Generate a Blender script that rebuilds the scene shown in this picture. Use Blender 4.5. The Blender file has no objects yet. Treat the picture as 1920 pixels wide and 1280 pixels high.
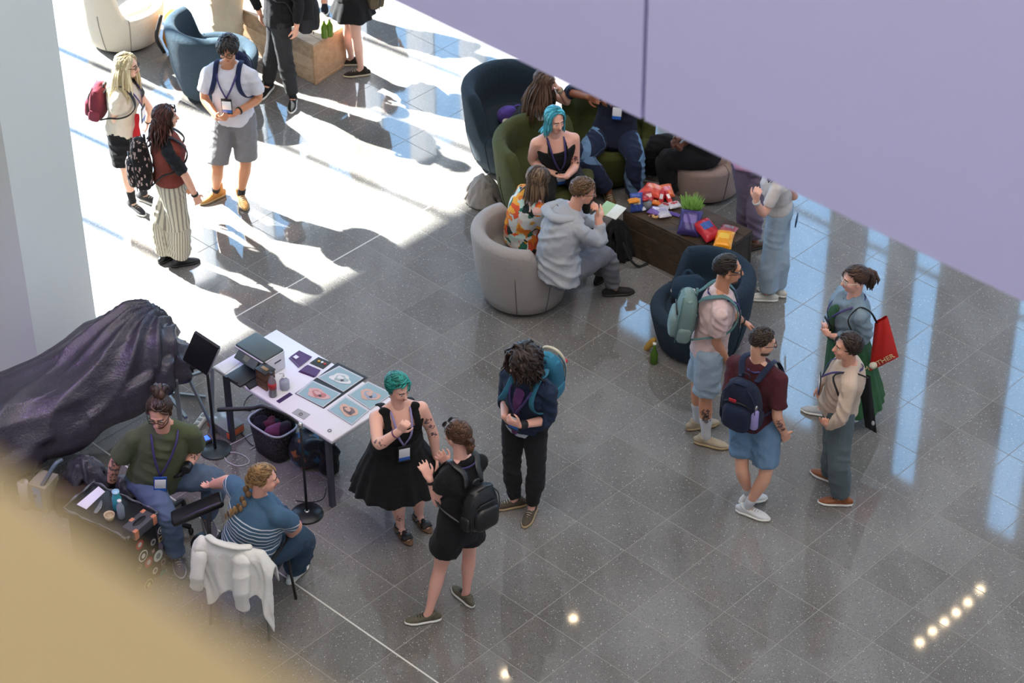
import bpy, bmesh, math, random
import numpy as np
from mathutils import Vector, Matrix

# ---------------------------------------------------------------- camera, world, sun, lights, exposure
SC = bpy.context.scene
COL = SC.collection
FPX, PITCH, ROLL, CAM_H = 4447.57, 0.642571, -0.0072216, 12.266
AZ = -0.766804                      # direction of the floor grid
TILE = 0.5
I0, J0 = 24.7612, -22.9022          # grid indices under the camera
_c, _s = math.cos(PITCH), math.sin(PITCH)
_cr, _sr = math.cos(ROLL), math.sin(ROLL)
FW = np.array([0, _c, -_s]); UP0 = np.array([0, _s, _c]); RT0 = np.array([1.0, 0, 0])
RT = RT0 * _cr + UP0 * _sr
UP = -RT0 * _sr + UP0 * _cr
CAMP = np.array([0, 0, CAM_H])
cam = bpy.data.cameras.new('camera')
cam.sensor_width = 36.0
cam.lens = 36.0 * FPX / 1920.0
cam.clip_start = 0.05
cam.clip_end = 300
cam.dof.use_dof = True
cam.dof.focus_distance = 18.0
cam.dof.aperture_fstop = 3.2
camo = bpy.data.objects.new('camera', cam)
COL.objects.link(camo)
camo.matrix_world = Matrix(((RT[0], UP[0], -FW[0], 0), (RT[1], UP[1], -FW[1], 0), (RT[2], UP[2], -FW[2], CAM_H), (0, 0, 0, 1)))
SC.camera = camo

U = np.array([math.cos(AZ), math.sin(AZ), 0.0])     # floor grid, towards lower right of the picture
V = np.array([-math.sin(AZ), math.cos(AZ), 0.0])    # floor grid, towards upper right
def grid(i, j, z=0.0):
    return U * (i - I0) * TILE + V * (j - J0) * TILE + np.array([0, 0, z])

W = bpy.data.worlds.new('sky'); SC.world = W
W.use_nodes = True
bg = W.node_tree.nodes['Background']
bg.inputs[0].default_value = (0.34, 0.62, 1.0, 1)
bg.inputs[1].default_value = 7.0

def lamp(name, kind, loc, target, energy, color=(1, 1, 1), **kw):
    L = bpy.data.lights.new(name, kind); L.energy = energy; L.color = color
    for k, v in kw.items(): setattr(L, k, v)
    o = bpy.data.objects.new(name, L); COL.objects.link(o)
    o.location = loc
    d = Vector(target) - Vector(loc)
    o.rotation_euler = d.to_track_quat('-Z', 'Y').to_euler()
    return o
_sa = AZ + math.radians(6.0)
SUN_EL = math.radians(38)
_sd = np.array([math.cos(_sa) * math.cos(SUN_EL), math.sin(_sa) * math.cos(SUN_EL), -math.sin(SUN_EL)])
lamp('sun', 'SUN', (-12, 30, 20), tuple(np.array([-12, 30, 20]) + _sd), 60.0, (1.0, 0.95, 0.88), angle=math.radians(0.8))
lamp('ceiling_panel', 'AREA', (1.0, 9.0, 14.6), (1.0, 9.0, 0), 1700.0, (1.0, 0.9, 0.79), shape='RECTANGLE', size=14, size_y=14)  # unseen area lamp under the ceiling, added as warm ambient fill
lamp('booth_light', 'SPOT', (-4.6, 13.0, 5.5), (-3.2, 14.6, 0), 420.0, (0.45, 0.25, 1.0), spot_size=math.radians(50), spot_blend=0.9, shadow_soft_size=0.2)
SC.view_settings.view_transform = 'Standard'
SC.view_settings.look = 'None'
SC.view_settings.exposure = 0.0
SC.view_settings.gamma = 1.0
SC.view_settings.use_curve_mapping = False

# ---------------------------------------------------------------- placing from known sight lines
def ray(px, py):
    r, u = (px - 960) / FPX, (640 - py) / FPX
    return FW + RT * r + UP * u
def G(px, py, z=0.0):
    d = ray(px, py); return CAMP + d * ((z - CAM_H) / d[2])
def Y(px, py, y):
    d = ray(px, py); return CAMP + d * (y / d[1])
def nrm(v):
    v = np.asarray(v, float); return v / (np.linalg.norm(v) + 1e-12)
def yawv(deg):
    a = math.radians(deg); return np.array([math.cos(a), math.sin(a), 0.0])
ZU = np.array([0, 0, 1.0])

# ---------------------------------------------------------------- materials
MATS = {}
def lin(c):
    if isinstance(c, str):
        c = [int(c[i:i + 2], 16) / 255 for i in (0, 2, 4)]
    return tuple(x / 12.92 if x <= 0.04045 else ((x + 0.055) / 1.055) ** 2.4 for x in c) + (1.0,)
class NT:
    def __init__(s, name):
        s.m = bpy.data.materials.new(name); s.m.use_nodes = True
        s.t = s.m.node_tree; s.b = s.t.nodes['Principled BSDF']
    def n(s, kind, **kw):
        x = s.t.nodes.new('ShaderNode' + kind)
        for k, v in kw.items():
            if k.startswith('_'): setattr(x, k[1:], v)
        return x
    def set(s, x, **kw):
        for k, v in kw.items():
            x.inputs[k].default_value = v
        return x
    def l(s, a, b): s.t.links.new(a, b)
    def math(s, op, a, b=None, c=None):
        x = s.t.nodes.new('ShaderNodeMath'); x.operation = op
        for i, v in enumerate((a, b, c)):
            if v is None: continue
            if hasattr(v, 'links'): s.l(v, x.inputs[i])
            else: x.inputs[i].default_value = v
        return x.outputs[0]
    def mix(s, f, a, b):
        x = s.t.nodes.new('ShaderNodeMix'); x.data_type = 'RGBA'
        for i, v in ((0, f), (6, a), (7, b)):
            if hasattr(v, 'links'): s.l(v, x.inputs[i])
            else: x.inputs[i].default_value = v
        return x.outputs[2]
    def noise(s, scale, detail=3, vec=None, rough=0.5):
        x = s.t.nodes.new('ShaderNodeTexNoise')
        x.inputs['Scale'].default_value = scale; x.inputs['Detail'].default_value = detail
        x.inputs['Roughness'].default_value = rough
        if vec is not None: s.l(vec, x.inputs['Vector'])
        return x.outputs['Fac']
    def ramp(s, f, stops, interp='LINEAR'):
        x = s.t.nodes.new('ShaderNodeValToRGB'); x.color_ramp.interpolation = interp
        e = x.color_ramp.elements
        while len(e) < len(stops): e.new(0.5)
        for k, (p, c) in enumerate(stops): e[k].position = p; e[k].color = c
        s.l(f, x.inputs[0]); return x.outputs[0]
    def coord(s, which='Object'):
        return s.t.nodes.new('ShaderNodeTexCoord').outputs[which]
    def attr(s, name, out='Fac'):
        x = s.t.nodes.new('ShaderNodeAttribute'); x.attribute_name = name; return x.outputs[out]
    def bump(s, h, strength=0.3, dist=0.01):
        x = s.t.nodes.new('ShaderNodeBump'); x.inputs['Strength'].default_value = strength
        x.inputs['Distance'].default_value = dist
        s.l(h, x.inputs['Height']); s.l(x.outputs[0], s.b.inputs['Normal'])

def mul(c, k): return tuple(min(1, x * k) for x in c[:3]) + (1.0,)
def plain(name, col, rough=0.5, metal=0.0, spec=0.5, var=0.12, scale=25, bump=0.0, bscale=200, emit=None, alpha=None, trans=0.0, coat=0.0):
    if name in MATS: return MATS[name]
    t = NT(name); c = lin(col)
    f = t.noise(scale, 4, t.coord())
    t.l(t.mix(f, mul(c, 1 - var), mul(c, 1 + var)), t.b.inputs['Base Color'])
    t.set(t.b, Roughness=rough, Metallic=metal)
    t.b.inputs['Specular IOR Level'].default_value = spec
    if bump: t.bump(t.noise(bscale, 3, t.coord()), bump, 0.004)
    if coat: t.b.inputs['Coat Weight'].default_value = coat
    if trans: t.b.inputs['Transmission Weight'].default_value = trans
    if alpha is not None: t.b.inputs['Alpha'].default_value = alpha
    if emit:
        t.b.inputs['Emission Color'].default_value = lin(emit[0]); t.b.inputs['Emission Strength'].default_value = emit[1]
    MATS[name] = t.m; return t.m
def cloth(name, col, var=0.12, rough=0.9, weave=0.25, scale=9, pattern=None, sheen=0.04):
    if name in MATS: return MATS[name]
    t = NT(name); c = lin(col); co = t.coord()
    f = t.noise(scale, 5, co, 0.6)
    base = t.mix(f, mul(c, 1 - var), mul(c, 1 + var))
    if pattern: base = pattern(t, base, co)
    t.l(base, t.b.inputs['Base Color'])
    t.set(t.b, Roughness=rough)
    t.b.inputs['Specular IOR Level'].default_value = 0.25
    t.b.inputs['Sheen Weight'].default_value = sheen
    t.b.inputs['Sheen Roughness'].default_value = 0.5
    h = t.math('ADD', t.noise(420, 2, co), t.math('MULTIPLY', t.noise(24, 5, co, 0.65), 3.2))
    t.bump(h, weave * 1.6, 0.010)
    MATS[name] = t.m; return t.m
def skinmat(name, col):
    if name in MATS: return MATS[name]
    t = NT(name); c = lin(col); co = t.coord()
    f = t.noise(14, 4, co)
    warm = (min(1, c[0] * 1.08), c[1] * 0.88, c[2] * 0.82, 1)
    t.l(t.mix(f, mul(c, 1.05), warm), t.b.inputs['Base Color'])
    t.set(t.b, Roughness=0.52)
    t.b.inputs['Subsurface Weight'].default_value = 0.12
    t.b.inputs['Subsurface Radius'].default_value = (0.012, 0.005, 0.003)
    t.b.inputs['Subsurface Scale'].default_value = 1.0
    t.bump(t.noise(160, 3, co), 0.08, 0.003)
    MATS[name] = t.m; return t.m
def hairmat(name, col, col2=None):
    if name in MATS: return MATS[name]
    t = NT(name); c = lin(col); c2 = lin(col2) if col2 else mul(c, 1.7)
    f = t.attr('lock')
    t.l(t.mix(f, mul(c, 0.75), c2), t.b.inputs['Base Color'])
    t.set(t.b, Roughness=0.42)
    t.b.inputs['Specular IOR Level'].default_value = 0.4
    MATS[name] = t.m; return t.m

# ---------------------------------------------------------------- mesh helpers
def mk(name, vf, mat, parent=None, smooth=True, attrs=None, loc=None, flat_angle=None):
    """one mesh object; vf = (verts, faces); coordinates are world, shifted to the parent's origin"""
    v, f = vf
    v = np.asarray(v, np.float32).reshape(-1, 3)
    me = bpy.data.meshes.new(name)
    o = bpy.data.objects.new(name, me); COL.objects.link(o)
    if parent is not None:
        o.parent = parent
        v = v - np.array(world_loc(parent), np.float32)
    elif loc is not None:
        v = v - np.asarray(loc, np.float32); o.location = loc
    if isinstance(f, np.ndarray) and f.ndim == 2:
        n, k = f.shape
        me.vertices.add(len(v)); me.vertices.foreach_set('co', v.ravel())
        me.loops.add(n * k); me.loops.foreach_set('vertex_index', f.astype(np.int32).ravel())
        me.polygons.add(n); me.polygons.foreach_set('loop_start', np.arange(0, n * k, k, dtype=np.int32))
        me.update(calc_edges=True)
    else:
        me.from_pydata([tuple(x) for x in v.tolist()], [], [tuple(int(i) for i in x) for x in f])
    if mat is not None:
        for m in (mat if isinstance(mat, (list, tuple)) else [mat]): me.materials.append(m)
    if smooth: me.polygons.foreach_set('use_smooth', np.ones(len(me.polygons), bool))
    if attrs:
        for k, a in attrs.items():
            at = me.attributes.new(k, 'FLOAT', 'POINT'); at.data.foreach_set('value', np.asarray(a, np.float32))
    if flat_angle is not None and smooth:
        me.set_sharp_from_angle(angle=math.radians(flat_angle))
    return o
def world_loc(o):
    p = Vector(o.location)
    while o.parent: o = o.parent; p = p + Vector(o.location)
    return p
def empty(name, loc, label, cat, group=None):
    o = bpy.data.objects.new(name, None); COL.objects.link(o); o.location = tuple(loc)
    o.empty_display_size = 0.05
    o['label'] = label; o['category'] = cat
    if group: o['group'] = group
    return o
def tag(o, label, cat, group=None):
    o['label'] = label; o['category'] = cat
    if group: o['group'] = group
    return o
def join(*parts):
    vs, fs, n = [], [], 0
    for v, f in parts:
        v = np.asarray(v, float).reshape(-1, 3); vs.append(v)
        fs += [tuple(int(i) + n for i in x) for x in f]; n += len(v)
    return np.concatenate(vs), fs
def xf(vf, loc=(0, 0, 0), yaw=0.0, M=None, s=1.0):
    v, f = vf; v = np.asarray(v, float).reshape(-1, 3) * s
    if M is not None: v = v @ np.asarray(M, float).T
    if yaw:
        a = math.radians(yaw); R = np.array([[math.cos(a), -math.sin(a), 0], [math.sin(a), math.cos(a), 0], [0, 0, 1]])
        v = v @ R.T
    return v + np.asarray(loc, float), f
def tube(pts, ra, rb=None, side=None, n=12, rnd=False, mod=None):
    """closed tube through pts; ra across (along side), rb the other way"""
    P = np.asarray(pts, float); k = len(P)
    ra = np.broadcast_to(np.asarray(ra, float), (k,)); rb = ra if rb is None else np.broadcast_to(np.asarray(rb, float), (k,))
    T = np.gradient(P, axis=0) if k > 2 else np.repeat((P[1] - P[0])[None], 2, 0)
    T /= np.linalg.norm(T, axis=1, keepdims=True) + 1e-12
    if side is None:
        s = np.cross(T[0], [0, 0, 1.0]) if abs(T[0][2]) < 0.9 else np.array([1.0, 0, 0])
        S = []
        for t in T:
            s = s - t * np.dot(s, t); s /= np.linalg.norm(s) + 1e-12; S.append(s)
        S = np.array(S)
    else:
        S = np.broadcast_to(np.asarray(side, float), (k, 3)).copy()
        S -= T * (S * T).sum(1, keepdims=True); S /= np.linalg.norm(S, axis=1, keepdims=True) + 1e-12
    D = np.cross(T, S)
    if rnd:
        def endrings(i, sg):
            r = (ra[i] + rb[i]) / 2; out = []
            for q in (0.5, 0.87):
                out.append((P[i] + sg * T[i] * r * q, ra[i] * math.sqrt(1 - q * q), rb[i] * math.sqrt(1 - q * q), S[i], D[i]))
            return out
        one = rnd == 'start'
        rings = endrings(0, -1)[::-1] + [(P[i], ra[i], rb[i], S[i], D[i]) for i in range(k)] + ([] if one else endrings(k - 1, 1))
        tips = (P[0] - T[0] * (ra[0] + rb[0]) / 2, P[-1] if one else P[-1] + T[-1] * (ra[-1] + rb[-1]) / 2)
    else:
        rings = [(P[i], ra[i], rb[i], S[i], D[i]) for i in range(k)]; tips = (P[0], P[-1])
    a = np.linspace(0, 2 * np.pi, n, endpoint=False)
    ca, sa = np.cos(a), np.sin(a)
    if mod is None: mod = np.ones((len(rings), n))
    v = [p + m[:, None] * (x * ca[:, None] * s_ + y * sa[:, None] * d_) for (p, x, y, s_, d_), m in zip(rings, mod)]
    R = len(rings)
    v = np.concatenate(v + [tips[0][None], tips[1][None]])
    f = []
    for i in range(R - 1):
        for j in range(n):
            j2 = (j + 1) % n
            f.append((i * n + j, i * n + j2, (i + 1) * n + j2, (i + 1) * n + j))
    for j in range(n):
        j2 = (j + 1) % n
        f.append((R * n, j2, j)); f.append((R * n + 1, (R - 1) * n + j, (R - 1) * n + j2))
    return v, f
def ell(c, r, M=None, n=14, m=9, e=1.0):
    """ellipsoid (or superellipsoid, e<1 boxier)"""
    th = np.linspace(0, np.pi, m + 1)[1:-1]; ph = np.linspace(0, 2 * np.pi, n, endpoint=False)
    def pw(x): return np.sign(x) * np.abs(x) ** e
    v = [(pw(np.sin(t)) * pw(np.cos(ph)), pw(np.sin(t)) * pw(np.sin(ph)), np.full(n, pw(np.cos(t)))) for t in th]
    v = np.concatenate([np.stack(x, 1) for x in v] + [np.array([[0, 0, 1.0], [0, 0, -1.0]])]) * np.asarray(r, float)
    if M is not None: v = v @ np.asarray(M, float).T
    v = v + np.asarray(c, float); R = m - 1; f = []
    for i in range(R - 1):
        for j in range(n):
            j2 = (j + 1) % n; f.append((i * n + j, (i + 1) * n + j, (i + 1) * n + j2, i * n + j2))
    for j in range(n):
        j2 = (j + 1) % n; f.append((R * n, j, j2)); f.append((R * n + 1, (R - 1) * n + j2, (R - 1) * n + j))
    return v, f
def lathe(prof, n=32, c=(0, 0, 0)):
    P = np.asarray(prof, float); a = np.linspace(0, 2 * np.pi, n, endpoint=False); v = []
    for r, z in P: v.append(np.stack([r * np.cos(a), r * np.sin(a), np.full(n, z)], 1))
    v = np.concatenate(v + [np.array([[0, 0, P[0][1]], [0, 0, P[-1][1]]])]) + np.asarray(c, float)
    f = []; R = len(P)
    for i in range(R - 1):
        for j in range(n):
            j2 = (j + 1) % n; f.append((i * n + j, i * n + j2, (i + 1) * n + j2, (i + 1) * n + j))
    for j in range(n):
        j2 = (j + 1) % n; f.append((R * n, j2, j)); f.append((R * n + 1, (R - 1) * n + j, (R - 1) * n + j2))
    return v, f
def rbox(sx, sy, sz, r=0.01, c=(0, 0, 0), seg=2):
    """rounded box, centred on c"""
    bm = bmesh.new(); bmesh.ops.create_cube(bm, size=1.0)
    for q in bm.verts: q.co = (q.co.x * sx, q.co.y * sy, q.co.z * sz)
    if r > 0: bmesh.ops.bevel(bm, geom=bm.edges[:], offset=min(r, 0.49 * min(sx, sy, sz)), segments=seg, profile=0.5, affect='EDGES')
    bm.verts.index_update()
    v = np.array([q.co[:] for q in bm.verts]) + np.asarray(c, float); f = [tuple(q.index for q in p.verts) for p in bm.faces]
    bm.free(); return v, f
def box(sx, sy, sz, c=(0, 0, 0)): return rbox(sx, sy, sz, 0, c)
def beam(a, b, w, h, side=None):
    """square bar between two points"""
    a, b = np.asarray(a, float), np.asarray(b, float); t = nrm(b - a)
    s = np.cross(t, [0, 0, 1.0]) if side is None else np.asarray(side, float)
    if np.linalg.norm(s) < 1e-3: s = np.array([1.0, 0, 0])
    s = nrm(s - t * np.dot(s, t)); d = np.cross(t, s); v = []
    for p in (a, b):
        for x, y in ((-1, -1), (1, -1), (1, 1), (-1, 1)): v.append(p + s * x * w / 2 + d * y * h / 2)
    return np.array(v), [(0, 3, 2, 1), (4, 5, 6, 7), (0, 1, 5, 4), (1, 2, 6, 5), (2, 3, 7, 6), (3, 0, 4, 7)]
def path(pts, n=24):
    """smooth curve through the points (Catmull-Rom)"""
    P = np.asarray(pts, float); P = np.vstack([2 * P[0] - P[1], P, 2 * P[-1] - P[-2]]); out = []
    k = len(P) - 3
    for t in np.linspace(0, k - 1e-6, n):
        i = int(t); u = t - i; a, b, c, d = P[i:i + 4]
        out.append(0.5 * ((2 * b) + (c - a) * u + (2 * a - 5 * b + 4 * c - d) * u * u + (3 * b - a - 3 * c + d) * u ** 3))
    return np.array(out)

_tmp_me = bpy.data.meshes.new('tmp'); _tmp = bpy.data.objects.new('tmp', _tmp_me)
_rm = _tmp.modifiers.new('r', 'REMESH'); _rm.mode = 'VOXEL'
def remesh(geo, vox, smooth=5, k=0.5, keep=None):
    """union of closed pieces as one even skin of quads, relaxed"""
    v, f = join(*geo)
    me = bpy.data.meshes.new('t'); me.from_pydata([tuple(x) for x in v.tolist()], [], f)
    old = _tmp.data; _tmp.data = me
    if old.users == 0: bpy.data.meshes.remove(old)
    _rm.voxel_size = vox
    if _tmp.name not in COL.objects: COL.objects.link(_tmp)
    dg = bpy.context.evaluated_depsgraph_get(); dg.update()
    em = _tmp.evaluated_get(dg).to_mesh()
    n = len(em.vertices); V_ = np.empty(n * 3, np.float32); em.vertices.foreach_get('co', V_); V_ = V_.reshape(-1, 3).astype(float)
    F_ = np.empty(len(em.loops), np.int32); em.loops.foreach_get('vertex_index', F_)
    F_ = F_.reshape(-1, 4)
    E_ = np.empty(len(em.edges) * 2, np.int32); em.edges.foreach_get('vertices', E_); E_ = E_.reshape(-1, 2)
    _tmp.evaluated_get(dg).to_mesh_clear()
    COL.objects.unlink(_tmp)
    deg = np.bincount(E_.ravel(), minlength=n).astype(float); deg[deg == 0] = 1
    w = np.full(n, k) if keep is None else k * (1 - keep(V_))
    for _ in range(smooth):
        acc = np.stack([np.bincount(E_[:, 0], V_[E_[:, 1], c], n) + np.bincount(E_[:, 1], V_[E_[:, 0], c], n) for c in range(3)], 1)
        V_ += w[:, None] * (acc / deg[:, None] - V_)
    return V_, F_
def normals(V_, F_):
    a = V_[F_[:, 2]] - V_[F_[:, 0]]; b = V_[F_[:, 3]] - V_[F_[:, 1]]
    N = np.cross(a, b); out = np.zeros_like(V_)
    for c in range(3):
        out[:, c] = sum(np.bincount(F_[:, q], N[:, c], len(V_)) for q in range(4))
    return out / (np.linalg.norm(out, axis=1, keepdims=True) + 1e-12)
def wob(P, freq, seed, k=4):
    r = np.random.RandomState(seed); o = np.zeros(len(P))
    for _ in range(k):
        d = r.normal(size=3); d /= np.linalg.norm(d); fr = freq * (0.6 + 0.9 * r.rand())
        o += np.sin(P @ d * fr + r.rand() * 6.28)
    return o / k * 1.6
# ---------------------------------------------------------------- the hall
def terrazzo():
    t = NT('terrazzo'); g = t.n('NewGeometry'); pos = g.outputs['Position']
    cloud = t.noise(0.9, 4, pos); streak = t.n('Mapping'); t.l(pos, streak.inputs['Vector'])
    streak.inputs['Rotation'].default_value = (0, 0, -AZ); streak.inputs['Scale'].default_value = (2.6, 0.5, 1)
    st = t.noise(1.0, 4, streak.outputs[0])
    oi = t.n('ObjectInfo')
    a = t.math('ADD', t.math('MULTIPLY', cloud, 0.5), t.math('MULTIPLY', st, 0.5))
    a = t.math('ADD', a, t.math('MULTIPLY', t.math('SUBTRACT', oi.outputs['Random'], 0.5), 0.12))
    base = t.ramp(a, [(0.3, lin('5f5b56')), (0.5, lin('767370')), (0.7, lin('888683'))])
    fine = t.noise(150, 3, pos)
    base = t.mix(t.math('MULTIPLY', t.math('SUBTRACT', fine, 0.42), 1.6), base, lin('565453'))
    def chips(scale, thr, size):
        v = t.n('TexVoronoi'); v.inputs['Scale'].default_value = scale; t.l(pos, v.inputs['Vector'])
        sp = t.n('SeparateColor'); t.l(v.outputs['Color'], sp.inputs[0])
        return t.math('MULTIPLY', t.math('GREATER_THAN', sp.outputs[0], thr), t.math('LESS_THAN', v.outputs['Distance'], size))
    base = t.mix(t.math('MULTIPLY', chips(110, 0.8, 0.36), 0.55), base, lin('aaa8a5'))
    base = t.mix(t.math('MULTIPLY', chips(64, 0.9, 0.26), 0.75), base, lin('d0cec8'))
    base = t.mix(t.math('MULTIPLY', chips(80, 0.86, 0.4), 0.5), base, lin('3a3838'))
    t.l(base, t.b.inputs['Base Color'])
    r = t.math('ADD', 0.02, t.math('MULTIPLY', cloud, 0.045)); t.l(r, t.b.inputs['Roughness'])
    t.b.inputs['Specular IOR Level'].default_value = 0.7
    return t.m
TZ = terrazzo()
GROUT = plain('grout', '918e8a', 0.7); STRIP = plain('joint_strip', 'cfccc4', 0.5, var=0.04)
floor_c = G(960, 640)
FL = 17.0
fm = np.stack([U, V, ZU], 1)
floor = mk('floor', xf(box(44, 44, 0.2, (0, 0, -0.1012)), grid(-4, 4), M=fm), GROUT, loc=tuple(grid(-4, 4)))
floor['kind'] = 'structure'
def onscreen(p):
    d = p - CAMP; z = d @ FW; return 960 + FPX * (d @ RT) / z, 640 - FPX * (d @ UP) / z, z
cells = []
for i in range(-40, 34):
    for j in range(-36, 44):
        c = grid(i + 0.5, j + 0.5)
        if c[1] < 9: continue
        x, y, z = onscreen(c)
        if -110 < x < 2030 and -90 < y < 1390:
            hid = y > 880 + 0.72 * x + 60 or y < (x - 755) * 0.4764 - 60 or (x < 100 + 0.14 * y - 60 and y < 640)
            cells.append((hid, z, i, j))
        elif c[1] < 40: cells.append((True, z + 100, i, j))
cells.sort()
near = [(i, j) for h, z, i, j in cells[:300]]; far = [(i, j) for h, z, i, j in cells[300:]]
tb = rbox(TILE - 0.0055, TILE - 0.0055, 0.02, 0.0006, (0, 0, -0.01), 1)
tile0 = mk('tile', xf(tb, grid(near[0][0] + .5, near[0][1] + .5), M=fm), TZ, floor, smooth=False)
fo = world_loc(floor)
_c0 = Vector(grid(near[0][0] + .5, near[0][1] + .5))
for i, j in near[1:]:
    o = tile0.copy(); COL.objects.link(o); o.location = Vector(grid(i + .5, j + .5)) - _c0
s2 = (TILE - 0.0055) / 2; tv = []; tf = []
for k, (i, j) in enumerate(far):
    c = grid(i + .5, j + .5)
    for a, b in ((-1, -1), (1, -1), (1, 1), (-1, 1)): tv.append(c + U * a * s2 + V * b * s2)
    tf.append((4 * k, 4 * k + 1, 4 * k + 2, 4 * k + 3))
o = mk('tile', (tv, tf), TZ, floor, smooth=False); o['kind'] = 'stuff'
for a, b in ((grid(-2, -30, 0.0006), grid(-2, 40, 0.0006)), (grid(-38, -6, 0.0006), grid(32, -6, 0.0006))):
    mk('joint_strip', beam(a, b, 0.013, 0.002), STRIP, floor, smooth=False)

WHITE = plain('white_paint', 'dfe0e2', 0.6, var=0.03, scale=3)
MUL = plain('mullion_metal', 'b8bcc0', 0.4, 0.3)
def glassmat():
    t = NT('window_glass'); tr = t.n('BsdfTransparent'); gl = t.n('BsdfGlossy'); gl.inputs['Roughness'].default_value = 0.02
    lw = t.n('LayerWeight'); fr = t.math('ADD', 0.04, t.math('MULTIPLY', t.math('POWER', lw.outputs['Facing'], 4.0), 0.5)); mx = t.n('MixShader')
    tr.inputs['Color'].default_value = (0.94, 0.97, 0.98, 1)
    t.l(fr, mx.inputs[0]); t.l(tr.outputs[0], mx.inputs[1]); t.l(gl.outputs[0], mx.inputs[2])
    t.l(mx.outputs[0], t.t.nodes['Material Output'].inputs['Surface']); return t.m
GLASS = glassmat()
def structure(o): o['kind'] = 'structure'; return o
# window wall towards the sun: glazed up to a header, mullions between
IW, JW, ZC = -18.0, 24.0, 15.0
HEAD = 6.85
g = []
def wbox(i0, i1, j0, j1, z0, z1):
    a, b = grid(i0, j0, z0), grid(i1, j1, z1); c = (a + b) / 2
    return xf(box(abs(i1 - i0) * TILE, abs(j1 - j0) * TILE, z1 - z0), c, M=fm)
g = [wbox(IW - 1, IW, -34, JW, HEAD, ZC), wbox(IW - 1, IW, -34, -5.4, 0, HEAD), wbox(IW - 1, IW, -34, JW, 0, 0.12)]
structure(mk('wall_left', join(*g), WHITE, smooth=False, loc=tuple(grid(IW, 0))))
n = 0
for j in np.arange(0.95 - 2.085 * 3, JW, 2.085):
    n += 1
    w = structure(mk('window_%d' % n, join(wbox(IW - 0.35, IW + 0.75, j - 0.025, j + 0.025, 0.12, HEAD), wbox(IW - 0.3, IW - 0.12, j, j + 2.085, 6.6, 6.65)), MUL, smooth=False, loc=tuple(grid(IW, j))))
    mk('pane', wbox(IW - 0.24, IW - 0.22, j + 0.055, min(j + 2.0, JW), 0.12, HEAD), GLASS, w, smooth=False)
# far wall with tall windows between piers
g = [wbox(-19, 34, JW, JW + .16, 10.6, ZC), wbox(-19, 34, JW, JW + .16, 0, 0.3)]
ops = [(-15.7, -14.3), (-9.35, -7.75), (-6.55, -5.7), (-4.85, -3.95), (-1.45, -0.4), (1.6, 2.7), (5.2, 6.0), (9.0, 10.2), (13.0, 14.2), (18.0, 19.3), (24.0, 25.3)]
e_ = -19
for a, b in ops + [(34, 34)]:
    g.append(wbox(e_, a, JW, JW + .16, 0.3, 10.6)); e_ = b
structure(mk('wall_back', join(*g), WHITE, smooth=False, loc=tuple(grid(0, JW))))
for a, b in ops:
    n += 1
    w = structure(mk('window_%d' % n, join(wbox(a, a + .05, JW + .04, JW + .14, .3, 10.6), wbox(b - .05, b, JW + .04, JW + .14, .3, 10.6), *[wbox(a, b, JW + .04, JW + .14, z, z + .06) for z in (3.4, 6.8)]), MUL, smooth=False, loc=tuple(grid(a, JW))))
    mk('pane', wbox(a + .05, b - .05, JW + .08, JW + .1, .3, 10.6), GLASS, w, smooth=False)
structure(mk('ceiling', wbox(IW - 1, 34, -34, JW + 1, ZC, ZC + 0.3), WHITE, smooth=False, loc=tuple(grid(0, 0, ZC))))
structure(mk('wall_right', wbox(33, 34, -34, JW, 0, ZC), WHITE, smooth=False, loc=tuple(grid(33, 0))))
structure(mk('wall_front', wbox(IW, 33, -35, -34, 0, ZC), WHITE, smooth=False, loc=tuple(grid(0, -34))))

# square column at the left, two faces in view
COLM = plain('column_paint', 'dbe2df', 0.55, var=0.02, scale=2)
cR = G(187, 648); cM = G(78, 716)
d1 = nrm(cM - cR); wd = np.linalg.norm(cM - cR); d2 = np.array([-d1[1], d1[0], 0.0])
if d2[1] < 0: d2 = -d2
cc = (cR + cM) / 2 + d2 * 0.5
CM_ = np.stack([d1, -d2, ZU], 1)
d1L = nrm(np.array([-0.9, -0.15, 0]))
pv = [cR, cM, cM + np.array([-1.3, 0.35, 0]), cM + np.array([-1.2, 1.6, 0]), cR + d2 * 1.0]
v = np.array([p * [1, 1, 0] for p in pv] + [p * [1, 1, 0] + [0, 0, ZC] for p in pv]); m = len(pv)
f = [tuple(range(m))[::-1], tuple(range(m, 2 * m))] + [(a, (a + 1) % m, m + (a + 1) % m, m + a) for a in range(m)]
structure(mk('wall_column', (v, f), COLM, smooth=False, loc=tuple(cc * [1, 1, 0])))

# lavender balcony fascia across the upper right
LAV = plain('lavender_panel', 'cdc8f2', 0.45, var=0.015, scale=1.5)
zb = 7.9
e0, e1, em = G(640, -55, zb), G(2300, 736, zb), G(1213.5, 219, zb)
FH = 4.2
bal = structure(mk('wall_balcony', beam(e0 + nrm(np.cross(ZU, U)) * 0.16 + [0, 0, FH / 2], e1 + nrm(np.cross(ZU, U)) * 0.16 + [0, 0, FH / 2], 0.2, FH, np.cross(ZU, U)), LAV, smooth=False, loc=tuple(em)))
dn = nrm(np.cross(ZU, U))
if dn[1] < 0: dn = -dn
for a, b in ((e0, em - U * 0.009), (em + U * 0.009, e1)):
    mk('panel', beam(a + [0, 0, FH / 2], b + [0, 0, FH / 2], 0.05, FH, np.cross(ZU, U)), LAV, bal, smooth=False)
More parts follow.
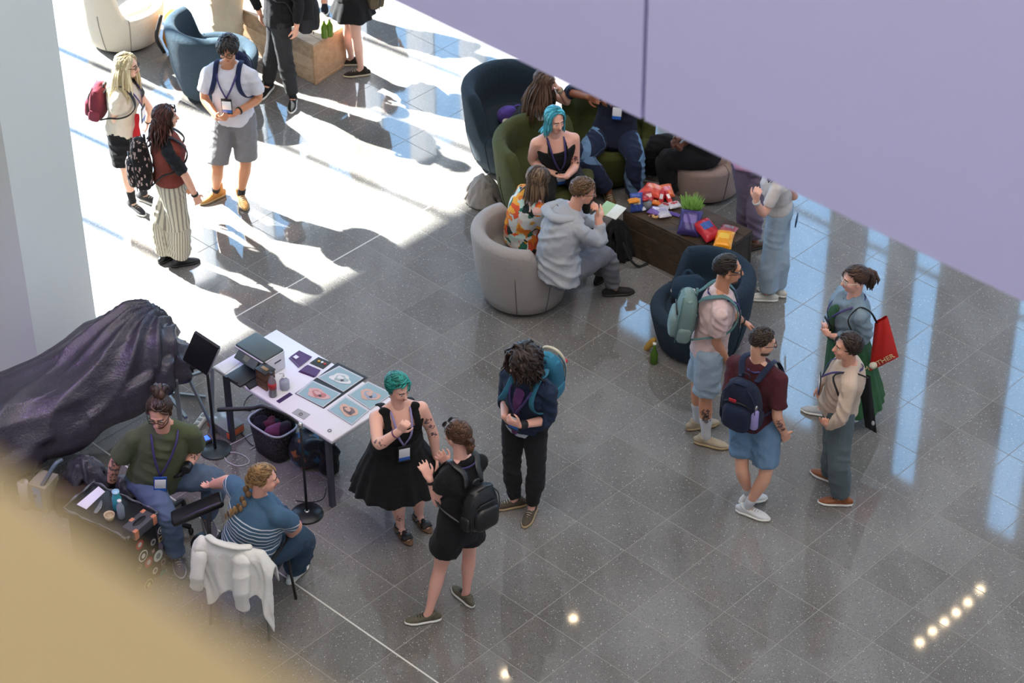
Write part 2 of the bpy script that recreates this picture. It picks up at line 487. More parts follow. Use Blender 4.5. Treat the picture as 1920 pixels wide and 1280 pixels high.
# ochre ledge of the balcony the picture is taken from
OCH = plain('ochre_ledge', 'aa9462', 0.5, var=0.02, scale=3)
zl_ = 11.70
a, b = G(-260, 700, zl_), G(900, 1526, zl_)
pn = nrm(np.cross(ZU, nrm(b - a)))
if pn[1] > 0: pn = -pn
led = structure(mk('trim_1', beam(a + pn * 0.1 - [0, 0, 0.025], b + pn * 0.1 - [0, 0, 0.025], 0.2, 0.05, pn), OCH, smooth=False, loc=tuple(a)))
# ceiling downlights seen as reflections on the polished floor
LENS = plain('lamp_lens', 'fff2dc', 0.3, emit=('ffe2b8', 60.0)); TRIM = plain('lamp_trim', '2c2c2e', 0.4)
for k, (px, py) in enumerate([(1725, 1203), (1749, 1182), (1771, 1165), (1793, 1147), (1815, 1128), (1838, 1104), (1075, 1158), (948, 1262)]):
    p = G(px, py); d = ray(px, py); r_ = d * [1, 1, -1]; q = p + r_ * (9.3 / r_[2])
    L_ = empty('ceiling_light', q, ('first', 'second', 'third', 'fourth', 'fifth', 'last')[k] + ' spotlight from the left in the reflected row of six' if k < 6 else ('single spotlight reflected right of the woman in the playsuit', 'single spotlight reflected at the bottom frame edge')[k - 6], 'light', 'hanging spotlights')
    mk('trim_ring', tube([q + [0.065 * math.cos(t), 0.065 * math.sin(t), 0.02] for t in np.linspace(0, 2 * np.pi, 25)], 0.014, 0.02, None, 8), TRIM, L_)
    mk('lens', lathe([(0.0, 0.01), (0.055, 0.01), (0.055, 0.03), (0, 0.03)], 20, q), LENS, L_); mk('rod', tube([q + [0, 0, .05], [q[0], q[1], ZC]], .012, None, (1, 0, 0), 8), TRIM, L_)
# ---------------------------------------------------------------- people
def solve(parent, px, py, L, dy0=0.0, sy=0.07, sl=0.02, zmin=None):
    """point on the sight line whose distance from parent is near L and whose depth offset is near dy0"""
    y = np.linspace(parent[1] - L * 1.1, parent[1] + L * 1.1, 241)
    d = ray(px, py); P = CAMP + d[None] * (y / d[1])[:, None]
    l = np.linalg.norm(P - parent, axis=1)
    c = ((l - L) / sl) ** 2 + ((y - parent[1] - dy0) / sy) ** 2
    if zmin is not None: c = c + np.where(P[:, 2] < zmin, ((P[:, 2] - zmin) / 0.01) ** 2, 0)
    return P[np.argmin(c)]
def lerp(a, b, t): return a * (1 - t) + b * t
def cut(pts, t0, t1, n=7):
    """part of a polyline between two fractions of its length"""
    P = np.asarray(pts, float); s = np.r_[0, np.cumsum(np.linalg.norm(np.diff(P, axis=0), axis=1))]; s /= s[-1]
    t = np.linspace(t0, t1, n); return np.stack([np.interp(t, s, P[:, c]) for c in range(3)], 1)
def smoothbend(a, b, c, n=9, r=0.16):
    """limb a-b-c with a rounded joint"""
    p1, p2 = lerp(b, a, r), lerp(b, c, r); t = np.linspace(0, 1, 4)[:, None]
    mid = (1 - t) ** 2 * p1 + 2 * t * (1 - t) * b + t ** 2 * p2
    return np.vstack([a, lerp(a, b, 0.45), mid, lerp(b, c, 0.5), c])

_SHOE = {}
def shoe_shapes(kind):
    if kind in _SHOE: return _SHOE[kind]
    # along +y, toe at +0.175, heel at -0.095, ankle above the origin; unit = metres for a 0.27 foot
    yy = np.array([-0.092, -0.07, -0.02, 0.04, 0.09, 0.135, 0.165]); hw = np.array([0.026, 0.035, 0.036, 0.042, 0.047, 0.042, 0.026])
    if kind == 'sandal':
        up = [tube([(0, 0.13, 0.03), (0, 0.11, 0.045), (0, 0.075, 0.055)], [0.048] * 3, [0.012] * 3, (1, 0, 0), 12)]
        up += [tube([(-0.045, 0.1, 0.02), (0.0, 0.05, 0.07), (0.045, 0.0, 0.03)], 0.014, 0.006, None, 8), tube([(0.045, 0.1, 0.02), (0.0, 0.05, 0.072), (-0.045, 0.0, 0.03)], 0.014, 0.006, None, 8)]
        a = np.linspace(0, 2 * np.pi, 13)
        up += [tube(np.stack([0.042 * np.cos(a), 0.05 * np.sin(a) - 0.03, 0.075 + 0 * a], 1), 0.006, 0.012, None, 6)]
        U_ = join(*up)
    else:
        hz = np.array([0.052, 0.062, 0.066, 0.058, 0.044, 0.034, 0.024])
        pts = np.stack([0 * yy, yy, 0.012 + hz * 0.5], 1)
        g = [tube(pts, hw * 0.96, hz * 0.62, (1, 0, 0), 12, True)]
        hi = 0.15 if kind == 'boot' else 0.085; bw = 1.14 if kind == 'boot' else 1.0
        g.append(tube([(0, -0.045, 0.03), (0, -0.035, 0.07), (0, -0.028, hi)], [0.036, 0.04 * bw, 0.043 * bw], [0.046, 0.048 * bw, 0.05 * bw], (1, 0, 0), 12))
        U_ = remesh(g, 0.008, 4)
    sp = np.stack([0 * yy, yy, 0 * yy + 0.013], 1)
    th = 0.018 if kind in ('sneaker', 'sandal') else 0.014
    S_ = tube(sp, hw * 1.1, [th * 0.95] * 7, (1, 0, 0), 14, True)
    v = S_[0]; v[:, 2] = np.clip(v[:, 2], 0.0, 0.028); v[:, 2] -= 0
    lace = []
    for q in range(4):
        y0 = 0.035 + q * 0.02; z0 = 0.082 - q * 0.009
        lace.append(tube([(-0.024, y0, z0 - 0.008), (0, y0 + 0.004, z0 + 0.003), (0.024, y0, z0 - 0.008)], 0.004, 0.003, None, 5))
    _SHOE[kind] = (U_, S_, join(*lace)); return _SHOE[kind]

HEADGEO = None
def head_local():
    """a head at the origin, looking along +y, 0.23 tall"""
    g = [ell((0, -0.012, 0.03), (0.074, 0.094, 0.084)), ell((0, 0.02, -0.03), (0.063, 0.074, 0.085)), ell((0, 0.05, -0.088), (0.036, 0.034, 0.027)),
         ell((0, 0.02, -0.07), (0.052, 0.055, 0.038)),
         tube([(0, 0.086, 0.012), (0, 0.1, -0.012), (0, 0.108, -0.03)], [0.009, 0.011, 0.016], [0.01, 0.012, 0.013], (1, 0, 0), 8, True),
         ell((0, 0.072, 0.026), (0.05, 0.02, 0.013)), ell((0, 0.079, -0.058), (0.022, 0.014, 0.012))]
    for s in (-1, 1):
        g += [ell((s * 0.076, -0.008, -0.014), (0.012, 0.021, 0.032)), ell((s * 0.036, 0.062, -0.03), (0.022, 0.02, 0.02))]
    return g

class Person:
    def __init__(s, label, H, ground, pel, neck, head, yaw, arms, legs, toes, build=1.0, sex='f', skin='d9a58c', syaw=None, hyaw=None, hpitch=-12,
                 pel_dy=0.0, neck_dy=0.0, head_dy=0.0, seat=None, hunch=0.0, vox=0.0075, group=None, hands=None, shw=1.0, belly=0.0, tilt=0.0):
        s.H, s.k, s.b, s.sex, s.vox = H, H / 1.7, build, sex, vox
        gp = G(*ground); s.root = empty('person', gp, label, 'person', group)
        s.gp = gp; s.seed = int(abs(gp[0] * 131 + gp[1] * 977)) % 9999
        if seat: s.pel = G(pel[0], pel[1], seat)
        else:      # standing: hips at 0.515 of the height, above the feet
            yy = gp[1] + pel_dy; zz = 0.515 * H; a_, b_ = Y(pel[0], pel[1], yy), Y(pel[0] + (pel[0] - ground[0]) * 0.0, pel[1] - 60, yy)
            s.pel = np.array([np.interp(zz, [a_[2] - 5 * (b_[2] - a_[2]), b_[2] + 5 * (b_[2] - a_[2])], [a_[0] - 5 * (b_[0] - a_[0]), b_[0] + 5 * (b_[0] - a_[0])]), yy, zz])
        s.neck = solve(s.pel, neck[0], neck[1], 0.315 * H, neck_dy)
        s.yaw, s.syaw = yaw, yaw if syaw is None else syaw
        s.hyaw = s.syaw if hyaw is None else hyaw
        s.fp, s.fs = yawv(s.yaw), yawv(s.syaw)
        s.rp, s.rs = np.cross(s.fp, ZU), np.cross(s.fs, ZU)       # person's own right
        s.spd = nrm(s.neck - s.pel)
        s.hunch = hunch
        tl = np.linalg.norm(s.neck - s.pel)
        s.headc = solve(s.neck, head[0], head[1], 0.125 * H, head_dy)
        sw = (0.102 if sex == 'f' else 0.109) * H * (1 + 0.35 * (build - 1)) * shw
        sdn = s.spd * 0.05 * H
        s.sh = {1: s.neck + s.rs * sw - sdn, -1: s.neck - s.rs * sw - sdn}
        hw = 0.054 * H * (1 + 0.5 * (build - 1))
        s.hip = {1: s.pel + s.rp * hw, -1: s.pel - s.rp * hw}
        s.el, s.wr, s.kn, s.an, s.toe = {}, {}, {}, {}, {}
        for sd, a in zip((1, -1), arms):       # (elbow px, wrist px, dy elbow, dy wrist)
            (ex, ey), (wx, wy), de, dw = a
            s.el[sd] = solve(s.sh[sd], ex, ey, 0.172 * H, de)
            s.wr[sd] = solve(s.el[sd], wx, wy, 0.148 * H, dw)
        for sd, l, t in zip((1, -1), legs, toes):
            (kx, ky), (ax, ay), dk, za = l[:4]
            s.an[sd] = G(ax, ay, za)
            kc = G(kx, ky, 0.52) if dk == 'z' else solve(s.hip[sd], kx, ky, 0.245 * H, dk)
            s.kn[sd] = kc
            s.toe[sd] = G(t[0], t[1], 0.02)
        s.hands = hands or {}
        s.say = 'person %-34s pel z %.2fH torso %.2f(.315) head %.2f(.125) arms %s legs %s' % (label[:34], s.pel[2] / H, tl / H, np.linalg.norm(s.headc - s.neck) / H,
            ['%.2f %.2f' % (np.linalg.norm(s.el[q] - s.sh[q]) / H, np.linalg.norm(s.wr[q] - s.el[q]) / H) for q in (1, -1)],
            ['%.2f %.2f' % (np.linalg.norm(s.kn[q] - s.hip[q]) / H, np.linalg.norm(s.an[q] - s.kn[q]) / H) for q in (1, -1)])

        s.skin = skinmat('skin_' + skin, skin)
        s.belly = belly
        s.tease = 0.0
        s.hp = hpitch
        s.body()
    # ---- torso frame
    SEC = np.array([(-0.24, .095, .085), (-0.12, .15, .115), (0, .165, .122), (.16, .155, .115), (.36, .135, .105), (.55, .148, .115), (.72, .162, .12), (.86, .155, .10), (.95, .105, .078), (1.0, .06, .062)])
    SECM = np.array([(-0.24, .09, .085), (-0.12, .14, .11), (0, .15, .115), (.16, .148, .112), (.36, .145, .108), (.55, .152, .115), (.72, .164, .12), (.86, .158, .103), (.95, .115, .08), (1.0, .064, .066)])
    def ts(s, t):
        """spine point, right, forward, half width, half depth at spine fraction t"""
        SEC = s.SEC if s.sex == 'f' else s.SECM
        t = np.asarray(t, float); q = np.clip(t, 0, 1)
        back = -s.fs * s.hunch
        P = s.pel + (s.neck - s.pel) * t[..., None] + back * (4 * q * (1 - q))[..., None]
        P = P + (np.minimum(t, 0)[..., None] * np.linalg.norm(s.neck - s.pel)) * (-ZU - s.spd) * -1 if False else P
        R = s.rp * (1 - q)[..., None] + s.rs * q[..., None]; R = R / np.linalg.norm(R, axis=-1, keepdims=True)
        F = np.cross(np.broadcast_to(s.spd, R.shape), R) * 1.0
        F = F / np.linalg.norm(F, axis=-1, keepdims=True)
        bw = 1 + (s.b - 1) * np.interp(t, [-.3, .5, .9, 1], [1.0, 1.0, .6, .2])
        w = np.interp(t, SEC[:, 0], SEC[:, 1]) * s.k * bw
        d = np.interp(t, SEC[:, 0], SEC[:, 2]) * s.k * (1 + (bw - 1) * 1.2)
        return P, R, F, w, d
    def tp(s, t, a, b, ease=0.0):
        t = np.asarray(t, float); P, R, F, w, d = s.ts(t)
        if np.ndim(b) == 0 and b > 0: d = d + (s.belly * np.exp(-((t - 0.3) / 0.25) ** 2) + (0.018 * s.k if s.sex == 'f' else 0.004) * np.exp(-((t - 0.66) / 0.13) ** 2)) * 1.15
        return P + R * np.asarray((w + ease) * a)[..., None] + F * np.asarray((d + ease) * b)[..., None]
    def torso(s, t0, t1, ease, n=10, flare=0.0):
        t = np.linspace(t0, t1, n); P, R, F, w, d = s.ts(t)
        e = ease + flare * np.clip((0.35 - t) / 0.5, 0, 1)
        bel = s.belly * np.exp(-((t - 0.3) / 0.25) ** 2)
        bust = (0.018 * s.k if s.sex == 'f' else 0.004) * np.exp(-((t - 0.66) / 0.13) ** 2)
        P = P + F * ((bel + bust) * 0.6)[:, None]
        return tube(P, w + e, d + e + (bel + bust) * 0.6, R, 18)
    def limb(s, which, sd, t0, t1, ease, n=8, flare=0.0):
        if which == 'arm':
            pts = smoothbend(s.sh[sd], s.el[sd], s.wr[sd]); rt = [0, .25, .5, .62, 1.0]; rr = [.047, .044, .038, .039, .026]
            if s.sex == 'm': rr = [x * 1.05 for x in rr]
        else:
            pts = smoothbend(s.hip[sd], s.kn[sd], s.an[sd], r=0.1); rt = [0, .2, .46, .55, .68, .9, 1.0]; rr = [.088, .08, .056, .052, .056, .036, .034]
        P = cut(pts, t0, t1, n); t = np.linspace(t0, t1, n)
        r = np.interp(t, rt, rr) * s.k * (1 + (s.b - 1) * (0.9 if which == 'arm' else 0.75))
        return tube(P, r + ease + flare * (t - t0) / max(1e-6, t1 - t0), None, None, 14, 'start' if t1 < 0.999 else True)
    def hand(s, sd):
        """palm, four fingers and a thumb that leaves the side of the palm"""
        k = s.H * 0.105 / 0.185; w = s.wr[sd]; d = nrm(w - s.el[sd])
        spec = s.hands.get(sd, {})
        if 'dir' in spec: d = nrm(lerp(d, nrm(np.array(spec['dir'], float)), 0.75))
        if 'at' in spec: d = nrm(solve(w, spec['at'][0], spec['at'][1], 0.15, spec.get('dy', 0.0)) - w)
        inw = nrm(s.pel * 0.5 + s.neck * 0.5 - w)
        pn = np.array(spec['palm'], float) if 'palm' in spec else inw
        pn = nrm(pn - d * np.dot(pn, d))            # palm faces this way
        x = np.cross(d, pn)                          # across the palm
        ts = -1.0 if np.dot(x, s.fs + 0.4 * ZU) < 0 else 1.0
        x = x * ts                                   # thumb side
        curl = spec.get('curl', 0.45)
        g = [tube([w - d * 0.01, w + d * 0.035 * k, w + d * 0.085 * k], [0.027 * k, 0.04 * k, 0.041 * k], [0.02 * k, 0.016 * k, 0.013 * k], x, 12, True)]
        for i, (off, ln) in enumerate(((0.031, 0.068), (0.011, 0.077), (-0.01, 0.072), (-0.03, 0.056))):
            p = w + d * (0.075 * k) + x * off * k; a = curl * (0.5 + 0.15 * i); pts = [p]; sp = x * off * 0.9
            dirn = nrm(d + sp * spec.get('spread', 3.0))
            for q in (0.48, 0.3, 0.24):
                dd = dirn * math.cos(a) + pn * math.sin(a); pts.append(pts[-1] + dd * ln * k * q); a += curl
            g.append(tube(pts, [0.0095 * k, 0.0092 * k, 0.0085 * k, 0.0072 * k], None, x, 8, True))
        p = w + d * 0.028 * k + x * 0.028 * k; pts = [p]
        for dd, q in ((nrm(x * 0.9 + d * 0.7 + pn * 0.25), 0.036), (nrm(x * 0.45 + d + pn * 0.45), 0.03), (nrm(x * 0.1 + d + pn * 0.5), 0.024)):
            pts.append(pts[-1] + dd * q * k)
        g.append(tube(pts, [0.014 * k, 0.0115 * k, 0.01 * k, 0.008 * k], None, None, 8, True))
        s.palm = getattr(s, 'palm', {}); s.palm[sd] = w + d * 0.08 * k + pn * 0.03
        return g
    def headM(s):
        f = yawv(s.hyaw); a = math.radians(s.hp); f2 = f * math.cos(a) + ZU * math.sin(a)
        r = np.cross(f, ZU); u = np.cross(r, f2); return np.stack([r, f2, u], 1)
    def body(s):
        co = [s.torso(-0.24, 1.0, -0.004)]; g = []
        M = s.headM(); hk = s.H * 0.132 / 0.23; s.hk = hk; s.M = M
        for vf in head_local(): g.append(xf(vf, s.headc, M=M, s=hk))
        nb = s.neck - s.spd * 0.05; nt = s.headc + M @ np.array([0, -0.022, -0.05]) * hk
        g.append(tube([nb, lerp(nb, nt, 0.5), nt], [0.064 * s.k, 0.054 * s.k, 0.054 * s.k], [0.064 * s.k, 0.056 * s.k, 0.056 * s.k], s.rs, 12, True))
        for sd in (1, -1):
            co.append(tube([s.tp(0.9, 0.15 * sd, 0), lerp(s.tp(0.88, 0.4 * sd, 0), s.sh[sd], 0.6), s.sh[sd]], [0.06 * s.k, 0.056 * s.k, 0.05 * s.k], None, None, 12, True))
            co.append(tube([s.tp(1.04, 0.2 * sd, -0.3), lerp(s.tp(0.97, 0.6 * sd, -0.2), s.sh[sd], 0.45), s.sh[sd]], [0.045 * s.k, 0.045 * s.k, 0.042 * s.k], None, None, 12, True))
            co.append(s.limb('arm', sd, 0, 0.5, 0, 7)); g.append(s.limb('arm', sd, 0.4, 1.0, -0.0005, 9)); g += s.hand(sd)
            co.append(s.limb('leg', sd, 0, 1.0, 0, 13))
            a, t = s.an[sd], s.toe[sd]; fd = nrm((t - a) * [1, 1, 0]); a0 = np.array([a[0], a[1], 0]); z0 = max(0.0, a[2] - 0.085)
            zf = np.array([0, 0, z0]); fk = s.H * 0.15 / 0.27
            s.foot = getattr(s, 'foot', {}); s.foot[sd] = (a0 + zf, fd, fk, z0)
            co.append(tube([a + [0, 0, 0.02], a0 + zf + fd * 0.01 + [0, 0, 0.05], a0 + zf * 0.8 + fd * 0.07 * fk + [0, 0, 0.035], a0 + zf * 0.3 + fd * 0.145 * fk + [0, 0, 0.022]],
                          [0.034 * s.k, 0.034 * fk, 0.038 * fk, 0.03 * fk], [0.034 * s.k, 0.04 * fk, 0.026 * fk, 0.014], np.cross(fd, ZU), 12, True))
        hc, ww = s.headc, [s.wr[1], s.wr[-1]]
        def keep(Vv):
            q = (np.linalg.norm(Vv - hc, axis=1) < 0.15) * 0.65
            for w in ww: q = np.maximum(q, (np.linalg.norm(Vv - w, axis=1) < 0.21) * 0.8)
            return q
        fine, coarse = remesh(g, s.vox * 0.97, 5, 0.55, keep), remesh(co, 0.0135, 5)
        vf = (np.concatenate([fine[0], coarse[0]]), np.concatenate([fine[1], coarse[1] + len(fine[0])]))
        mk('body', vf, s.skin, s.root)
        # face
        def L(p): return s.headc + M @ (np.array(p, float) * hk)
        white = plain('eye_white', 'e8e4de', 0.25); dark = plain('eye_iris', '2a1d16', 0.2)
        brow = plain('brow', '3a2a20', 0.8); lip = plain('lip_' + s.skin.name[-6:], 'b26a62' if s.skin.name[-6:] > '8' else '4a2a26', 0.5)
        for q in (-1, 1):
            e = mk('eye', xf(ell((0, 0, 0), (0.0115, 0.006, 0.0058), n=10, m=7), L((q * 0.031, 0.079, 0.004)), M=M, s=hk), white, s.root)
            mk('iris', xf(ell((0, 0, 0), (0.0056, 0.003, 0.0056), n=8, m=5), L((q * 0.031, 0.0838, 0.0035)), M=M, s=hk), dark, e)
            mk('eyebrow', tube([L((q * 0.013, 0.0895, 0.028)), L((q * 0.032, 0.0885, 0.031)), L((q * 0.052, 0.076, 0.025))], [0.0032 * hk] * 3, [0.0036 * hk] * 3, None, 6, True), brow, s.root)
        mk('mouth', tube([L((-0.022, 0.086, -0.059)), L((-0.008, 0.0945, -0.056)), L((0.008, 0.0945, -0.056)), L((0.022, 0.086, -0.059))], [0.003, 0.005, 0.005, 0.003], [0.003, 0.005, 0.005, 0.003], None, 6, True), lip, s.root)
        s.L = L
    # ---- clothes
    def chains(s):
        T = [s.pel + (s.neck - s.pel) * t for t in (-0.3, 0, 0.5, 1.0)]
        return T
    def garment(s, name, geo, mat, vox=0.0105, fold=0.006, smooth=2, folds=True, label=None, parent=None):
        Vv, F = remesh(geo, vox, smooth)
        N = normals(Vv, F)
        al, ar = s.along(Vv)
        if folds:
            n1 = wob(Vv, 9, s.seed + 1); n2 = wob(Vv, 16, s.seed + 2); n3 = wob(Vv, 34, s.seed + 3)
            w1 = 1 - np.abs(np.sin(al * 34 + 2.4 * n1 + 1.3 * ar)) * 1.6; w2 = 1 - np.abs(np.sin(al * 21 - 1.6 * ar + 2.2 * n2 + 1)) * 1.6
            d = 1.15 * fold * (w1 * np.clip(0.3 + n2, 0, 1.2) + 0.8 * w2 * np.clip(0.1 + n1, 0, 1) + 0.45 * n3 + 0.25 * wob(Vv, 70, s.seed + 4) + 0.35 * n1)
            Vv = Vv + N * d[:, None]
            Vv[:, 2] = np.maximum(Vv[:, 2], 0.006)
        o = mk(name, (Vv, F), mat, parent or s.root, attrs={'along': al, 'around': ar, 'hoop': (Vv - s.pel) @ s.spd})
        if label: o['label'] = label
        return o
    def along(s, Vv):
        """distance along the nearest bone, and angle around it"""
        segs = [('t', s.pel - s.spd * 0.3, s.neck, 0.0, s.rs)]
        for sd in (1, -1):
            a = np.linalg.norm(s.el[sd] - s.sh[sd]); segs += [('a', s.sh[sd], s.el[sd], 0.616, s.fs), ('a', s.el[sd], s.wr[sd], 0.616 + a, s.fs)]
            a = np.linalg.norm(s.kn[sd] - s.hip[sd]); segs += [('l', s.hip[sd], s.kn[sd], 0, s.rp * sd), ('l', s.kn[sd], s.an[sd], a, s.rp * sd)]
        best = np.full(len(Vv), 9.0); al = np.zeros(len(Vv)); ar = np.zeros(len(Vv))
        for kd, a, b, off, ref in segs:
            ab = b - a; L2 = ab @ ab; t = np.clip((Vv - a) @ ab / L2, 0, 1); q = a + t[:, None] * ab; dv = Vv - q
            dist = np.linalg.norm(dv, axis=1) - (0.11 if kd == 't' else 0.0)
            T = ab / math.sqrt(L2); r = nrm(ref - T * (ref @ T)); c = np.cross(T, r)
            m = dist < best; best[m] = dist[m]
            al[m] = (off + t * math.sqrt(L2))[m]; ar[m] = np.arctan2(dv @ c, dv @ r)[m]
        return al, ar
    def top(s, mat, sleeve=0.42, hem=-0.05, ease=0.014, collar=False, flare=0.015, t1=0.99, name='shirt', sl_ease=0.012, sl_flare=0.012, fold=0.006, label=None, vox=0.0105, pelv=False, extra=()):
        s.tease = max(s.tease, ease)
        g = [s.torso(hem, t1, ease, 12, flare)]
        for sd in (1, -1):
            if sleeve > 0.02:
                g.append(s.limb('arm', sd, 0, sleeve, sl_ease * .6, 10, sl_flare * .8))
            if sleeve >= 0:
                g.append(tube([s.tp(0.9, 0.2 * sd, 0), lerp(s.tp(0.88, 0.4 * sd, 0), s.sh[sd], 0.6), s.sh[sd]], [0.058 * s.k + ease * .6, 0.054 * s.k + ease * .6, 0.048 * s.k + ease * .6], None, None, 12, True))
        if sleeve >= 0:
            for sd in (1, -1): g.append(tube([s.tp(1.0, 0.25 * sd, -0.35), lerp(s.tp(0.97, 0.6 * sd, -0.2), s.sh[sd], 0.45), s.sh[sd]], [0.046 * s.k + ease * .5, 0.046 * s.k + ease * .5, 0.044 * s.k + ease * .5], None, None, 12, True))
        if collar:
            a = np.linspace(0, 2 * np.pi, 14); P, R, F, w, d = s.ts(np.array(0.985))
            ring = P + R * (0.072 * s.k * np.cos(a))[:, None] + F * (0.075 * s.k * np.sin(a))[:, None] - s.spd * (0.02 * np.sin(a))[:, None]
            g.append(tube(ring, 0.016, 0.024, None, 8))
        g += list(extra)
        return s.garment(name, g, mat, vox, fold, label=label)
    def pants(s, mat, to=0.97, ease=0.014, flare=0.01, waist=0.2, name='trousers', fold=0.006, label=None, vox=0.0118):
        g = [s.torso(-0.22, waist, ease, 7)]
        for sd in (1, -1): g.append(s.limb('leg', sd, 0, to, ease, 12, flare))
        return s.garment(name, g, mat, vox, fold, label=label)
    def skirt(s, mat, top=0.35, bottom_z=0.6, rad=0.3, name='skirt', pleats=14, amp=0.06, label=None, shift=(0, 0), n=9, drop=None):
        P0, R, F, w0, d0 = s.ts(np.array(top)); end = np.array([s.pel[0] + shift[0], s.pel[1] + shift[1], bottom_z]) if drop is None else np.array(drop, float)
        Pp, _, _, wp, dp = s.ts(np.array(0.0)); e = np.linspace(0, 1, n); pts, ra, rb = [], [], []
        for t in e:
            if t < 0.35:
                u = t / 0.35; pts.append(lerp(P0, Pp, u)); ra.append(lerp(w0, wp, u) + 0.02); rb.append(lerp(d0, dp, u) + 0.02)
            else:
                u = (t - 0.35) / 0.65; pts.append(lerp(Pp, end, u)); ra.append(lerp(wp + 0.02, rad, u ** 0.8)); rb.append(lerp(dp + 0.02, rad * 0.85, u ** 0.8))
        N_ = 64; a = np.linspace(0, 2 * np.pi, N_, endpoint=False)
        mod = np.stack([1 + amp * t * (np.sin(pleats * a + 1.3 * np.sin(3 * a)) + 0.5 * np.sin(5 * a + 1)) for t in e])
        return s.garment(name, [tube(pts, ra, rb, s.rp, N_, False, mod)], mat, 0.0115, 0.003, 2, label=label)
    def shoes(s, kind, mat, sole, lace=None, socks=None, sock_to=0.1):
        for sd in (1, -1):
            a0, fd, fk, z0 = s.foot[sd]; rr = np.cross(fd, ZU); M = np.stack([rr, fd, ZU], 1)
            if z0 > 0.01:
                an = math.atan2(z0, 0.16); fd2 = fd * math.cos(an) - ZU * math.sin(an); M = np.stack([rr, fd2, np.cross(rr, fd2)], 1)
            U_, S_, L_ = shoe_shapes(kind); c = a0 + fd * 0.012 + [0, 0, 0.002 if z0 <= 0.01 else 0.0]
            o = mk('shoe', xf(U_, c, M=M, s=fk), mat, s.root); mk('sole', xf(S_, c, M=M, s=fk), sole, o)
            if lace and kind != 'sandal': mk('lace', xf(L_, c, M=M, s=fk), lace, o)
            if socks: s.garment('sock', [s.limb('leg', sd, 1.0 - sock_to - 0.06, 1.0, 0.005, 6)], socks, 0.011, 0.001, 3)
    # ---- hair
    def hair(s, mat, style='short', n=150, length=0.3, seed=0, vol=1.05, width=0.016, curl=0.0, part=0.0, fwd_drop=0.0, name='hair', fringe=0.68, puff=None):
        if puff is None: puff = {'short': 0.03, 'back': 0.03, 'swept': 0.07, 'fringe': 0.08, 'curly': 0.4}.get(style, 0.1)
        r = np.random.RandomState(s.seed + seed); hk = s.hk; cropped = style in ('short', 'back', 'swept', 'fringe')
        n = int(n * (2.2 if cropped else 1.5)); width = width * (0.6 if cropped else 0.75)
        i = np.arange(n * 3) + 0.5; ph = np.pi * (1 + 5 ** 0.5) * i; z = 1 - 1.75 * i / (n * 3); q = np.sqrt(np.clip(1 - z * z, 0, 1))
        D = np.stack([q * np.cos(ph), q * np.sin(ph), z], 1)
        def inhair(D, m=0.0):
            y, z = D[:, 1], D[:, 2]; return np.where(y < 0, z > -0.72 + 0.45 * (y + 1) - m, z > -0.27 + (0.27 + fringe) / 0.66 * y - m)
        D = D[inhair(D)]; D = D[np.argsort(r.rand(len(D)))][:n]; n = len(D)
        C0 = np.array([0, -0.012, 0.03]); Rr = np.array([0.078, 0.098, 0.088]) * vol
        zl = s.M.T @ ZU                                   # world up in head space
        P = C0 + D * Rr; nst = 8; trail = [P.copy()]
        if cropped: nst = 5
        if style in ('short', 'curly', 'bob', 'long'):
            dirn = np.stack([D[:, 0] * 0.8 + part * 0.3, np.where(D[:, 1] > 0.25, 0.55 if style == 'fringe' else 0.2, -0.8), 0.05 - 0.5 * np.abs(D[:, 0])], 1)
        if style == 'fringe': dirn = np.stack([D[:, 0] * 0.8, np.where(D[:, 1] > 0.0, 0.7, -0.8), 0.05 - 0.5 * np.abs(D[:, 0])], 1)
        if style == 'back':  dirn = np.stack([-D[:, 0] * 0.2, np.full(n, -1.0), 0.1 - 0.2 * D[:, 1]], 1)
        if style == 'swept': dirn = np.stack([np.full(n, 0.7) * (1 if part >= 0 else -1), np.full(n, -0.5), -0.2 * np.abs(D[:, 0])], 1)
        L = length * (0.75 + 0.4 * r.rand(n))
        if style in ('short', 'back', 'swept', 'fringe'): L = np.minimum(L, 0.11 + 0 * L)
        bodyc = [s.M.T @ (p - s.headc) / hk for p in (s.sh[1], s.sh[-1])]
        nk = s.M.T @ (s.tp(0.85, 0, 0) - s.headc) / hk; pv = s.M.T @ (s.tp(0.35, 0, 0) - s.headc) / hk
        if style in ('curly', 'bob', 'long'):
            fr_ = D[:, 1] > 0.15; sx = np.sign(D[:, 0] - 0.12 * (part if part else 0.3)); dirn[fr_] = np.stack([sx * 1.1, np.full(n, -0.35), np.full(n, -0.1)], 1)[fr_]
        dirn = dirn + (0.42 if cropped else 0.25) * r.normal(size=dirn.shape)
        jit = r.rand(n)
        for k in range(nst):
            g = 0.0 if style in ('short', 'back', 'swept', 'fringe') else 0.75
            nn = (P - C0) / Rr**2; nn /= np.linalg.norm(nn, axis=1, keepdims=True)
            dirn = dirn - zl * g + 0.12 * r.normal(size=dirn.shape) * (1 + 4 * curl)
            dirn = dirn - nn * np.minimum(0, (dirn * nn).sum(1))[:, None]
            dirn /= np.linalg.norm(dirn, axis=1, keepdims=True)
            P = P + dirn * (L / nst)[:, None] / hk
            e = (P - C0) / (Rr * (1.0 + 0.03 * r.rand(n)[:, None])); rad = np.linalg.norm(e, axis=1)
            lo = rad < 1; P[lo] = C0 + (P[lo] - C0) / rad[lo][:, None]
            top_ = 1.02 + puff * (k + 1) / nst * (0.5 + (jit if cropped else 0.5))
            hug = rad > top_
            if style not in ('short', 'back', 'swept', 'fringe'): hug &= (P @ zl) > -0.045
            P[hug] = C0 + (P[hug] - C0) * (np.broadcast_to(top_, (n,))[hug] / rad[hug])[:, None]
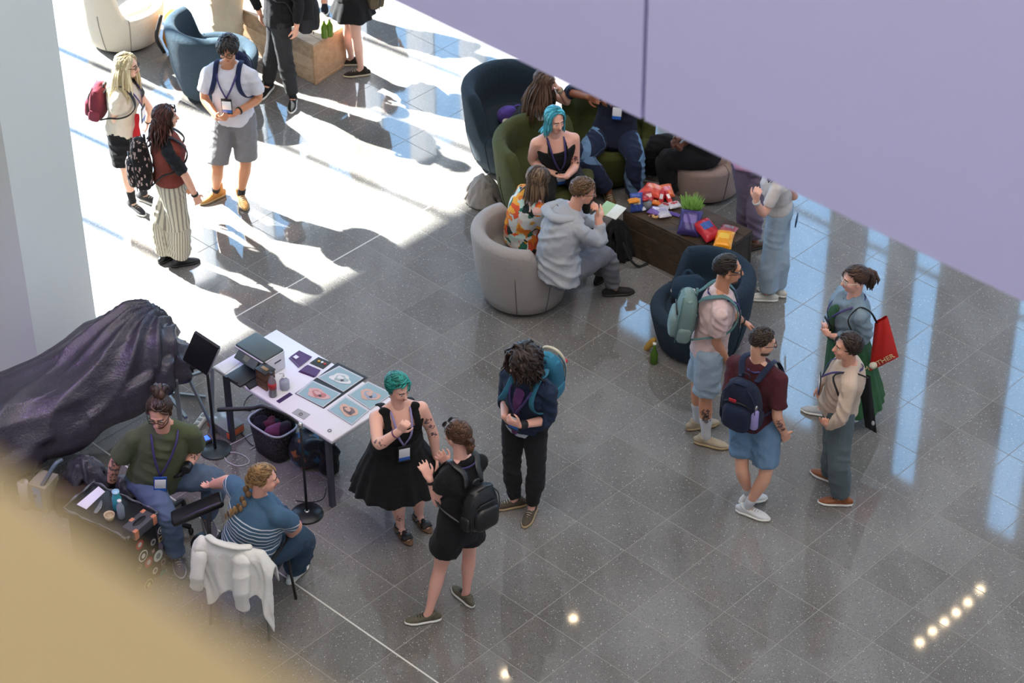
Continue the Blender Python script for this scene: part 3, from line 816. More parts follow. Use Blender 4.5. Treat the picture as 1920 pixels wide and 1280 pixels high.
            if length > 0.14:
                face = (P[:, 1] > 0.045) & (np.abs(P[:, 0]) < 0.062) & (P[:, 2] < 0.055)
                P[face, 0] = np.sign(P[face, 0] + 1e-6) * 0.07
                for a, b, rr in ((bodyc[0], bodyc[1], 0.085), (nk, pv, 0.15 * s.k / hk * s.b)):
                    ab = b - a; t = np.clip((P - a) @ ab / (ab @ ab), 0, 1); c = a + t[:, None] * ab; dv = P - c; ds = np.linalg.norm(dv, axis=1)
                    m = ds < rr; P[m] = c[m] + dv[m] / ds[m][:, None] * rr
            trail.append(P.copy())
        T = np.array(trail); prof = np.interp(np.linspace(0, 8, nst + 1), np.arange(9), [0.8, 1, 1, 1, 1, .95, .85, .65, .3]) * width
        vs, fs, at, off = [], [], [], 0
        for j in range(n):
            pts = T[:, j].copy()
            if curl:
                w = np.linspace(0, 1, nst + 1); ax = r.normal(size=3); ay = np.cross(ax, [0, 0, 1]); ph_ = r.rand() * 6
                pts += curl * 0.022 * (np.sin(w * 14 + ph_)[:, None] * nrm(ax) + np.cos(w * 14 + ph_)[:, None] * nrm(ay)) * w[:, None] ** 0.3
            wd = prof * (0.7 + 0.6 * r.rand())
            v, f = tube(pts, wd, wd * 0.5, None, 4); vs.append(v); fs += [tuple(x + off for x in q_) for q_ in f]; off += len(v); at.append(np.full(len(v), r.rand()))
        cv, cf = ell((0, 0, 0), (1, 1, 1), n=26, m=18); ok = inhair(cv, 0.05); vv = C0 + cv * Rr * 0.985
        cf = [f for f in cf if all(ok[q] for q in f)]
        vs.append(vv); fs += [tuple(x + off for x in q_) for q_ in cf]; at.append(np.full(len(vv), 0.15))
        v = s.headc + (np.concatenate(vs) @ s.M.T) * hk
        return mk(name, (v, fs), mat, s.root, attrs={'lock': np.concatenate(at)})
    def tuft(s, mat, a, pts, w, n=26, spread=0.02, name='ponytail', seed=5):
        """bundle of locks along a path (head space)"""
        r = np.random.RandomState(s.seed + seed); P = path([s.L(p) for p in pts], 9); vs, fs, at, off = [], [], [], 0
        for _ in range(n):
            o = r.normal(size=3) * spread; e = np.linspace(0.5, 1.3, 9)[:, None]
            v, f = tube(P + o * e + 0.004 * r.normal(size=P.shape), w * np.array([.6, 1, 1, 1, 1, 1, .9, .6, .2]), None, None, 5)
            vs.append(v); fs += [tuple(x + off for x in q) for q in f]; off += len(v); at.append(np.full(len(v), r.rand()))
        return mk(name, (np.concatenate(vs), fs), mat, s.root, attrs={'lock': np.concatenate(at)})
    def beard(s, mat, full=True):
        g = [ell((0, 0.05, -0.089), (0.0385, 0.0365, 0.03), n=20, m=12), ell((0, 0.021, -0.078), (0.058, 0.0585, 0.036), n=20, m=12), ell((0, 0.083, -0.048), (0.024, 0.012, 0.0055))] if full else [ell((0, 0.05, -0.091), (0.0375, 0.036, 0.028), n=20, m=12), ell((0, 0.083, -0.048), (0.023, 0.0105, 0.005))]
        v, f = join(*g); return mk('beard', xf((v, f), s.headc, M=s.M, s=s.hk), mat, s.root, attrs={'lock': 0.3 * np.ones(len(v))})
    def glasses(s, mat, up=0.0, dark=False):
        pr = []
        for q in (-1, 1):
            a = np.linspace(0, 2 * np.pi, 15)
            pr.append(tube([s.L((q * 0.033 + 0.024 * math.cos(t), 0.098 - 0.1 * up + abs(q) * -0.004, 0.002 + 0.02 * math.sin(t) + up)) for t in a], 0.0026, None, None, 5))
            pr.append(tube([s.L((q * 0.057, 0.092 - 0.1 * up, 0.006 + up)), s.L((q * 0.078, 0.05 - 0.1 * up, 0.008 + up)), s.L((q * 0.084, -0.01, 0.004 + up * 0.6))], 0.0026, None, None, 5))
        if dark:
            for q in (-1, 1): pr.append(ell(s.L((q * 0.033, 0.099 - 0.1 * up, 0.002 + up)), (0.024 * s.hk, 0.006, 0.02 * s.hk), M=s.M, n=12, m=7))
        pr.append(tube([s.L((-0.01, 0.101 - 0.1 * up, 0.006 + up)), s.L((0.01, 0.101 - 0.1 * up, 0.006 + up))], 0.0026, None, None, 5))
        return mk('glasses', join(*pr), mat, s.root)
    # ---- things worn
    def strip(s, name, pts, w, th, mat, parent, side=None, n=26):
        P = path(pts, n)
        return mk(name, tube(P, w / 2, th / 2, side, 8), mat, parent)
    def lanyard(s, mat, card, ease=0.03, drop=0.3, badge=None, blue=None, card_h=0.135, wallet='15171f'):
        """printed ribbon round the neck with a badge wallet"""
        e = s.tease + 0.02
        end = s.tp(0.97 - drop - 0.03, 0, 1.06, e) if badge is None else badge
        lf = [s.tp(0.985, -0.25, -1.0, e * .6), s.tp(0.99, -0.9, -0.2, e * .6), s.tp(0.95, -0.5, 0.8, e + .012), s.tp(0.97 - drop * 0.5, -0.25, 1.02, e), end + s.fs * 0.004]
        rt = [s.tp(0.985, -0.25, -1.0, e * .6), s.tp(0.985, 0.25, -1.0, e * .6), s.tp(0.99, 0.9, -0.2, e * .6), s.tp(0.95, 0.5, 0.8, e + .012), s.tp(0.97 - drop * 0.5, 0.25, 1.02, e), end + s.fs * 0.004]
        a = path(lf, 18); b = path(rt, 20)
        o = mk('lanyard', join(tube(a, 0.009, 0.003, s.spd * 0.5 + s.rs, 6), tube(b, 0.009, 0.003, s.spd * 0.5 - s.rs, 6)), mat, s.root)
        up = nrm(s.spd * 0.6 + ZU * 0.6); n_ = nrm(s.fs - up * (s.fs @ up)); r_ = np.cross(n_, up) * -1; M = np.stack([r_, n_, up], 1)
        c = end - up * (card_h * 0.5 + 0.01) + n_ * 0.012
        w = mk('badge', xf(rbox(0.1, 0.008, card_h + 0.03, 0.003), c, M=M), plain('badge_wallet_' + wallet, wallet, 0.3), o)
        mk('badge_card', xf(rbox(0.084, 0.004, card_h * 0.66, 0.001), c + n_ * 0.005 + up * 0.012, M=M), card, o)
        mk('badge_band', xf(rbox(0.084, 0.004, card_h * 0.26, 0.001), c + n_ * 0.005 - up * (card_h * 0.36), M=M), blue or plain('badge_blue', '2b62b8', 0.4), o)
        return o
    def bracelet(s, sd, mat, t=0.93, w=0.007):
        c = lerp(s.el[sd], s.wr[sd], t); d = nrm(s.wr[sd] - s.el[sd]); r = 0.031 * s.k * (1 + (s.b - 1) * .8); a = nrm(np.cross(d, ZU + 0.1)); b = np.cross(d, a); q = np.linspace(0, 2 * np.pi, 15)
        return mk('bracelet', tube(c + r * (np.cos(q)[:, None] * a + np.sin(q)[:, None] * b), w, 0.004, d, 6), mat, s.root)
    def shtop(s, sd, f):
        p = lerp(s.tp(1.0, 0.25 * sd, -0.3), s.sh[sd], 0.5)
        return p + s.spd * (0.05 * s.k + s.tease * .7 + 0.012) + s.fs * f * 0.16 * s.k - s.spd * abs(f) * 0.05
    def backpack(s, label, mat, mat2=None, strap=None, size=(0.3, 0.17, 0.44), drop=0.0, pocket=True, seed=0, e=0.86, front=True, side=(1, -1), group=None, gap=0.005, name='backpack', cyaw=None):
        """pack on the back with two shoulder straps, following the wearer's torso"""
        mat2 = mat2 or mat; strap = strap or mat
        w, d, h = size
        up = nrm(s.spd); bk = -nrm(s.fs - up * (s.fs @ up)); rt = s.rs; M = np.stack([rt, -bk, up], 1)
        tl = np.linalg.norm(s.neck - s.pel)
        _, _, _, tw, td = s.ts(np.array(0.7))
        topc = s.tp(0.9, 0, 0) - up * drop
        c = topc - up * (h / 2 - 0.02) + bk * (td + gap + 0.02 + d / 2)
        root = empty(name, c - up * h / 2, label, 'backpack', group)
        Vv, F = ell((0, 0, 0), (w / 2, d / 2, h / 2), n=28, m=18, e=0.62)
        Vv = Vv * np.stack([1 - 0.16 * np.clip(Vv[:, 2] / (h / 2), 0, 1), 1 - 0.25 * np.clip(Vv[:, 2] / (h / 2), 0, 1), np.ones(len(Vv))], 1)
        Vv = Vv + 0.007 * wob(Vv, 26, s.seed)[:, None] * nrm(np.array([0.3, -1, 0.2]))
        mk('body', (c + Vv @ M.T, F), mat, root)
        if pocket:
            Pv, F = ell((0, 0, 0), (w * 0.38, d * 0.3, h * 0.27), n=22, m=12, e=0.55)
            Pv = Pv + 0.004 * wob(Pv, 40, s.seed + 1)[:, None]
            mk('pocket', (c + (Pv + [0, -d * 0.42, -h * 0.16]) @ M.T, F), mat2, root)
            mk('zip', tube([c + M @ np.array(p) for p in ((-w * 0.34, -d * 0.45, h * 0.13), (-w * .2, -d * 0.52, h * 0.2), (w * .2, -d * 0.52, h * 0.2), (w * .34, -d * 0.45, h * 0.13))], 0.006, None, None, 6), plain('zip_dark', '15151a', 0.5), root)
        for q in (-1, 1):
            mk('seam', tube(path([c + M @ np.array(p) for p in ((q * w * .43, -d * .34, -h * .44), (q * w * .46, -d * .38, -h * .1), (q * w * .42, -d * .36, h * .25), (q * w * .22, -d * .3, h * .46))], 16), 0.0045, None, None, 5), strap, root)
            mk('side_pocket', xf(ell((0, 0, 0), (0.02, d * 0.33, h * 0.16), n=14, m=9, e=.6), c + M @ np.array([q * w * .47, 0, -h * .25]), M=M), mat2, root)
        mk('top_flap', tube(path([c + M @ np.array(p) for p in ((-w * .3, 0, h * .42), (0, -d * .1, h * .5), (w * .3, 0, h * .42))], 12), [.03] * 12, [.012] * 12, (0, 0, 1) if False else M @ np.array([0, 1, 0]), 8, True), mat2, root)
        a = [c + M @ np.array(p) for p in ((-0.03, d * 0.3, h * 0.47), (-0.02, d * 0.3, h * 0.56), (0.02, d * 0.3, h * 0.56), (0.03, d * 0.3, h * 0.47))]
        mk('handle', tube(path(a, 10), 0.011, 0.004, None, 6), strap, root)
        e_ = s.tease + 0.012
        for sd in side:
            A = lambda t, x, y, ee=e_: s.tp(t, x * sd, y, ee)
            pts = [c + M @ np.array((sd * 0.07, d * 0.42, h * 0.4)), A(0.93, 0.42, -1.05), s.shtop(sd, -.25), s.shtop(sd, .25), A(0.9, 0.58, 0.95), A(0.72, 0.62, 0.95), A(0.55, 0.85, 0.75), A(0.45, 1.04, 0.2), A(0.38, 0.98, -0.5), c + M @ np.array((sd * w * 0.4, d * 0.35, -h * 0.36))]
            ww = np.interp(np.linspace(0, 1, 34), [0, .15, .6, .75, 1], [.016, .025, .023, .011, .011])
            mk('strap', tube(path(pts, 34), ww, 0.006, s.rs * 1.0, 8), strap, root)
        s.pack = (c, M, size); return root
# ---------------------------------------------------------------- who is in the picture
BLACK = cloth('black_cloth', '17171a', rough=0.95, sheen=0.05); BLACK2 = cloth('black_cotton', '1e1e21', sheen=0.05)
LANY = plain('lanyard_purple', '3b2f66', 0.6); LANL = plain('lanyard_lilac', '8d84b5', 0.6)
CARD = plain('badge_paper', 'e6e6ea', 0.5, var=0.06, scale=60)
STRAPK = plain('webbing_black', '1a1b1f', 0.7, bump=0.3)
RUB = plain('rubber_white', 'd9d7d0', 0.6); RUBT = plain('rubber_tan', 'a08a66', 0.6); RUBK = plain('rubber_black', '19191a', 0.6); LACE = plain('lace_pale', 'b9ad98', 0.8)
METAL = plain('dark_metal', '26272a', 0.35, 0.8); GOLD = plain('gilt_wire', 'b59a6a', 0.3, 0.9); CLEAR = plain('clear_frame', 'd6cfcb', 0.2)
def stripes(attr, period, w, col, soft=0.03, off=0.0):
    def f(t, base, co):
        a = t.attr(attr); q = t.math('FRACT', t.math('ADD', t.math('DIVIDE', a, period), off)); m = t.math('LESS_THAN', q, w)
        return t.mix(m, base, lin(col))
    return f
def blobs(cols, scale, thr=0.0):
    def f(t, base, co):
        nz = t.n('TexNoise'); nz.inputs['Scale'].default_value = scale * 0.5; t.l(co, nz.inputs['Vector'])
        v = t.n('TexVoronoi'); v.inputs['Scale'].default_value = scale; v.distance = 'MANHATTAN'
        mx = t.n('VectorMath'); mx.operation = 'MULTIPLY_ADD'; mx.inputs[1].default_value = (0.12, 0.12, 0.12)
        t.l(nz.outputs['Color'], mx.inputs[0]); t.l(co, mx.inputs[2]); t.l(mx.outputs[0], v.inputs['Vector'])
        sp = t.n('SeparateColor'); t.l(v.outputs['Color'], sp.inputs[0]); n = len(cols)
        c = t.ramp(sp.outputs[0], [(i / n, lin(x) if x else lin('808080')) for i, x in enumerate(cols)], 'CONSTANT')
        m = t.math('GREATER_THAN', sp.outputs[1], thr)
        return t.mix(m, base, c)
    return f
def pinstripe(col, reps):
    def f(t, base, co):
        a = t.math('MULTIPLY', t.attr('around'), reps); return t.mix(t.math('GREATER_THAN', t.math('SINE', a), 0.35), base, lin(col))
    return f
def tattoo(p, sd, col='5a4a52', at=(0.5, 0.75, 0.3), which='arm', ph=0):
    """inked motifs lying on the skin of one limb"""
    pts = smoothbend(p.sh[sd], p.el[sd], p.wr[sd]) if which == 'arm' else smoothbend(p.hip[sd], p.kn[sd], p.an[sd])
    if 'ink_' + col not in MATS:
        t_ = NT('ink_' + col); t_.b.inputs['Base Color'].default_value = lin(col); t_.b.inputs['Roughness'].default_value = .6
        co_ = t_.coord(); t_.l(t_.math('MULTIPLY', t_.math('GREATER_THAN', t_.noise(38, 3, co_, .6), .5), .75), t_.b.inputs['Alpha']); MATS['ink_' + col] = t_.m
    m = MATS['ink_' + col]
    for k, t in enumerate(at):
        P = cut(pts, t - 0.055, t + 0.055, 5); d = nrm(P[-1] - P[0]); cam_ = nrm(CAMP - P[2]); side = nrm(np.cross(d, cam_)); nr = nrm(np.cross(side, d))
        if nr @ cam_ < 0: nr = -nr
        R = np.interp(t, [0, .25, .5, .62, 1.0], [.05, .045, .038, .039, .026]) if which == 'arm' else np.interp(t, [0, .2, .46, .55, .68, .9, 1.0], [.088, .08, .056, .052, .056, .036, .034])
        R = R * p.k * (1 + (p.b - 1) * .8) * (1.1 if p.sex == 'm' and which == 'arm' else 1.0) + 0.0015
        # a curved patch wrapped round the limb
        us = np.linspace(-0.9, 0.9, 7) + ph; ls = np.linspace(0, 1, 7); vv, ff = [], []
        for a_ in range(7):
            c = lerp(P[0], P[-1], ls[a_])
            for b_ in range(7):
                w = (1 - (2 * ls[a_] - 1) ** 2) ** 0.5 * (0.8 + 0.3 * math.sin(5 * a_ + k)); u = (us[b_] - ph) * w + ph
                vv.append(c + R * (math.cos(u) * nr + math.sin(u) * side))
        for a_ in range(6):
            for b_ in range(6):
                ff.append((a_ * 7 + b_, a_ * 7 + b_ + 1, a_ * 7 + b_ + 8, a_ * 7 + b_ + 7))
        mk('tattoo', (vv, ff), m, p.root)

JEANS = cloth('denim_mid', '566f8c', var=0.25, scale=14); JEANL = cloth('denim_light', '98a9b8', var=0.22, scale=12); JEAND = cloth('denim_dark', '2c4057', var=0.2, scale=12)

# 1 fair-haired woman, upper left
p = Person('woman with long fair hair, cream tee and black shorts carrying a maroon rucksack', 1.66, (262, 388), (229, 262), (231, 156), (239, 122), -12,
    arms=[((214, 224), (248, 252), 0, 0.08), ((283, 207), (277, 228), 0.05, 0.0)][0:1] + [((283, 207), (277, 228), 0.1, 0.02)],
    legs=[((236, 319), (249, 378), 0, 0.085), ((262, 326), (270, 362), 0.05, 0.085)], toes=[(274, 405), (288, 378)], pel_dy=0.02, skin='e0b8a0', hpitch=-5)
p.top(cloth('cream_tee', 'd9cdbb'), 0.3, -0.02, ease=0.02); p.pants(BLACK, 0.42, ease=0.02, flare=0.03, name='shorts')
p.shoes('sneaker', cloth('grey_shoe', '3a3a3c'), RUB, LACE, cloth('sock_black', '202022'), 0.1)
p.hair(hairmat('hair_blond', 'b09a6c', 'efe0b8'), 'long', 190, 0.42, width=0.02); p.glasses(METAL); p.bracelet(-1, STRAPK); p.lanyard(LANY, CARD, drop=0.35)
P1 = p
p.backpack('maroon rucksack worn by the fair-haired woman in cream', cloth('maroon_canvas', '6a2735'), cloth('maroon_canvas2', '7a3040'), STRAPK, size=(0.28, 0.16, 0.38), drop=.04)
# 2 woman in striped trousers
p = Person('dark-haired woman in pinstriped cream trousers with a red and black top', 1.66, (330, 492), (321, 354), (309, 252), (311, 219), 12,
    arms=[((347, 328), (366, 366), -0.03, 0.02), ((330, 300), (345, 340), 0.1, 0.1)],
    legs=[((336, 418), (337, 483), 0, 0.085), ((300, 415), (311, 474), 0.05, 0.085)], toes=[(374, 487), (333, 474)], skin='dba98f', hpitch=0)
p.top(cloth('rust_top', '7d3a30'), -1, 0.12, ease=0.03, name='vest'); p.top(cloth('black_sleeve', '1b1d21'), 0.46, 0.68, ease=0.013, name='undershirt')
p.pants(cloth('pinstripe', 'c9c0ab', pattern=pinstripe('8d867c', 26)), 0.96, ease=0.022, flare=0.045, waist=0.3)
p.shoes('sneaker', plain('black_leather', '151517', 0.35), RUBK); p.hair(hairmat('hair_dkbrown', '2a1714', '5a3028'), 'long', 160, 0.3, curl=0.4); p.bracelet(1, STRAPK, 0.95, 0.012)
p.glasses(METAL, up=0.075, dark=True)
def speck(t, base, co):
    v = t.n('TexVoronoi'); v.inputs['Scale'].default_value = 46; v.distance = 'MANHATTAN'; mp = t.n('Mapping'); mp.inputs['Scale'].default_value = (1, 1, 0.45); mp.inputs['Rotation'].default_value = (0.5, 0.6, 0.4)
    t.l(co, mp.inputs['Vector']); t.l(mp.outputs[0], v.inputs['Vector']); sp = t.n('SeparateColor'); t.l(v.outputs['Color'], sp.inputs[0])
    return t.mix(t.math('MULTIPLY', t.math('GREATER_THAN', sp.outputs[0], 0.42), t.math('LESS_THAN', v.outputs['Distance'], 0.62)), base, lin('b79c94'))
p.backpack('black rucksack with a pale flecked print on the woman in pinstriped trousers', cloth('fleck_print', '1c1719', pattern=speck), None, STRAPK, size=(0.3, 0.19, 0.5), drop=-0.02)
# 3 man in white tee
p = Person('man in white tee, grey cargo shorts and tan boots facing the camera', 1.79, (430, 372), (438, 238), (429, 123), (427, 92), -98, sex='m',
    arms=[((382, 184), (408, 221), -0.02, -0.16), ((487, 184), (446, 209), -0.02, -0.16)],
    legs=[((407, 318), (405, 357), -0.03, 0.085), ((461, 303), (452, 362), 0.0, 0.085)], toes=[(377, 380), (461, 392)], skin='c08a68', build=1.04, hpitch=-16,
    hands={1: {'at': (424, 224), 'curl': 0.6, 'dy': -0.02}, -1: {'at': (428, 222), 'curl': 0.5, 'dy': -0.02}})
p.top(cloth('white_tee', 'd4d3dc'), 0.38, -0.06, ease=0.022, sl_ease=0.018, sl_flare=0.02, flare=0.02); p.pants(cloth('grey_shorts', '7d7c80'), 0.5, ease=0.016, flare=0.03, name='shorts')
for sd in (1, -1):
    q = cut(smoothbend(p.hip[sd], p.kn[sd], p.an[sd]), 0.28, 0.42, 3); p.garment('cargo_pocket', [tube(q + p.rp * sd * 0.085, 0.02, 0.06, p.rp, 10, True)], cloth('grey_pocket', '757478'), 0.011, 0.002, 3)
p.shoes('boot', plain('tan_leather', 'ab7a3c', 0.6, bump=0.3), RUBT, LACE, cloth('sock_dark', '2c2c30'), 0.0)
p.hair(hairmat('hair_black', '14110f', '332a24'), 'fringe', 170, 0.12, width=0.018, vol=1.1); p.glasses(METAL); p.lanyard(LANY, CARD, drop=0.36); p.bracelet(-1, STRAPK, 0.93, 0.01)
p.beard(hairmat('hair_black', '14110f'), False) if False else None
p.backpack('navy rucksack on the back of the man in the white tee', cloth('navy_nylon', '1c2440'), None, cloth('navy_strap', '20284a'), size=(0.3, 0.17, 0.46))
WT = p
# 4 beige trousers, head out of frame
p = Person('person in wide beige trousers standing behind the man in white, cut off by the frame', 1.7, (424, 100), (424, -55), (424, -150), (424, -185), -80, arms=[((392, -80), (395, -30), 0, 0), ((458, -80), (452, -30), 0, 0)],
    legs=[((412, 20), (411, 88), 0, 0.085), ((437, 20), (438, 90), 0, 0.085)], toes=[(405, 118), (440, 120)], vox=0.01)
p.pants(cloth('beige_twill', 'd2c1a6'), 0.97, ease=0.03, flare=0.03); p.top(cloth('beige_top', 'cbb99c'), 0.95, -0.1, ease=0.025); p.shoes('sneaker', RUB, RUB); p.hair(hairmat('hair_brown', '3a271b'), 'short', 90, 0.1)
# 5 walker in black
p = Person('person in black jacket and trousers striding past the plank box', 1.76, (527, 180), (524, 40), (518, -72), (512, -106), -172, sex='m', arms=[((470, -20), (487, 24), 0, -0.05), ((562, 0), (556, 50), 0, 0.03)],
    legs=[((512, 92), (502, 158), 0.04, 0.1), ((534, 108), (549, 182), -0.05, 0.085)], toes=[(490, 182), (545, 213)], vox=0.009)
p.pants(cloth('washed_black', '2c2c2f'), 0.96, ease=0.018, flare=0.012); p.top(BLACK, 0.93, -0.12, ease=0.028, flare=0.025, collar=True, name='jacket'); p.shoes('sneaker', cloth('canvas_black', '1d1d1f'), RUB, None, cloth('sock_black', '202022'), 0.06); p.hair(hairmat('hair_black', '14110f'), 'short', 90, 0.1)
p.backpack('black rucksack on the walker beside the plank box', cloth('black_nylon', '202023'), cloth('black_nylon2', '2a2a2e'), STRAPK, size=(0.32, 0.2, 0.5), drop=0.2)
# 6 person in black skirt
p = Person('person in black dress and canvas shoes beside the plank box at the top edge', 1.68, (666, 132), (660, -12), (664, -112), (660, -146), -175, arms=[((640, -60), (640, -20), -0.05, -0.1), ((700, -55), (694, -12), 0.05, 0)],
    legs=[((652, 62), (659, 108), 0.06, 0.085), ((668, 68), (677, 128), -0.04, 0.085)], toes=[(632, 118), (634, 142)], skin='d7b09f', vox=0.009)
p.top(BLACK, 0.95, -0.1, ease=0.03, name='coat'); p.skirt(BLACK, 0.3, 0.66, 0.27, pleats=9); p.shoes('sneaker', cloth('canvas_dkbrown', '2e2822'), plain('rubber_cream', 'b3a78f', 0.6), LACE); p.hair(hairmat('hair_brown', '3a271b'), 'long', 90, 0.3)
p.backpack('khaki shoulder bag with a blue tie at the frame edge', cloth('khaki_canvas', '5c5141'), None, STRAPK, size=(0.27, 0.15, 0.42), side=(1,), name='shoulder_bag', drop=.22)

# ---- the lounge
# 7 long-haired woman on the navy chair
p = Person('long-haired woman in navy armchair raising a hand to her mouth', 1.66, (985, 300), (984, 234), (1017, 176), (1023, 152), -5, seat=0.52,
    arms=[((1017, 236), (1040, 258), -0.03, 0.0), ((1068, 194), (1046, 165), -0.1, 0.02)], legs=[((1044, 268), (1046, 326), 'z', 0.085), ((1050, 248), (1056, 306), 'z', 0.085)], toes=[(1072, 322), (1084, 304)], skin='d8ab92', hpitch=-12, neck_dy=0.03,
    hands={-1: {'curl': 0.9}})
p.top(cloth('white_tshirt', 'd8d4cd'), 0.3, 0.0); p.top(cloth('black_vest', '1c1c22'), -1, 0.0, ease=0.02, name='vest'); p.pants(BLACK, 0.95); p.shoes('sneaker', BLACK, RUB); p.lanyard(LANY, CARD)
p.hair(hairmat('hair_longbrown', '3b2a20', '6d5240'), 'long', 190, 0.46, width=0.019, part=0.0); p.bracelet(-1, plain('wristband', 'a89a80', 0.7), 0.85, 0.02)
# 8 blue-haired woman
p = Person('blue-haired woman in black vest top sitting in the front green armchair', 1.68, (1058, 400), (1046, 318), (1040, 252), (1041, 224), -78, seat=0.54, build=1.12,
    arms=[((996, 302), (1043, 327), 0.05, -0.16), ((1079, 312), (1062, 331), 0.05, -0.16)], legs=[((1024, 362), (1036, 420), 'z', 0.085), ((1090, 356), (1092, 410), 'z', 0.085)], toes=[(1040, 438), (1104, 424)], skin='e2b29e', hpitch=-8, hyaw=-62,
    hands={1: {'at': (1066, 338), 'curl': 0.5}, -1: {'at': (1048, 335), 'curl': 0.5}})
tank = cloth('black_tank', '141416', sheen=0.02)
st = [tube(path([p.tp(.72, .42 * q, 1.0, .012), p.tp(.85, .46 * q, .98, .014), p.tp(.955, .6 * q, .35, .014), p.tp(.93, .55 * q, -.6, .014), p.tp(.8, .5 * q, -1.0, .012)], 14), 0.018, 0.009, p.rs, 8) for q in (-1, 1)]
g_ = [p.torso(-0.05, 0.76, 0.012, 11)] + st
p.garment('vest_top', g_, tank, 0.0095, 0.002, 3); p.pants(BLACK2, 0.96); p.shoes('sneaker', BLACK, RUBK); p.lanyard(LANY, CARD, drop=0.62, ease=0.02); tattoo(p, -1, '6a4a4c', (0.36, 0.44))
p.hair(hairmat('hair_blue', '1f7f93', '58c0cf'), 'bob', 170, 0.24, width=0.02, part=0.3)
BLUEH = p
# 9 man in patchwork denim
p = Person('man in navy shirt and patchwork denim trousers in the back green armchair', 1.8, (1165, 385), (1152, 250), (1168, 142), (1168, 106), -98, seat=0.55, sex='m',
    arms=[((1066, 172), (1102, 182), 0.03, -0.12), ((1192, 205), (1146, 202), 0.0, -0.2)], legs=[((1092, 294), (1141, 358), 'z', 0.1), ((1192, 296), (1187, 366), 'z', 0.085)], toes=[(1154, 398), (1191, 392)], skin='8a5a40', hpitch=-25, build=1.05,
    hands={1: {'at': (1120, 188)}, -1: {'at': (1127, 194)}})
def patchwork(t, base, co):
    a = t.attr('around'); m = t.math('LESS_THAN', t.math('ABSOLUTE', a), 0.75)
    b = t.attr('along'); ch = t.math('GREATER_THAN', t.math('SINE', t.math('MULTIPLY', b, 620.0)), 0.2)
    lt = t.mix(t.math('MULTIPLY', ch, 0.55), lin('7396b8'), lin('4a6d94'))
    x = t.mix(m, base, lt)
    e = t.math('LESS_THAN', t.math('ABSOLUTE', t.math('SUBTRACT', t.math('ABSOLUTE', t.math('SUBTRACT', a, 0.25)), 0.95)), 0.07)
    x = t.mix(e, x, lin('1b2438'))
    tri = t.math('GREATER_THAN', t.math('SINE', t.math('ADD', t.math('MULTIPLY', b, 9.0), a)), 0.86)
    return t.mix(t.math('MULTIPLY', tri, 0.8), x, lin('6f8fb0'))
p.top(cloth('navy_shirt', '1b2032'), 0.62, -0.14, ease=0.03, flare=0.03, sl_ease=0.02, collar=True); p.pants(cloth('patchwork_denim', '1f2740', pattern=patchwork), 0.95, ease=0.022, flare=0.02)
p.garment('sleeve', [p.limb('arm', 1, 0.05, 0.62, 0.026, 8)], JEAND, 0.011, 0.004, 4)
p.shoes('sneaker', plain('brown_suede', '5b4630', 0.8), RUBT, LACE); p.hair(hairmat('hair_black', '14110f'), 'short', 100, 0.06); p.lanyard(LANY, CARD, drop=0.3, ease=0.045)
# 10 person in black on the pale armchair
p = Person('person in black with folded hands sitting on the pinkish armchair', 1.76, (1245, 372), (1322, 285), (1318, 188), (1316, 152), -178, seat=0.54, sex='m',
    arms=[((1290, 262), (1276, 274), -0.1, -0.05), ((1298, 240), (1270, 262), 0.08, -0.08)], legs=[((1232, 268), (1221, 326), 'z', 0.085), ((1246, 298), (1258, 366), 'z', 0.085)], toes=[(1196, 330), (1236, 384)][::1], skin='5f3f30', vox=0.0085)
p.legs = 0
p.top(BLACK, 0.66, -0.1, ease=0.03); p.pants(BLACK, 0.93, ease=0.028, flare=0.02); p.shoes('sneaker', plain('mottled_shoe', '8b857d', 0.8, var=0.5, scale=60), RUB, None, cloth('sock_white', 'c9c9cc'), 0.12); p.hair(hairmat('hair_black', '14110f'), 'short', 90, 0.06)
# 11 woman in the citrus print shirt
p = Person('woman in orange and mint printed shirt seated on the grey armchair', 1.64, (1010, 470), (982, 444), (999, 362), (1010, 334), 28, seat=0.53, build=1.1, syaw=20,
    arms=[((1020, 425), (1042, 420), -0.06, 0.1), ((985, 385), (1010, 390), 0.2, 0.15)], legs=[((1056, 436), (1062, 494), 'z', 0.085), ((1044, 412), (1052, 470), 'z', 0.085)], toes=[(1082, 486), (1072, 458)], skin='d7a88e', hpitch=-15, hyaw=25, hunch=0.04)
p.top(cloth('citrus_print', 'd8d6cf', pattern=blobs(['e27a2a', 'bcd3c8', 'd9d5cf', '2f6b58', 'e4b3a6', 'd9532c', 'f0a63c', '1f2a2a'], 15, 0.2)), 0.5, -0.06, ease=0.024, flare=0.02, sl_ease=0.022, sl_flare=0.02)
p.pants(cloth('brown_black', '2a2523'), 0.95, ease=0.022); p.shoes('sneaker', BLACK, RUBK); p.hair(hairmat('hair_ash', '3d2d22', '8a7058'), 'long', 180, 0.27, width=0.019)
CIT = p
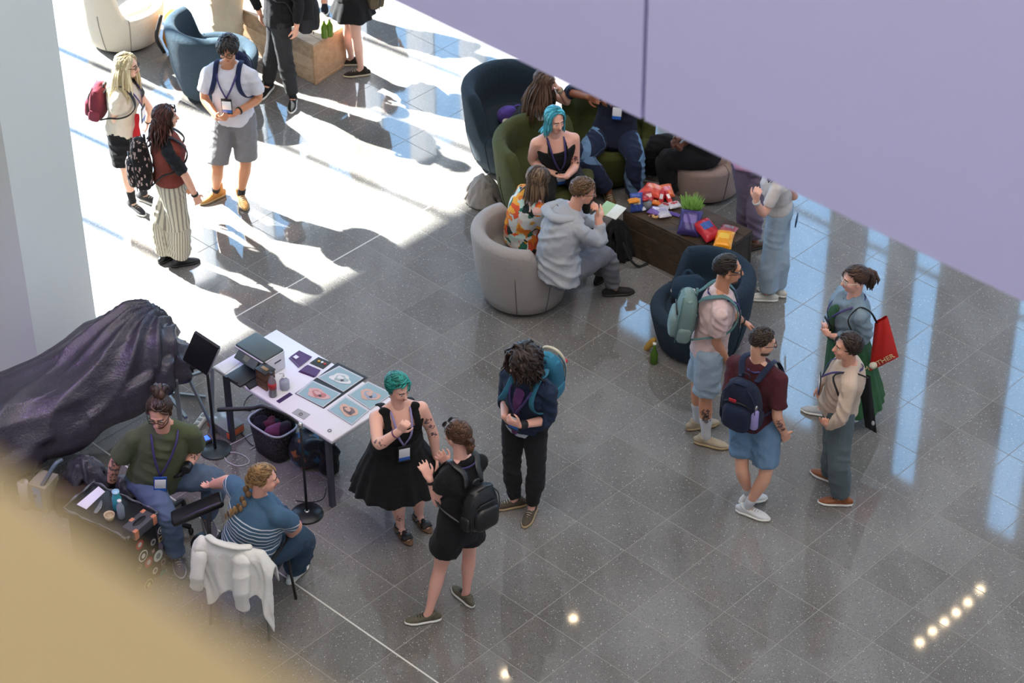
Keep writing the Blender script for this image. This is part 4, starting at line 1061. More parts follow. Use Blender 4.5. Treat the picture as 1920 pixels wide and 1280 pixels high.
# 12 man in grey shirt
p = Person('bespectacled man in pale grey shirt and grey trousers leaning forward on the grey armchair', 1.78, (1120, 548), (1048, 505), (1074, 392), (1094, 358), 8, seat=0.54, sex='m', build=1.12, syaw=22,
    arms=[((1130, 458), (1121, 404), -0.02, 0.05), ((1105, 420), (1128, 402), 0.25, 0.05)], legs=[((1138, 474), (1150, 538), 'z', 0.085), ((1116, 452), (1128, 512), 'z', 0.085)], toes=[(1181, 546), (1160, 500)], skin='dba58c', hpitch=-14, hyaw=8, hunch=0.07, belly=0.03,
    hands={1: {'at': (1119, 378), 'curl': 0.9, 'dy': 0.03}})
p.top(cloth('grey_oxford', 'a9abb0', var=0.08), 0.86, -0.13, ease=0.032, flare=0.035, sl_ease=0.024, sl_flare=0.0, collar=True, fold=0.011)
p.garment('hood', [tube(path([p.tp(.97, -.95, -.5, .03), p.tp(.93, -.5, -1.25, .05), p.tp(.93, .4, -1.25, .05), p.tp(.97, .9, -.5, .03)], 10), 0.05, 0.036, None, 12, True)], cloth('grey_oxford', 'a9abb0'), 0.011, 0.006, 4)
p.pants(cloth('grey_chino', '6e6e74'), 0.97, ease=0.02, flare=0.012); p.shoes('sneaker', plain('black_suede', '1d1a19', 0.8), RUBK); p.hair(hairmat('hair_midbrown', '4a3524', '7a5c40'), 'short', 190, 0.1, width=0.016); p.glasses(METAL)
p.strip('bag_strap', [p.tp(.5, -1.05, .2, .035), p.tp(.9, -.75, -.5, .035), p.tp(.99, -.2, -1.0, .045), p.tp(.96, .45, -.6, .04), p.tp(.93, .5, .6, .035), p.tp(.7, .2, 1.05, .035)], 0.035, 0.008, STRAPK, p.root, p.spd)
GREY = p
# 13 lilac trousers
p = Person('person in mauve trousers behind the snack table, mostly hidden by the balcony', 1.7, (1404, 452), (1412, 306), (1412, 200), (1412, 166), 100, arms=[((1442, 270), (1440, 310), 0, 0), ((1385, 270), (1388, 310), 0, 0)],
    legs=[((1416, 386), (1415, 452), -0.04, 0.085), ((1398, 372), (1394, 432), 0.04, 0.085)], toes=[(1418, 462), (1396, 425)], skin='8c5d45', vox=0.0095)
p.pants(cloth('mauve_trousers', '75687c'), 0.95, ease=0.02, flare=0.01); p.top(cloth('pink_top', 'cf9fc4'), 0.4, -0.08, ease=0.025); p.shoes('sneaker', plain('brown_shoe', '4b3325', 0.6), RUBK); p.hair(hairmat('hair_black', '14110f'), 'short', 80, 0.1)
# 14 woman in white top and pale jeans
p = Person('woman in sheer white top and wide pale jeans standing past the snack table', 1.68, (1440, 545), (1460, 414), (1458, 320), (1452, 286), 172,
    arms=[((1490, 372), (1482, 350), 0.08, 0.0), ((1432, 404), (1417, 376), -0.1, -0.03)], legs=[((1462, 482), (1457, 538), 0.05, 0.085), ((1446, 480), (1440, 548), -0.05, 0.085)], toes=[(1424, 540), (1410, 557)], skin='e0b3a0', hpitch=-20,
    hands={-1: {'at': (1420, 352), 'curl': 0.6}})
p.top(cloth('sheer_white', 'd6cdc8'), 0.36, 0.14, ease=0.014, flare=0.0); p.pants(JEANL, 0.97, ease=0.012, flare=0.04, waist=0.14, fold=0.0025); p.shoes('sneaker', cloth('white_canvas', 'd6d2c8'), RUB); p.hair(hairmat('hair_dkbrown', '2a1714', '5a3028'), 'long', 170, 0.34); p.bracelet(-1, plain('watch_pale', 'd8d6d0', 0.4), 0.92, 0.018)
mk('pocket', tube([p.tp(-.1, -.35, -1.2, .02), p.tp(-.28, -.35, -1.3, .03)], 0.05, 0.008, p.rp, 10, True), JEANS, p.root)

# ---- the group of four on the right
# 15 man in pink polo
p = Person('man in pale pink polo and light denim shorts resting a hand on the navy armchair', 1.8, (1330, 818), (1329, 664), (1352, 546), (1366, 505), -2, sex='m',
    arms=[((1342, 640), (1361, 672), -0.06, 0.02), ((1374, 588), (1391, 602), 0.18, 0.1)], legs=[((1323, 744), (1324, 818), -0.03, 0.085), ((1308, 722), (1308, 787), 0.1, 0.085)], toes=[(1367, 838), (1350, 790)], skin='c79273', hpitch=-5,
    hands={-1: {'at': (1413, 610), 'palm': (0, 0, -1), 'curl': 0.2}})
p.top(cloth('pink_polo', 'd9bcb8', var=0.06), 0.36, -0.1, ease=0.02, flare=0.012, collar=True, sl_ease=0.018, sl_flare=0.02); p.pants(JEANL, 0.46, ease=0.022, flare=0.024, name='shorts')
p.shoes('sneaker', plain('taupe_suede', 'a99a84', 0.8), RUBT, LACE, cloth('sock_white', 'c9c9cc'), 0.16); p.hair(hairmat('hair_black2', '171311', '3a2e28'), 'back', 190, 0.08, width=0.014); p.glasses(METAL); p.lanyard(LANY, CARD, drop=0.3); p.beard(hairmat('stubble', '5a4438', '6a5244'), False)
p.bracelet(-1, STRAPK, 0.9, 0.02); tattoo(p, 1, '4a3f42', (0.66, 0.74), 'leg')
p.backpack('sage green rucksack on the man in the pink polo', cloth('sage_nylon', '6f8886'), cloth('sage_nylon2', '7b918f'), cloth('sage_strap', '56797a'), size=(0.3, 0.17, 0.46))
PINK = p
# 16 man in maroon tee
p = Person('man in maroon tee and blue denim shorts seen from behind with a navy rucksack', 1.76, (1410, 945), (1417, 812), (1421, 680), (1430, 640), 62, sex='m', hyaw=10, syaw=58, build=1.0,
    arms=[((1456, 780), (1470, 812), -0.02, 0.0), ((1368, 760), (1375, 800), 0.05, 0.05)], legs=[((1436, 892), (1402, 948), 0.05, 0.085), ((1390, 878), (1404, 926), 0.02, 0.13)], toes=[(1440, 972), (1424, 936)], skin='d6a88e', hpitch=-14)
p.top(cloth('maroon_tee', '4d222a'), 0.42, -0.12, ease=0.024, flare=0.014, sl_ease=0.02, sl_flare=0.02); p.pants(cloth('denim_shorts', '64819d', var=0.2), 0.44, ease=0.022, flare=0.02, name='shorts')
p.shoes('sneaker', cloth('white_trainer', 'd8d8da'), RUB, LACE, cloth('sock_white', 'c9c9cc'), 0.04); p.hair(hairmat('hair_fade', '2f231c', '43342b'), 'short', 260, 0.03, width=0.012, vol=0.99, puff=0.01); p.glasses(METAL); p.beard(hairmat('stubble2', '4a382e', '5c483c')); p.lanyard(LANY, CARD, drop=0.3); tattoo(p, 1, '5d4347', (0.6, 0.7, 0.8))
p.backpack('navy rucksack with a small red tag and a lilac bottle on the man in maroon', cloth('navy_canvas', '1b2236'), cloth('navy_canvas2', '1f273e'), cloth('navy_webbing', '232b42'), size=(0.31, 0.19, 0.46), drop=-0.05)
c_, M_, sz_ = p.pack
pk = [o for o in bpy.data.objects if o.name.startswith('backpack') and o.parent is None][-1]
mk('tag', xf(rbox(0.06, 0.006, 0.035, 0.002), c_ + M_ @ np.array([-0.03, -sz_[1] * .53, 0.1]), M=M_), plain('red_tag', 'b32432', 0.6), pk)
BOT = c_ + M_ @ np.array([sz_[0] * .42, -0.05, -0.05])
bt = empty('water_bottle', BOT, 'lilac water bottle in the side pocket of the navy rucksack', 'bottle')
mk('body', lathe([(0.0, -0.1), (0.03, -0.1), (0.034, -0.09), (0.034, 0.05), (0.02, 0.075)], 18, BOT), plain('lilac_bottle', '8f83b8', 0.35), bt); mk('cap', lathe([(0.02, 0.075), (0.021, 0.1), (0.016, 0.12), (0.0, 0.122)], 16, BOT), plain('steel', 'c0bdb8', 0.25, 0.9), bt)
MAR = p
# 17 woman in denim jacket
p = Person('woman in denim jacket and long green skirt with a red tote', 1.66, (1574, 775), (1590, 655), (1599, 560), (1602, 523), 188, hyaw=192, syaw=196,
    arms=[((1562, 590), (1548, 612), 0.0, -0.12), ((1628, 636), (1560, 630), -0.1, -0.05)], legs=[((1574, 710), (1543, 762), 0.0, 0.085), ((1592, 715), (1590, 772), 0.0, 0.085)], toes=[(1486, 762), (1552, 778)], skin='dfae9c', hpitch=-4,
    hands={1: {'at': (1541, 622), 'curl': 0.6}, -1: {'at': (1543, 626), 'curl': 0.6}})
dj = cloth('denim_jacket', '7f929f', var=0.22, scale=13)
p.skirt(cloth('green_skirt', '2f5a38'), 0.32, 0.16, 0.3, pleats=16, amp=0.05, shift=(0.1, 0)); p.top(cloth('green_dress', '2e5537'), -1, 0.0, ease=0.02, name='bodice'); p.top(dj, 0.93, 0.06, ease=0.036, flare=0.02, sl_ease=0.03, sl_flare=0.0, collar=True, fold=0.009, name='jacket')
p.garment('shirt_front', [tube([p.tp(t, -0.08, 1.0, .05) for t in (.0, .3, .55, .75, .9)], [.05, .055, .06, .06, .045], [.016] * 5, p.rs, 12, True)], cloth('green_dress', '2e5537'), 0.01, 0.002, 3)
p.shoes('sneaker', cloth('pale_trainer', 'b9bcc0'), RUB, RUB, cloth('sock_white', 'c9c9cc'), 0.08); hm = hairmat('hair_brown3', '2e2019', '5c4234'); p.hair(hm, 'back', 190, 0.12, width=0.017, fringe=0.45); p.tuft(hm, 0, [(0, -.1, .04), (0, -.135, .03), (0.0, -.15, -.03), (0, -.135, -.1)], 0.016, 34, 0.018); p.glasses(CLEAR); p.lanyard(LANY, CARD, drop=0.42, ease=0.05)
DEN = p
# 18 man in cream sweater
p = Person('man in ribbed cream sweater and grey trousers with brown shoes', 1.66, (1566, 912), (1574, 808), (1594, 684), (1588, 650), 178, sex='m', syaw=176,
    arms=[((1566, 690), (1543, 722), 0.12, -0.04), ((1578, 786), (1553, 800), -0.08, 0.02)], legs=[((1562, 850), (1557, 886), 0.06, 0.085), ((1572, 866), (1578, 930), -0.05, 0.085)], toes=[(1527, 884), (1528, 938)], skin='d3a088', hpitch=3, hyaw=186, build=1.08,
    hands={-1: {'at': (1546, 792)}, 1: {'at': (1536, 744), 'curl': 0.5}})
def rib(t, base, co):
    a = t.math('SINE', t.math('MULTIPLY', t.attr('around'), 60.0)); return t.mix(t.math('MULTIPLY', t.math('ADD', a, 1.0), 0.14), base, lin('a8927f'))
p.top(cloth('cream_knit', 'd2baa6', pattern=rib, var=0.06), 0.95, -0.1, ease=0.024, flare=0.012, collar=True, sl_ease=0.018, sl_flare=0.0, fold=0.007); p.pants(cloth('grey_green', '566164'), 0.97, ease=0.024, flare=0.016)
p.shoes('sneaker', plain('brown_leather', '8a4f2a', 0.5), RUB, plain('lace_brown', '5a3520', 0.8)); p.hair(hairmat('hair_dark4', '201713', '43322a'), 'swept', 200, 0.11, width=0.017, vol=1.08, part=-1); p.lanyard(LANY, CARD, drop=0.3)
SWE = p
# ---- the three in the middle
# 19 curly-haired man
p = Person('person with curly dark hair in navy shirt and black trousers looking down', 1.72, (970, 948), (984, 822), (992, 706), (980, 676), -122, sex='m', hyaw=-150, build=1.0,
    arms=[((948, 748), (946, 781), 0.0, -0.13), ((1030, 786), (975, 797), 0.0, -0.22)], legs=[((959, 874), (966, 934), -0.05, 0.085), ((1006, 884), (997, 948), -0.05, 0.085)], toes=[(920, 952), (982, 988)], skin='dfae9e', hpitch=-14,
    hands={1: {'at': (952, 795), 'curl': 0.7}, -1: {'at': (944, 786), 'curl': 0.7}})
p.top(cloth('white_under', 'c9cbd4'), -1, -0.14, ease=0.02, name='undershirt'); p.top(cloth('navy_overshirt', '222f47'), 0.66, -0.02, ease=0.032, flare=0.018, sl_ease=0.026, sl_flare=0.01, collar=True, fold=0.008); p.pants(BLACK2, 0.96, ease=0.014, flare=0.006)
p.garment('tee_front', [tube([p.tp(t, 0, 1.0, .04) for t in (-.02, .3, .55, .75, .92)], [.03, .03, .035, .045, .05], [.014] * 5, p.rs, 12, True)], cloth('magenta_tee', '5d3566'), 0.01, 0.002, 3)
p.shoes('sneaker', plain('olive_suede', '4a4034', 0.8), RUBT, LACE); p.hair(hairmat('hair_curly', '1d1512', '3c2d27'), 'curly', 230, 0.26, width=0.02, vol=1.18, curl=0.6); p.lanyard(LANY, CARD, drop=0.46, ease=0.04); p.bracelet(-1, STRAPK, 0.9, 0.03)
p.backpack('teal blue rucksack on the curly-haired person', cloth('teal_nylon', '2f6d88'), cloth('teal_nylon2', '3b7f9a'), cloth('teal_strap', '2f6a80'), size=(0.3, 0.2, 0.48), drop=-0.03)
c_, M_, sz_ = p.pack; pk = [o for o in bpy.data.objects if o.name.startswith('backpack') and o.parent is None][-1]
mk('red_ball', ell(c_ + M_ @ np.array([-0.1, -.12, 0.1]), (0.02, 0.02, 0.02)), plain('red_tag', 'b32432', 0.6), pk)
mk('trim', tube(path([c_ + M_ @ np.array(q) for q in ((-.1, -.1, -.2), (-.115, -.09, .1), (-.05, -.08, .235), (.06, -.08, .235), (.115, -.09, .1))], 18), .012, .012), plain('cream_piping', 'c9bfa8', .7), pk)
# 20 woman in black dress
p = Person('woman with teal hair in a tiered black dress and sandals', 1.6, (772, 990), (744, 850), (748, 760), (747, 727), -72, build=1.25, hyaw=-50,
    arms=[((708, 836), (749, 808), -0.22, -0.08), ((812, 812), (818, 856), 0.02, -0.02)], legs=[((744, 930), (751, 984), 0.0, 0.085), ((782, 925), (786, 962), 0.05, 0.085)], toes=[(768, 1016), (796, 984)], skin='e2b5a4', hpitch=-14,
    hands={1: {'at': (764, 790), 'curl': 0.8}})
g_ = [p.torso(0.1, 0.74, 0.014, 10)] + [tube(path([p.tp(.72, .6 * q, .95, .012), p.tp(.85, .62 * q, .9, .016), p.tp(.95, .85 * q, .2, .02), p.tp(.92, .75 * q, -.6, .016), p.tp(.75, .6 * q, -1.0, .012)], 14), 0.034, 0.012, p.rs, 8) for q in (-1, 1)]
g_ += [ell(p.tp(.965, .85 * q, .1, .04), (0.05, 0.035, 0.03)) for q in (-1, 1)]
p.garment('bodice', g_, tank, 0.0095, 0.003, 3); p.skirt(BLACK, 0.42, 0.47, 0.37, pleats=15, amp=0.055)
p.shoes('sandal', plain('sandal_black', '1b1715', 0.5), plain('cork', '6b4f38', 0.8)); p.hair(hairmat('hair_teal', '0e5450', '2f9a8e'), 'swept', 180, 0.1, width=0.018, vol=1.1, part=1); p.lanyard(LANL, CARD, drop=0.5, ease=0.03)
tattoo(p, 1, '6a5560', (0.56, 0.66)); tattoo(p, -1, '6a5560', (0.2, 0.34, 0.5)); tattoo(p, 1, '8a6a6a', (0.8,), 'leg'); p.bracelet(1, plain('beads', '6a3a66', .5), 0.82)
TEAL = p
# 21 woman in black playsuit
p = Person('woman in black playsuit with sunglasses on her head gesturing with both hands', 1.68, (838, 1150), (860, 985), (866, 862), (857, 815), 128, hyaw=140, 
    arms=[((872, 905), (838, 868), 0.2, 0.1), ((823, 948), (806, 898), 0.0, 0.1)], legs=[((880, 1036), (874, 1112), 0.0, 0.085), ((826, 1062), (804, 1148), -0.04, 0.085)][0:2], toes=[(846, 1096), (752, 1166)], skin='dbab9c', hpitch=-4,
    hands={-1: {'at': (786, 856), 'curl': 0.15, 'spread': 7.0, 'palm': (-0.6, 0.8, 0)}, 1: {'at': (822, 850), 'curl': 0.25, 'spread': 7.0, 'palm': (-0.5, 0.8, 0.2)}})
p.top(BLACK, 0.2, 0.1, ease=0.016, sl_ease=0.018, sl_flare=0.02, flare=0.0, t1=0.93); p.pants(BLACK, 0.24, ease=0.022, flare=0.03, waist=0.3, name='shorts')
p.shoes('sneaker', plain('olive_canvas', '5a5546', 0.8, var=0.4, scale=50), RUB, STRAPK); hm = hairmat('hair_auburn', '3a2519', '6a4630'); p.hair(hm, 'back', 200, 0.12, width=0.016); p.tuft(hm, 0, [(0, -.1, .0), (0, -.12, -.03), (0, -.11, -.07)], 0.02, 20, 0.016, 'bun'); p.glasses(plain('black_frame', '111113', .3), up=0.08, dark=True); p.bracelet(-1, STRAPK, 0.9, 0.012)
mk('lanyard', tube(path([p.tp(.985, -.9, .2, .02), p.tp(.985, -.5, -.9, .03), p.tp(.985, .5, -.9, .03), p.tp(.985, .9, .2, .02)], 16), 0.009, 0.004, p.spd, 6), LANY, p.root)
p.backpack('small black leather drawstring rucksack on the woman in the black playsuit', plain('black_hide', '121214', 0.35, bump=0.3), plain('black_hide', '121214'), plain('hide_strap', '1c1d20', 0.4), size=(0.27, 0.17, 0.34), drop=0.07)
# ---- the tattoo booth
# 22 tattooist
p = Person('bearded tattooist in olive tee and jeans with black gloves sitting at the cart', 1.82, (330, 1040), (291, 894), (308, 800), (299, 772), -82, sex='m', seat=0.56, build=1.14, belly=0.05, hyaw=-100,
    arms=[((216, 866), (208, 908), 0.0, -0.1), ((369, 842), (350, 877), 0.0, -0.15)], legs=[((311, 962), (331, 1040), 'z', 0.085), ((408, 898), (388, 968), 'z', 0.085)], toes=[(340, 1078), (398, 998)], skin='d0a08c', hpitch=-20, hunch=0.03,
    hands={1: {'at': (205, 932), 'curl': 0.7, 'palm': (0.8, -.3, -.4)}, -1: {'at': (340, 892), 'curl': 0.8}})
p.top(cloth('olive_tee', '525942'), 0.43, -0.04, ease=0.024, flare=0.014, sl_ease=0.022, sl_flare=0.03, fold=0.007); p.pants(cloth('denim_washed', '586882', var=0.28, scale=8), 0.97, ease=0.02, flare=0.014); p.shoes('sneaker', plain('grey_suede', '5c5965', 0.9), plain('rubber_grey', 'a5a3aa', .7), LACE)
hm = hairmat('hair_dark6', '2a1c17', '50382c'); p.hair(hm, 'back', 190, 0.13, width=0.018); p.tuft(hm, 0, [(0, -.05, .11), (0, -.075, .15), (0.02, -.1, .15), (0.0, -.1, .11)], 0.022, 22, 0.02, 'bun'); p.beard(hairmat('beard_red', '5e3524', '8a5236')); p.glasses(METAL); p.lanyard(LANY, CARD, drop=0.5, ease=0.035, wallet='234f9c')
tattoo(p, 1, '5b4c50', (.6, .7, .8, .52)); tattoo(p, -1, '5b4c50', (.6, .7, .8))
GLV = plain('black_glove', '131315', 0.4)
for sd in (1, -1):
    gv = p.hand(sd); w = p.wr[sd]; d = nrm(w - p.el[sd])
    vf = remesh(gv + [tube([w - d * .05, w + d * .03], [.036, .036], None, None, 12)], 0.006, 2); vv, ff = vf
    mk('glove', (vv + 0.003 * normals(vv, ff), ff), GLV, p.root)
ART = p
# 23 woman being tattooed
p = Person('woman in blue and white striped top with a plait, sitting with one arm out', 1.68, (545, 1075), (467, 1026), (487, 928), (495, 897), 42, seat=0.58, build=1.42, hyaw=8, syaw=48, belly=0.03,
    arms=[((556, 984), (540, 1005), -0.02, 0.15), ((430, 902), (400, 908), 0.1, 0.05)], legs=[((570, 1006), (551, 1068), 'z', 0.085), ((524, 962), (510, 1024), 'z', 0.085)], toes=[(572, 1058), (545, 1000)], skin='e0ac98', hpitch=-8,
    hands={-1: {'at': (382, 912), 'curl': 0.35, 'palm': (0, 0, 1)}})
def hoops(t, base, co):
    a = t.attr('hoop'); q = t.math('FRACT', t.math('DIVIDE', t.math('ADD', a, 1.0), 0.036)); m = t.math('MULTIPLY', t.math('LESS_THAN', q, 0.3), t.math('LESS_THAN', a, 0.39))
    return t.mix(m, base, lin('d6dbe2'))
p.top(cloth('hooped_knit', '46647f', pattern=hoops, var=0.06), 0.4, -0.08, ease=0.022, flare=0.0, sl_ease=0.02, sl_flare=0.014, fold=0.004); p.pants(cloth('denim_navy', '31465c', var=0.15), 0.97, ease=0.02, flare=0.02)
p.shoes('sneaker', cloth('pale_trainer2', 'c9d0d2'), RUB); hm = hairmat('hair_honey', '6a4c30', 'b08a5c'); p.hair(hm, 'back', 190, 0.13, width=0.018)
pt = path([p.L((-.02, -.095, -.01)), p.L((-0.03, -.1, -.08)), p.tp(.93, -.12, -1.0, .05), p.tp(.82, -.22, -1.04, .05), p.tp(.7, -.3, -1.05, .045)], 20)
pl = [ell(q + (np.array([0.014, 0, 0]) if k % 2 else np.array([-0.014, 0, 0])), (0.032 - .0014 * k, 0.03 - .0014 * k, 0.032), n=10, m=7) for k, q in enumerate(pt)]
v_, f_ = join(*pl); mk('plait', (v_, f_), hm, p.root, attrs={'lock': np.repeat(np.random.RandomState(3).rand(len(pl)), len(pl[0][0]))})
STR = p

# one person cut off at the top edge, one unseen, added for floor shadow
for lab, gx, gy, yw, tr in (('person in dark blue trousers behind the plank box, cut off at the top edge', 594, 12, -60, '26344c'), ('person in charcoal trousers just past the top edge behind the black dress', 706, -46, -120, '333338')):
    p = Person(lab, 1.74, (gx, gy), (gx, gy - 150), (gx, gy - 262), (gx, gy - 296), yw, sex='m', arms=[((gx - 42, gy - 190), (gx - 36, gy - 140), 0, -.05), ((gx + 42, gy - 190), (gx + 36, gy - 140), 0, 0)],
        legs=[((gx - 12, gy - 76), (gx - 14, gy - 12), 0, .085), ((gx + 13, gy - 76), (gx + 14, gy - 10), 0, .085)], toes=[(gx - 18, gy + 22), (gx + 16, gy + 22)], vox=.011)
    p.pants(cloth('tr_' + tr, tr), .96); p.top(BLACK2, .9, -.1, ease=.025); p.shoes('sneaker', BLACK, RUB); p.hair(hairmat('hair_black', '14110f'), 'short', 70, .08)
# ---------------------------------------------------------------- lounge furniture
def frame_(f, up=ZU):
    """columns right, forward, up for a forward direction"""
    f = nrm(np.array(f, float)); r = nrm(np.cross(f, up)); return np.stack([r, f, np.cross(r, f)], 1)
def armchair(px, yaw, col, label, R=0.42, H=0.77, seat=0.43, at=None, wrap=(80, 101)):
    """swivel tub armchair: one upholstered shell whose rim sweeps down to the seat, dark plinth, piped seams"""
    c = G(*px) if at is None else np.asarray(at, float); m = cloth('upholstery_' + col, col, var=0.05, rough=0.95, weave=0.35, scale=5)
    root = empty('armchair', c, label, 'armchair', 'tub armchairs in the lounge')
    n = 72; th = np.linspace(0, 2 * np.pi, n, endpoint=False) + math.radians(yaw + 180); tk = 0.13
    def prof(phi):
        u = np.clip((phi - wrap[0]) / (wrap[1] - wrap[0]), 0, 1); q = 1 - u * u * (3 - 2 * u)
        h = seat + 0.012 + (H - seat) * q * (0.93 + 0.07 * math.cos(math.radians(phi)))
        ro = lambda z: R * (0.76 + 0.24 * min(1, z / 0.38) ** 0.7) + 0.035 * max(0, z - 0.38) / 0.38 * q
        P = [(0.0, 0.035), (R * .7, 0.035), (ro(.05), .055), (ro(.15), .15), (ro(.27), .27), (ro(.38), .38)]
        z0 = .385; zt = max(h - tk / 2, z0 + 0.002)
        for a in (.33, .66): P.append((ro(lerp(z0, zt, a)), lerp(z0, zt, a)))
        rc = ro(zt) - tk / 2; k = (h - zt) / (tk / 2) if h > zt else .2
        for a in np.linspace(0, math.pi, 8): P.append((rc + tk / 2 * math.cos(a), zt + tk / 2 * k * math.sin(a)))
        ri = rc - tk / 2; zi = min(zt, max(seat, 0))
        for a in (.3, .7): P.append((ri, lerp(zt, zi, a)))
        P += [(ri - 0.006, zi + 0.004), (ri - .03, seat + .012), (ri * .6, seat + .022), (ri * .25, seat + .026), (0, seat + .026)]
        return P
    v, PR = [], []
    for a in th:
        phi = math.degrees(abs((a - math.radians(yaw + 180) + math.pi) % (2 * math.pi) - math.pi)); P = prof(phi); PR.append(P)
        v += [c + [r * math.cos(a), r * math.sin(a), z] for r, z in P]
    K = len(PR[0]); f = []
    for i in range(n):
        for j in range(K - 1): f.append((i * K + j, ((i + 1) % n) * K + j, ((i + 1) % n) * K + j + 1, i * K + j + 1))
    mk('shell', (v, np.array(f)), m, root)
    mk('plinth', lathe([(0, 0), (R * .66, 0), (R * .66, .04), (0, .04)], 32, c), plain('plinth_dark', '1a1a1c', .6), root)
    dk = cloth('piping_' + col, ''.join('%02x' % int(int(col[i:i + 2], 16) * .62) for i in (0, 2, 4)))
    for sg in (-1, 1):
        for ph, hi in ((wrap[1] + 3, 13), (62, 7)):
            a = math.radians(yaw + 180 + sg * ph); P = prof(ph)[2:hi]
            mk('piping', tube([c + [(r + .001) * math.cos(a), (r + .001) * math.sin(a), z] for r, z in P], .0045, None, None, 5), dk, root)
    return root
armchair((235, 74), 4, 'cfc8b9', 'white tub armchair in the sun at the upper left corner', R=.44, H=.8)
armchair((408, 168), 35, '2f414e', 'slate blue tub armchair behind the man in the white tee', R=.44, H=.8)
armchair((962, 300), -50, '27343f', 'dark navy tub armchair with the long-haired woman in it', R=.45, H=.86)
armchair((1022, 396), -38, '4c4f2c', 'olive green tub armchair with the blue-haired woman in it', R=.45, H=.82)
armchair((1141, 322), -92, '43471f', 'olive green tub armchair with the man in patchwork denim in it', R=.43, H=.82)
armchair((1318, 352), 222, 'b59d92', 'pinkish beige tub armchair beyond the snack table', R=.42, H=.74)
armchair((982, 556), 18, 'a69f9b', 'pale grey tub armchair in the foreground holding two people', R=.43, H=.77)
armchair((1310, 645), 203, '1f303f', 'navy tub armchair beside the man in the pink polo', R=.43, H=.75)

def wood(name, c1, c2, rough=.6):
    t = NT(name); co = t.coord(); mp = t.n('Mapping'); mp.inputs['Rotation'].default_value = (0, 0, -AZ); mp.inputs['Scale'].default_value = (1.5, 16, 16); t.l(co, mp.inputs['Vector'])
    f = t.noise(1.0, 6, mp.outputs[0], .65); oi = t.n('ObjectInfo'); a = t.math('ADD', f, t.math('MULTIPLY', t.math('SUBTRACT', oi.outputs['Random'], .5), .22))
    t.l(t.ramp(a, [(.3, lin(c1)), (.7, lin(c2))]), t.b.inputs['Base Color']); t.set(t.b, Roughness=rough); t.bump(f, .25, .004); MATS[name] = t.m; return t.m
def plank_box(label, C, ds, dl, h, ls, ll, mat, mat2):
    """low box table of boards: C front corner on the floor, ds short direction, dl long direction"""
    root = empty('box_table', C, label, 'table', 'plank box tables'); M = np.stack([dl, ds, ZU], 1); t = .028
    def bd(name, x0, x1, y0, y1, z0, z1, m):
        c = np.array([(x0 + x1) / 2, (y0 + y1) / 2, (z0 + z1) / 2]); mk(name, xf(rbox(x1 - x0, y1 - y0, z1 - z0, .003, seg=1), C + M @ c, M=M), m, root, smooth=False)
    nz = 3; g = .003; hh = h - t
    for k in range(nz):
        for y in (0, ls - t): bd('plank', t, ll - t, y, y + t, k * hh / nz + g, (k + 1) * hh / nz, mat)
    for x in (0, ll - t):
        bd('end_panel', x + .004, x + t - .004, .03, ls - .03, .03, hh - .02, mat2)
        for y0, y1 in ((0, .04), (ls - .04, ls)): bd('batten', x, x + t, y0, y1, 0.0, hh, mat2)
        for z0, z1 in ((0.0, .035), (hh - .03, hh)): bd('batten', x, x + t, .04, ls - .04, z0, z1, mat2)
    nt = 4
    for k in range(nt): bd('plank', 0, ll, k * ls / nt + g / 2, (k + 1) * ls / nt - g / 2, hh, h, mat)
    return root
WL1, WL2 = wood('pale_wood', 'a5886a', 'd2b492'), wood('pale_wood2', 'a88361', 'cba27c')
WD1, WD2 = wood('dark_wood', '33261c', '574330'), wood('dark_wood2', '2c2119', '4a392a')
C = G(592, 160); e = G(651, 122) - C; BT1 = (C, nrm(e), -U, .46)
plank_box('pale plank box table with two green bottles on it, at the top edge', C, nrm(e), -U, .46, np.linalg.norm(e), 1.3, WL1, WL2)
TZ_ = .45; c1, c2, c3 = G(1347, 477, TZ_), G(1402, 442, TZ_), G(1168, 393, TZ_)
C2 = c1 * [1, 1, 0]; dl2 = nrm(c3 - c1); ds2 = np.cross(dl2, ZU); ds2 = ds2 if ds2 @ (c2 - c1) > 0 else -ds2
print('table2', np.linalg.norm(c2 - c1), np.linalg.norm(c3 - c1), e)
plank_box('dark plank box table covered with snack packets', C2, ds2, dl2, TZ_, .5, np.linalg.norm(c3 - c1), WD1, WD2)

# ---------------------------------------------------------------- small things
def on(px, py, z): return G(px, py, z)
def bottle(p, label, h, r, glass, capm, neck=.35, liquid=None, group=None, band=None, nr=.4):
    root = empty('bottle', p, label, 'bottle', group)
    zn = h * (1 - neck)
    mk('body', lathe([(0, 0), (r * .9, 0), (r, .008), (r, zn * .9), (r * .85, zn), (r * nr, zn + h * neck * .45), (r * nr * .9, h * .94)], 20, p), glass, root)
    mk('cap', lathe([(r * nr, h * .93), (r * nr * 1.1, h * .935), (r * nr * 1.1, h), (0, h)], 16, p), capm, root)
    if band: mk('label_band', lathe([(r * 1.0, zn * band[1]), (r * 1.03, zn * band[1]), (r * 1.03, zn * band[2]), (r * 1.0, zn * band[2])], 20, p), band[0], root)
    if liquid: mk('liquid', lathe([(0, .004), (r * .93, .004), (r * .93, zn * liquid[1]), (0, zn * liquid[1])], 18, p), liquid[0], root)
    return root
GREENB = plain('green_glass', '5a7d16', .15, var=.1); STEEL = plain('steel', 'c0bdb8', .25, .9); CLEARP = plain('clear_plastic', 'd5dade', .1, trans=.85, var=.02)
bottle(on(609, 70, .46), 'green bottle on the pale plank table, left of two', .2, .035, GREENB, RUB, liquid=(plain('lime_juice', '9bb52c', .3), .6), group='green bottles on the pale table')
bottle(on(619, 67, .46), 'green bottle on the pale plank table, right of two', .2, .035, GREENB, RUB, liquid=(plain('lime_juice', '9bb52c', .3), .6), group='green bottles on the pale table')
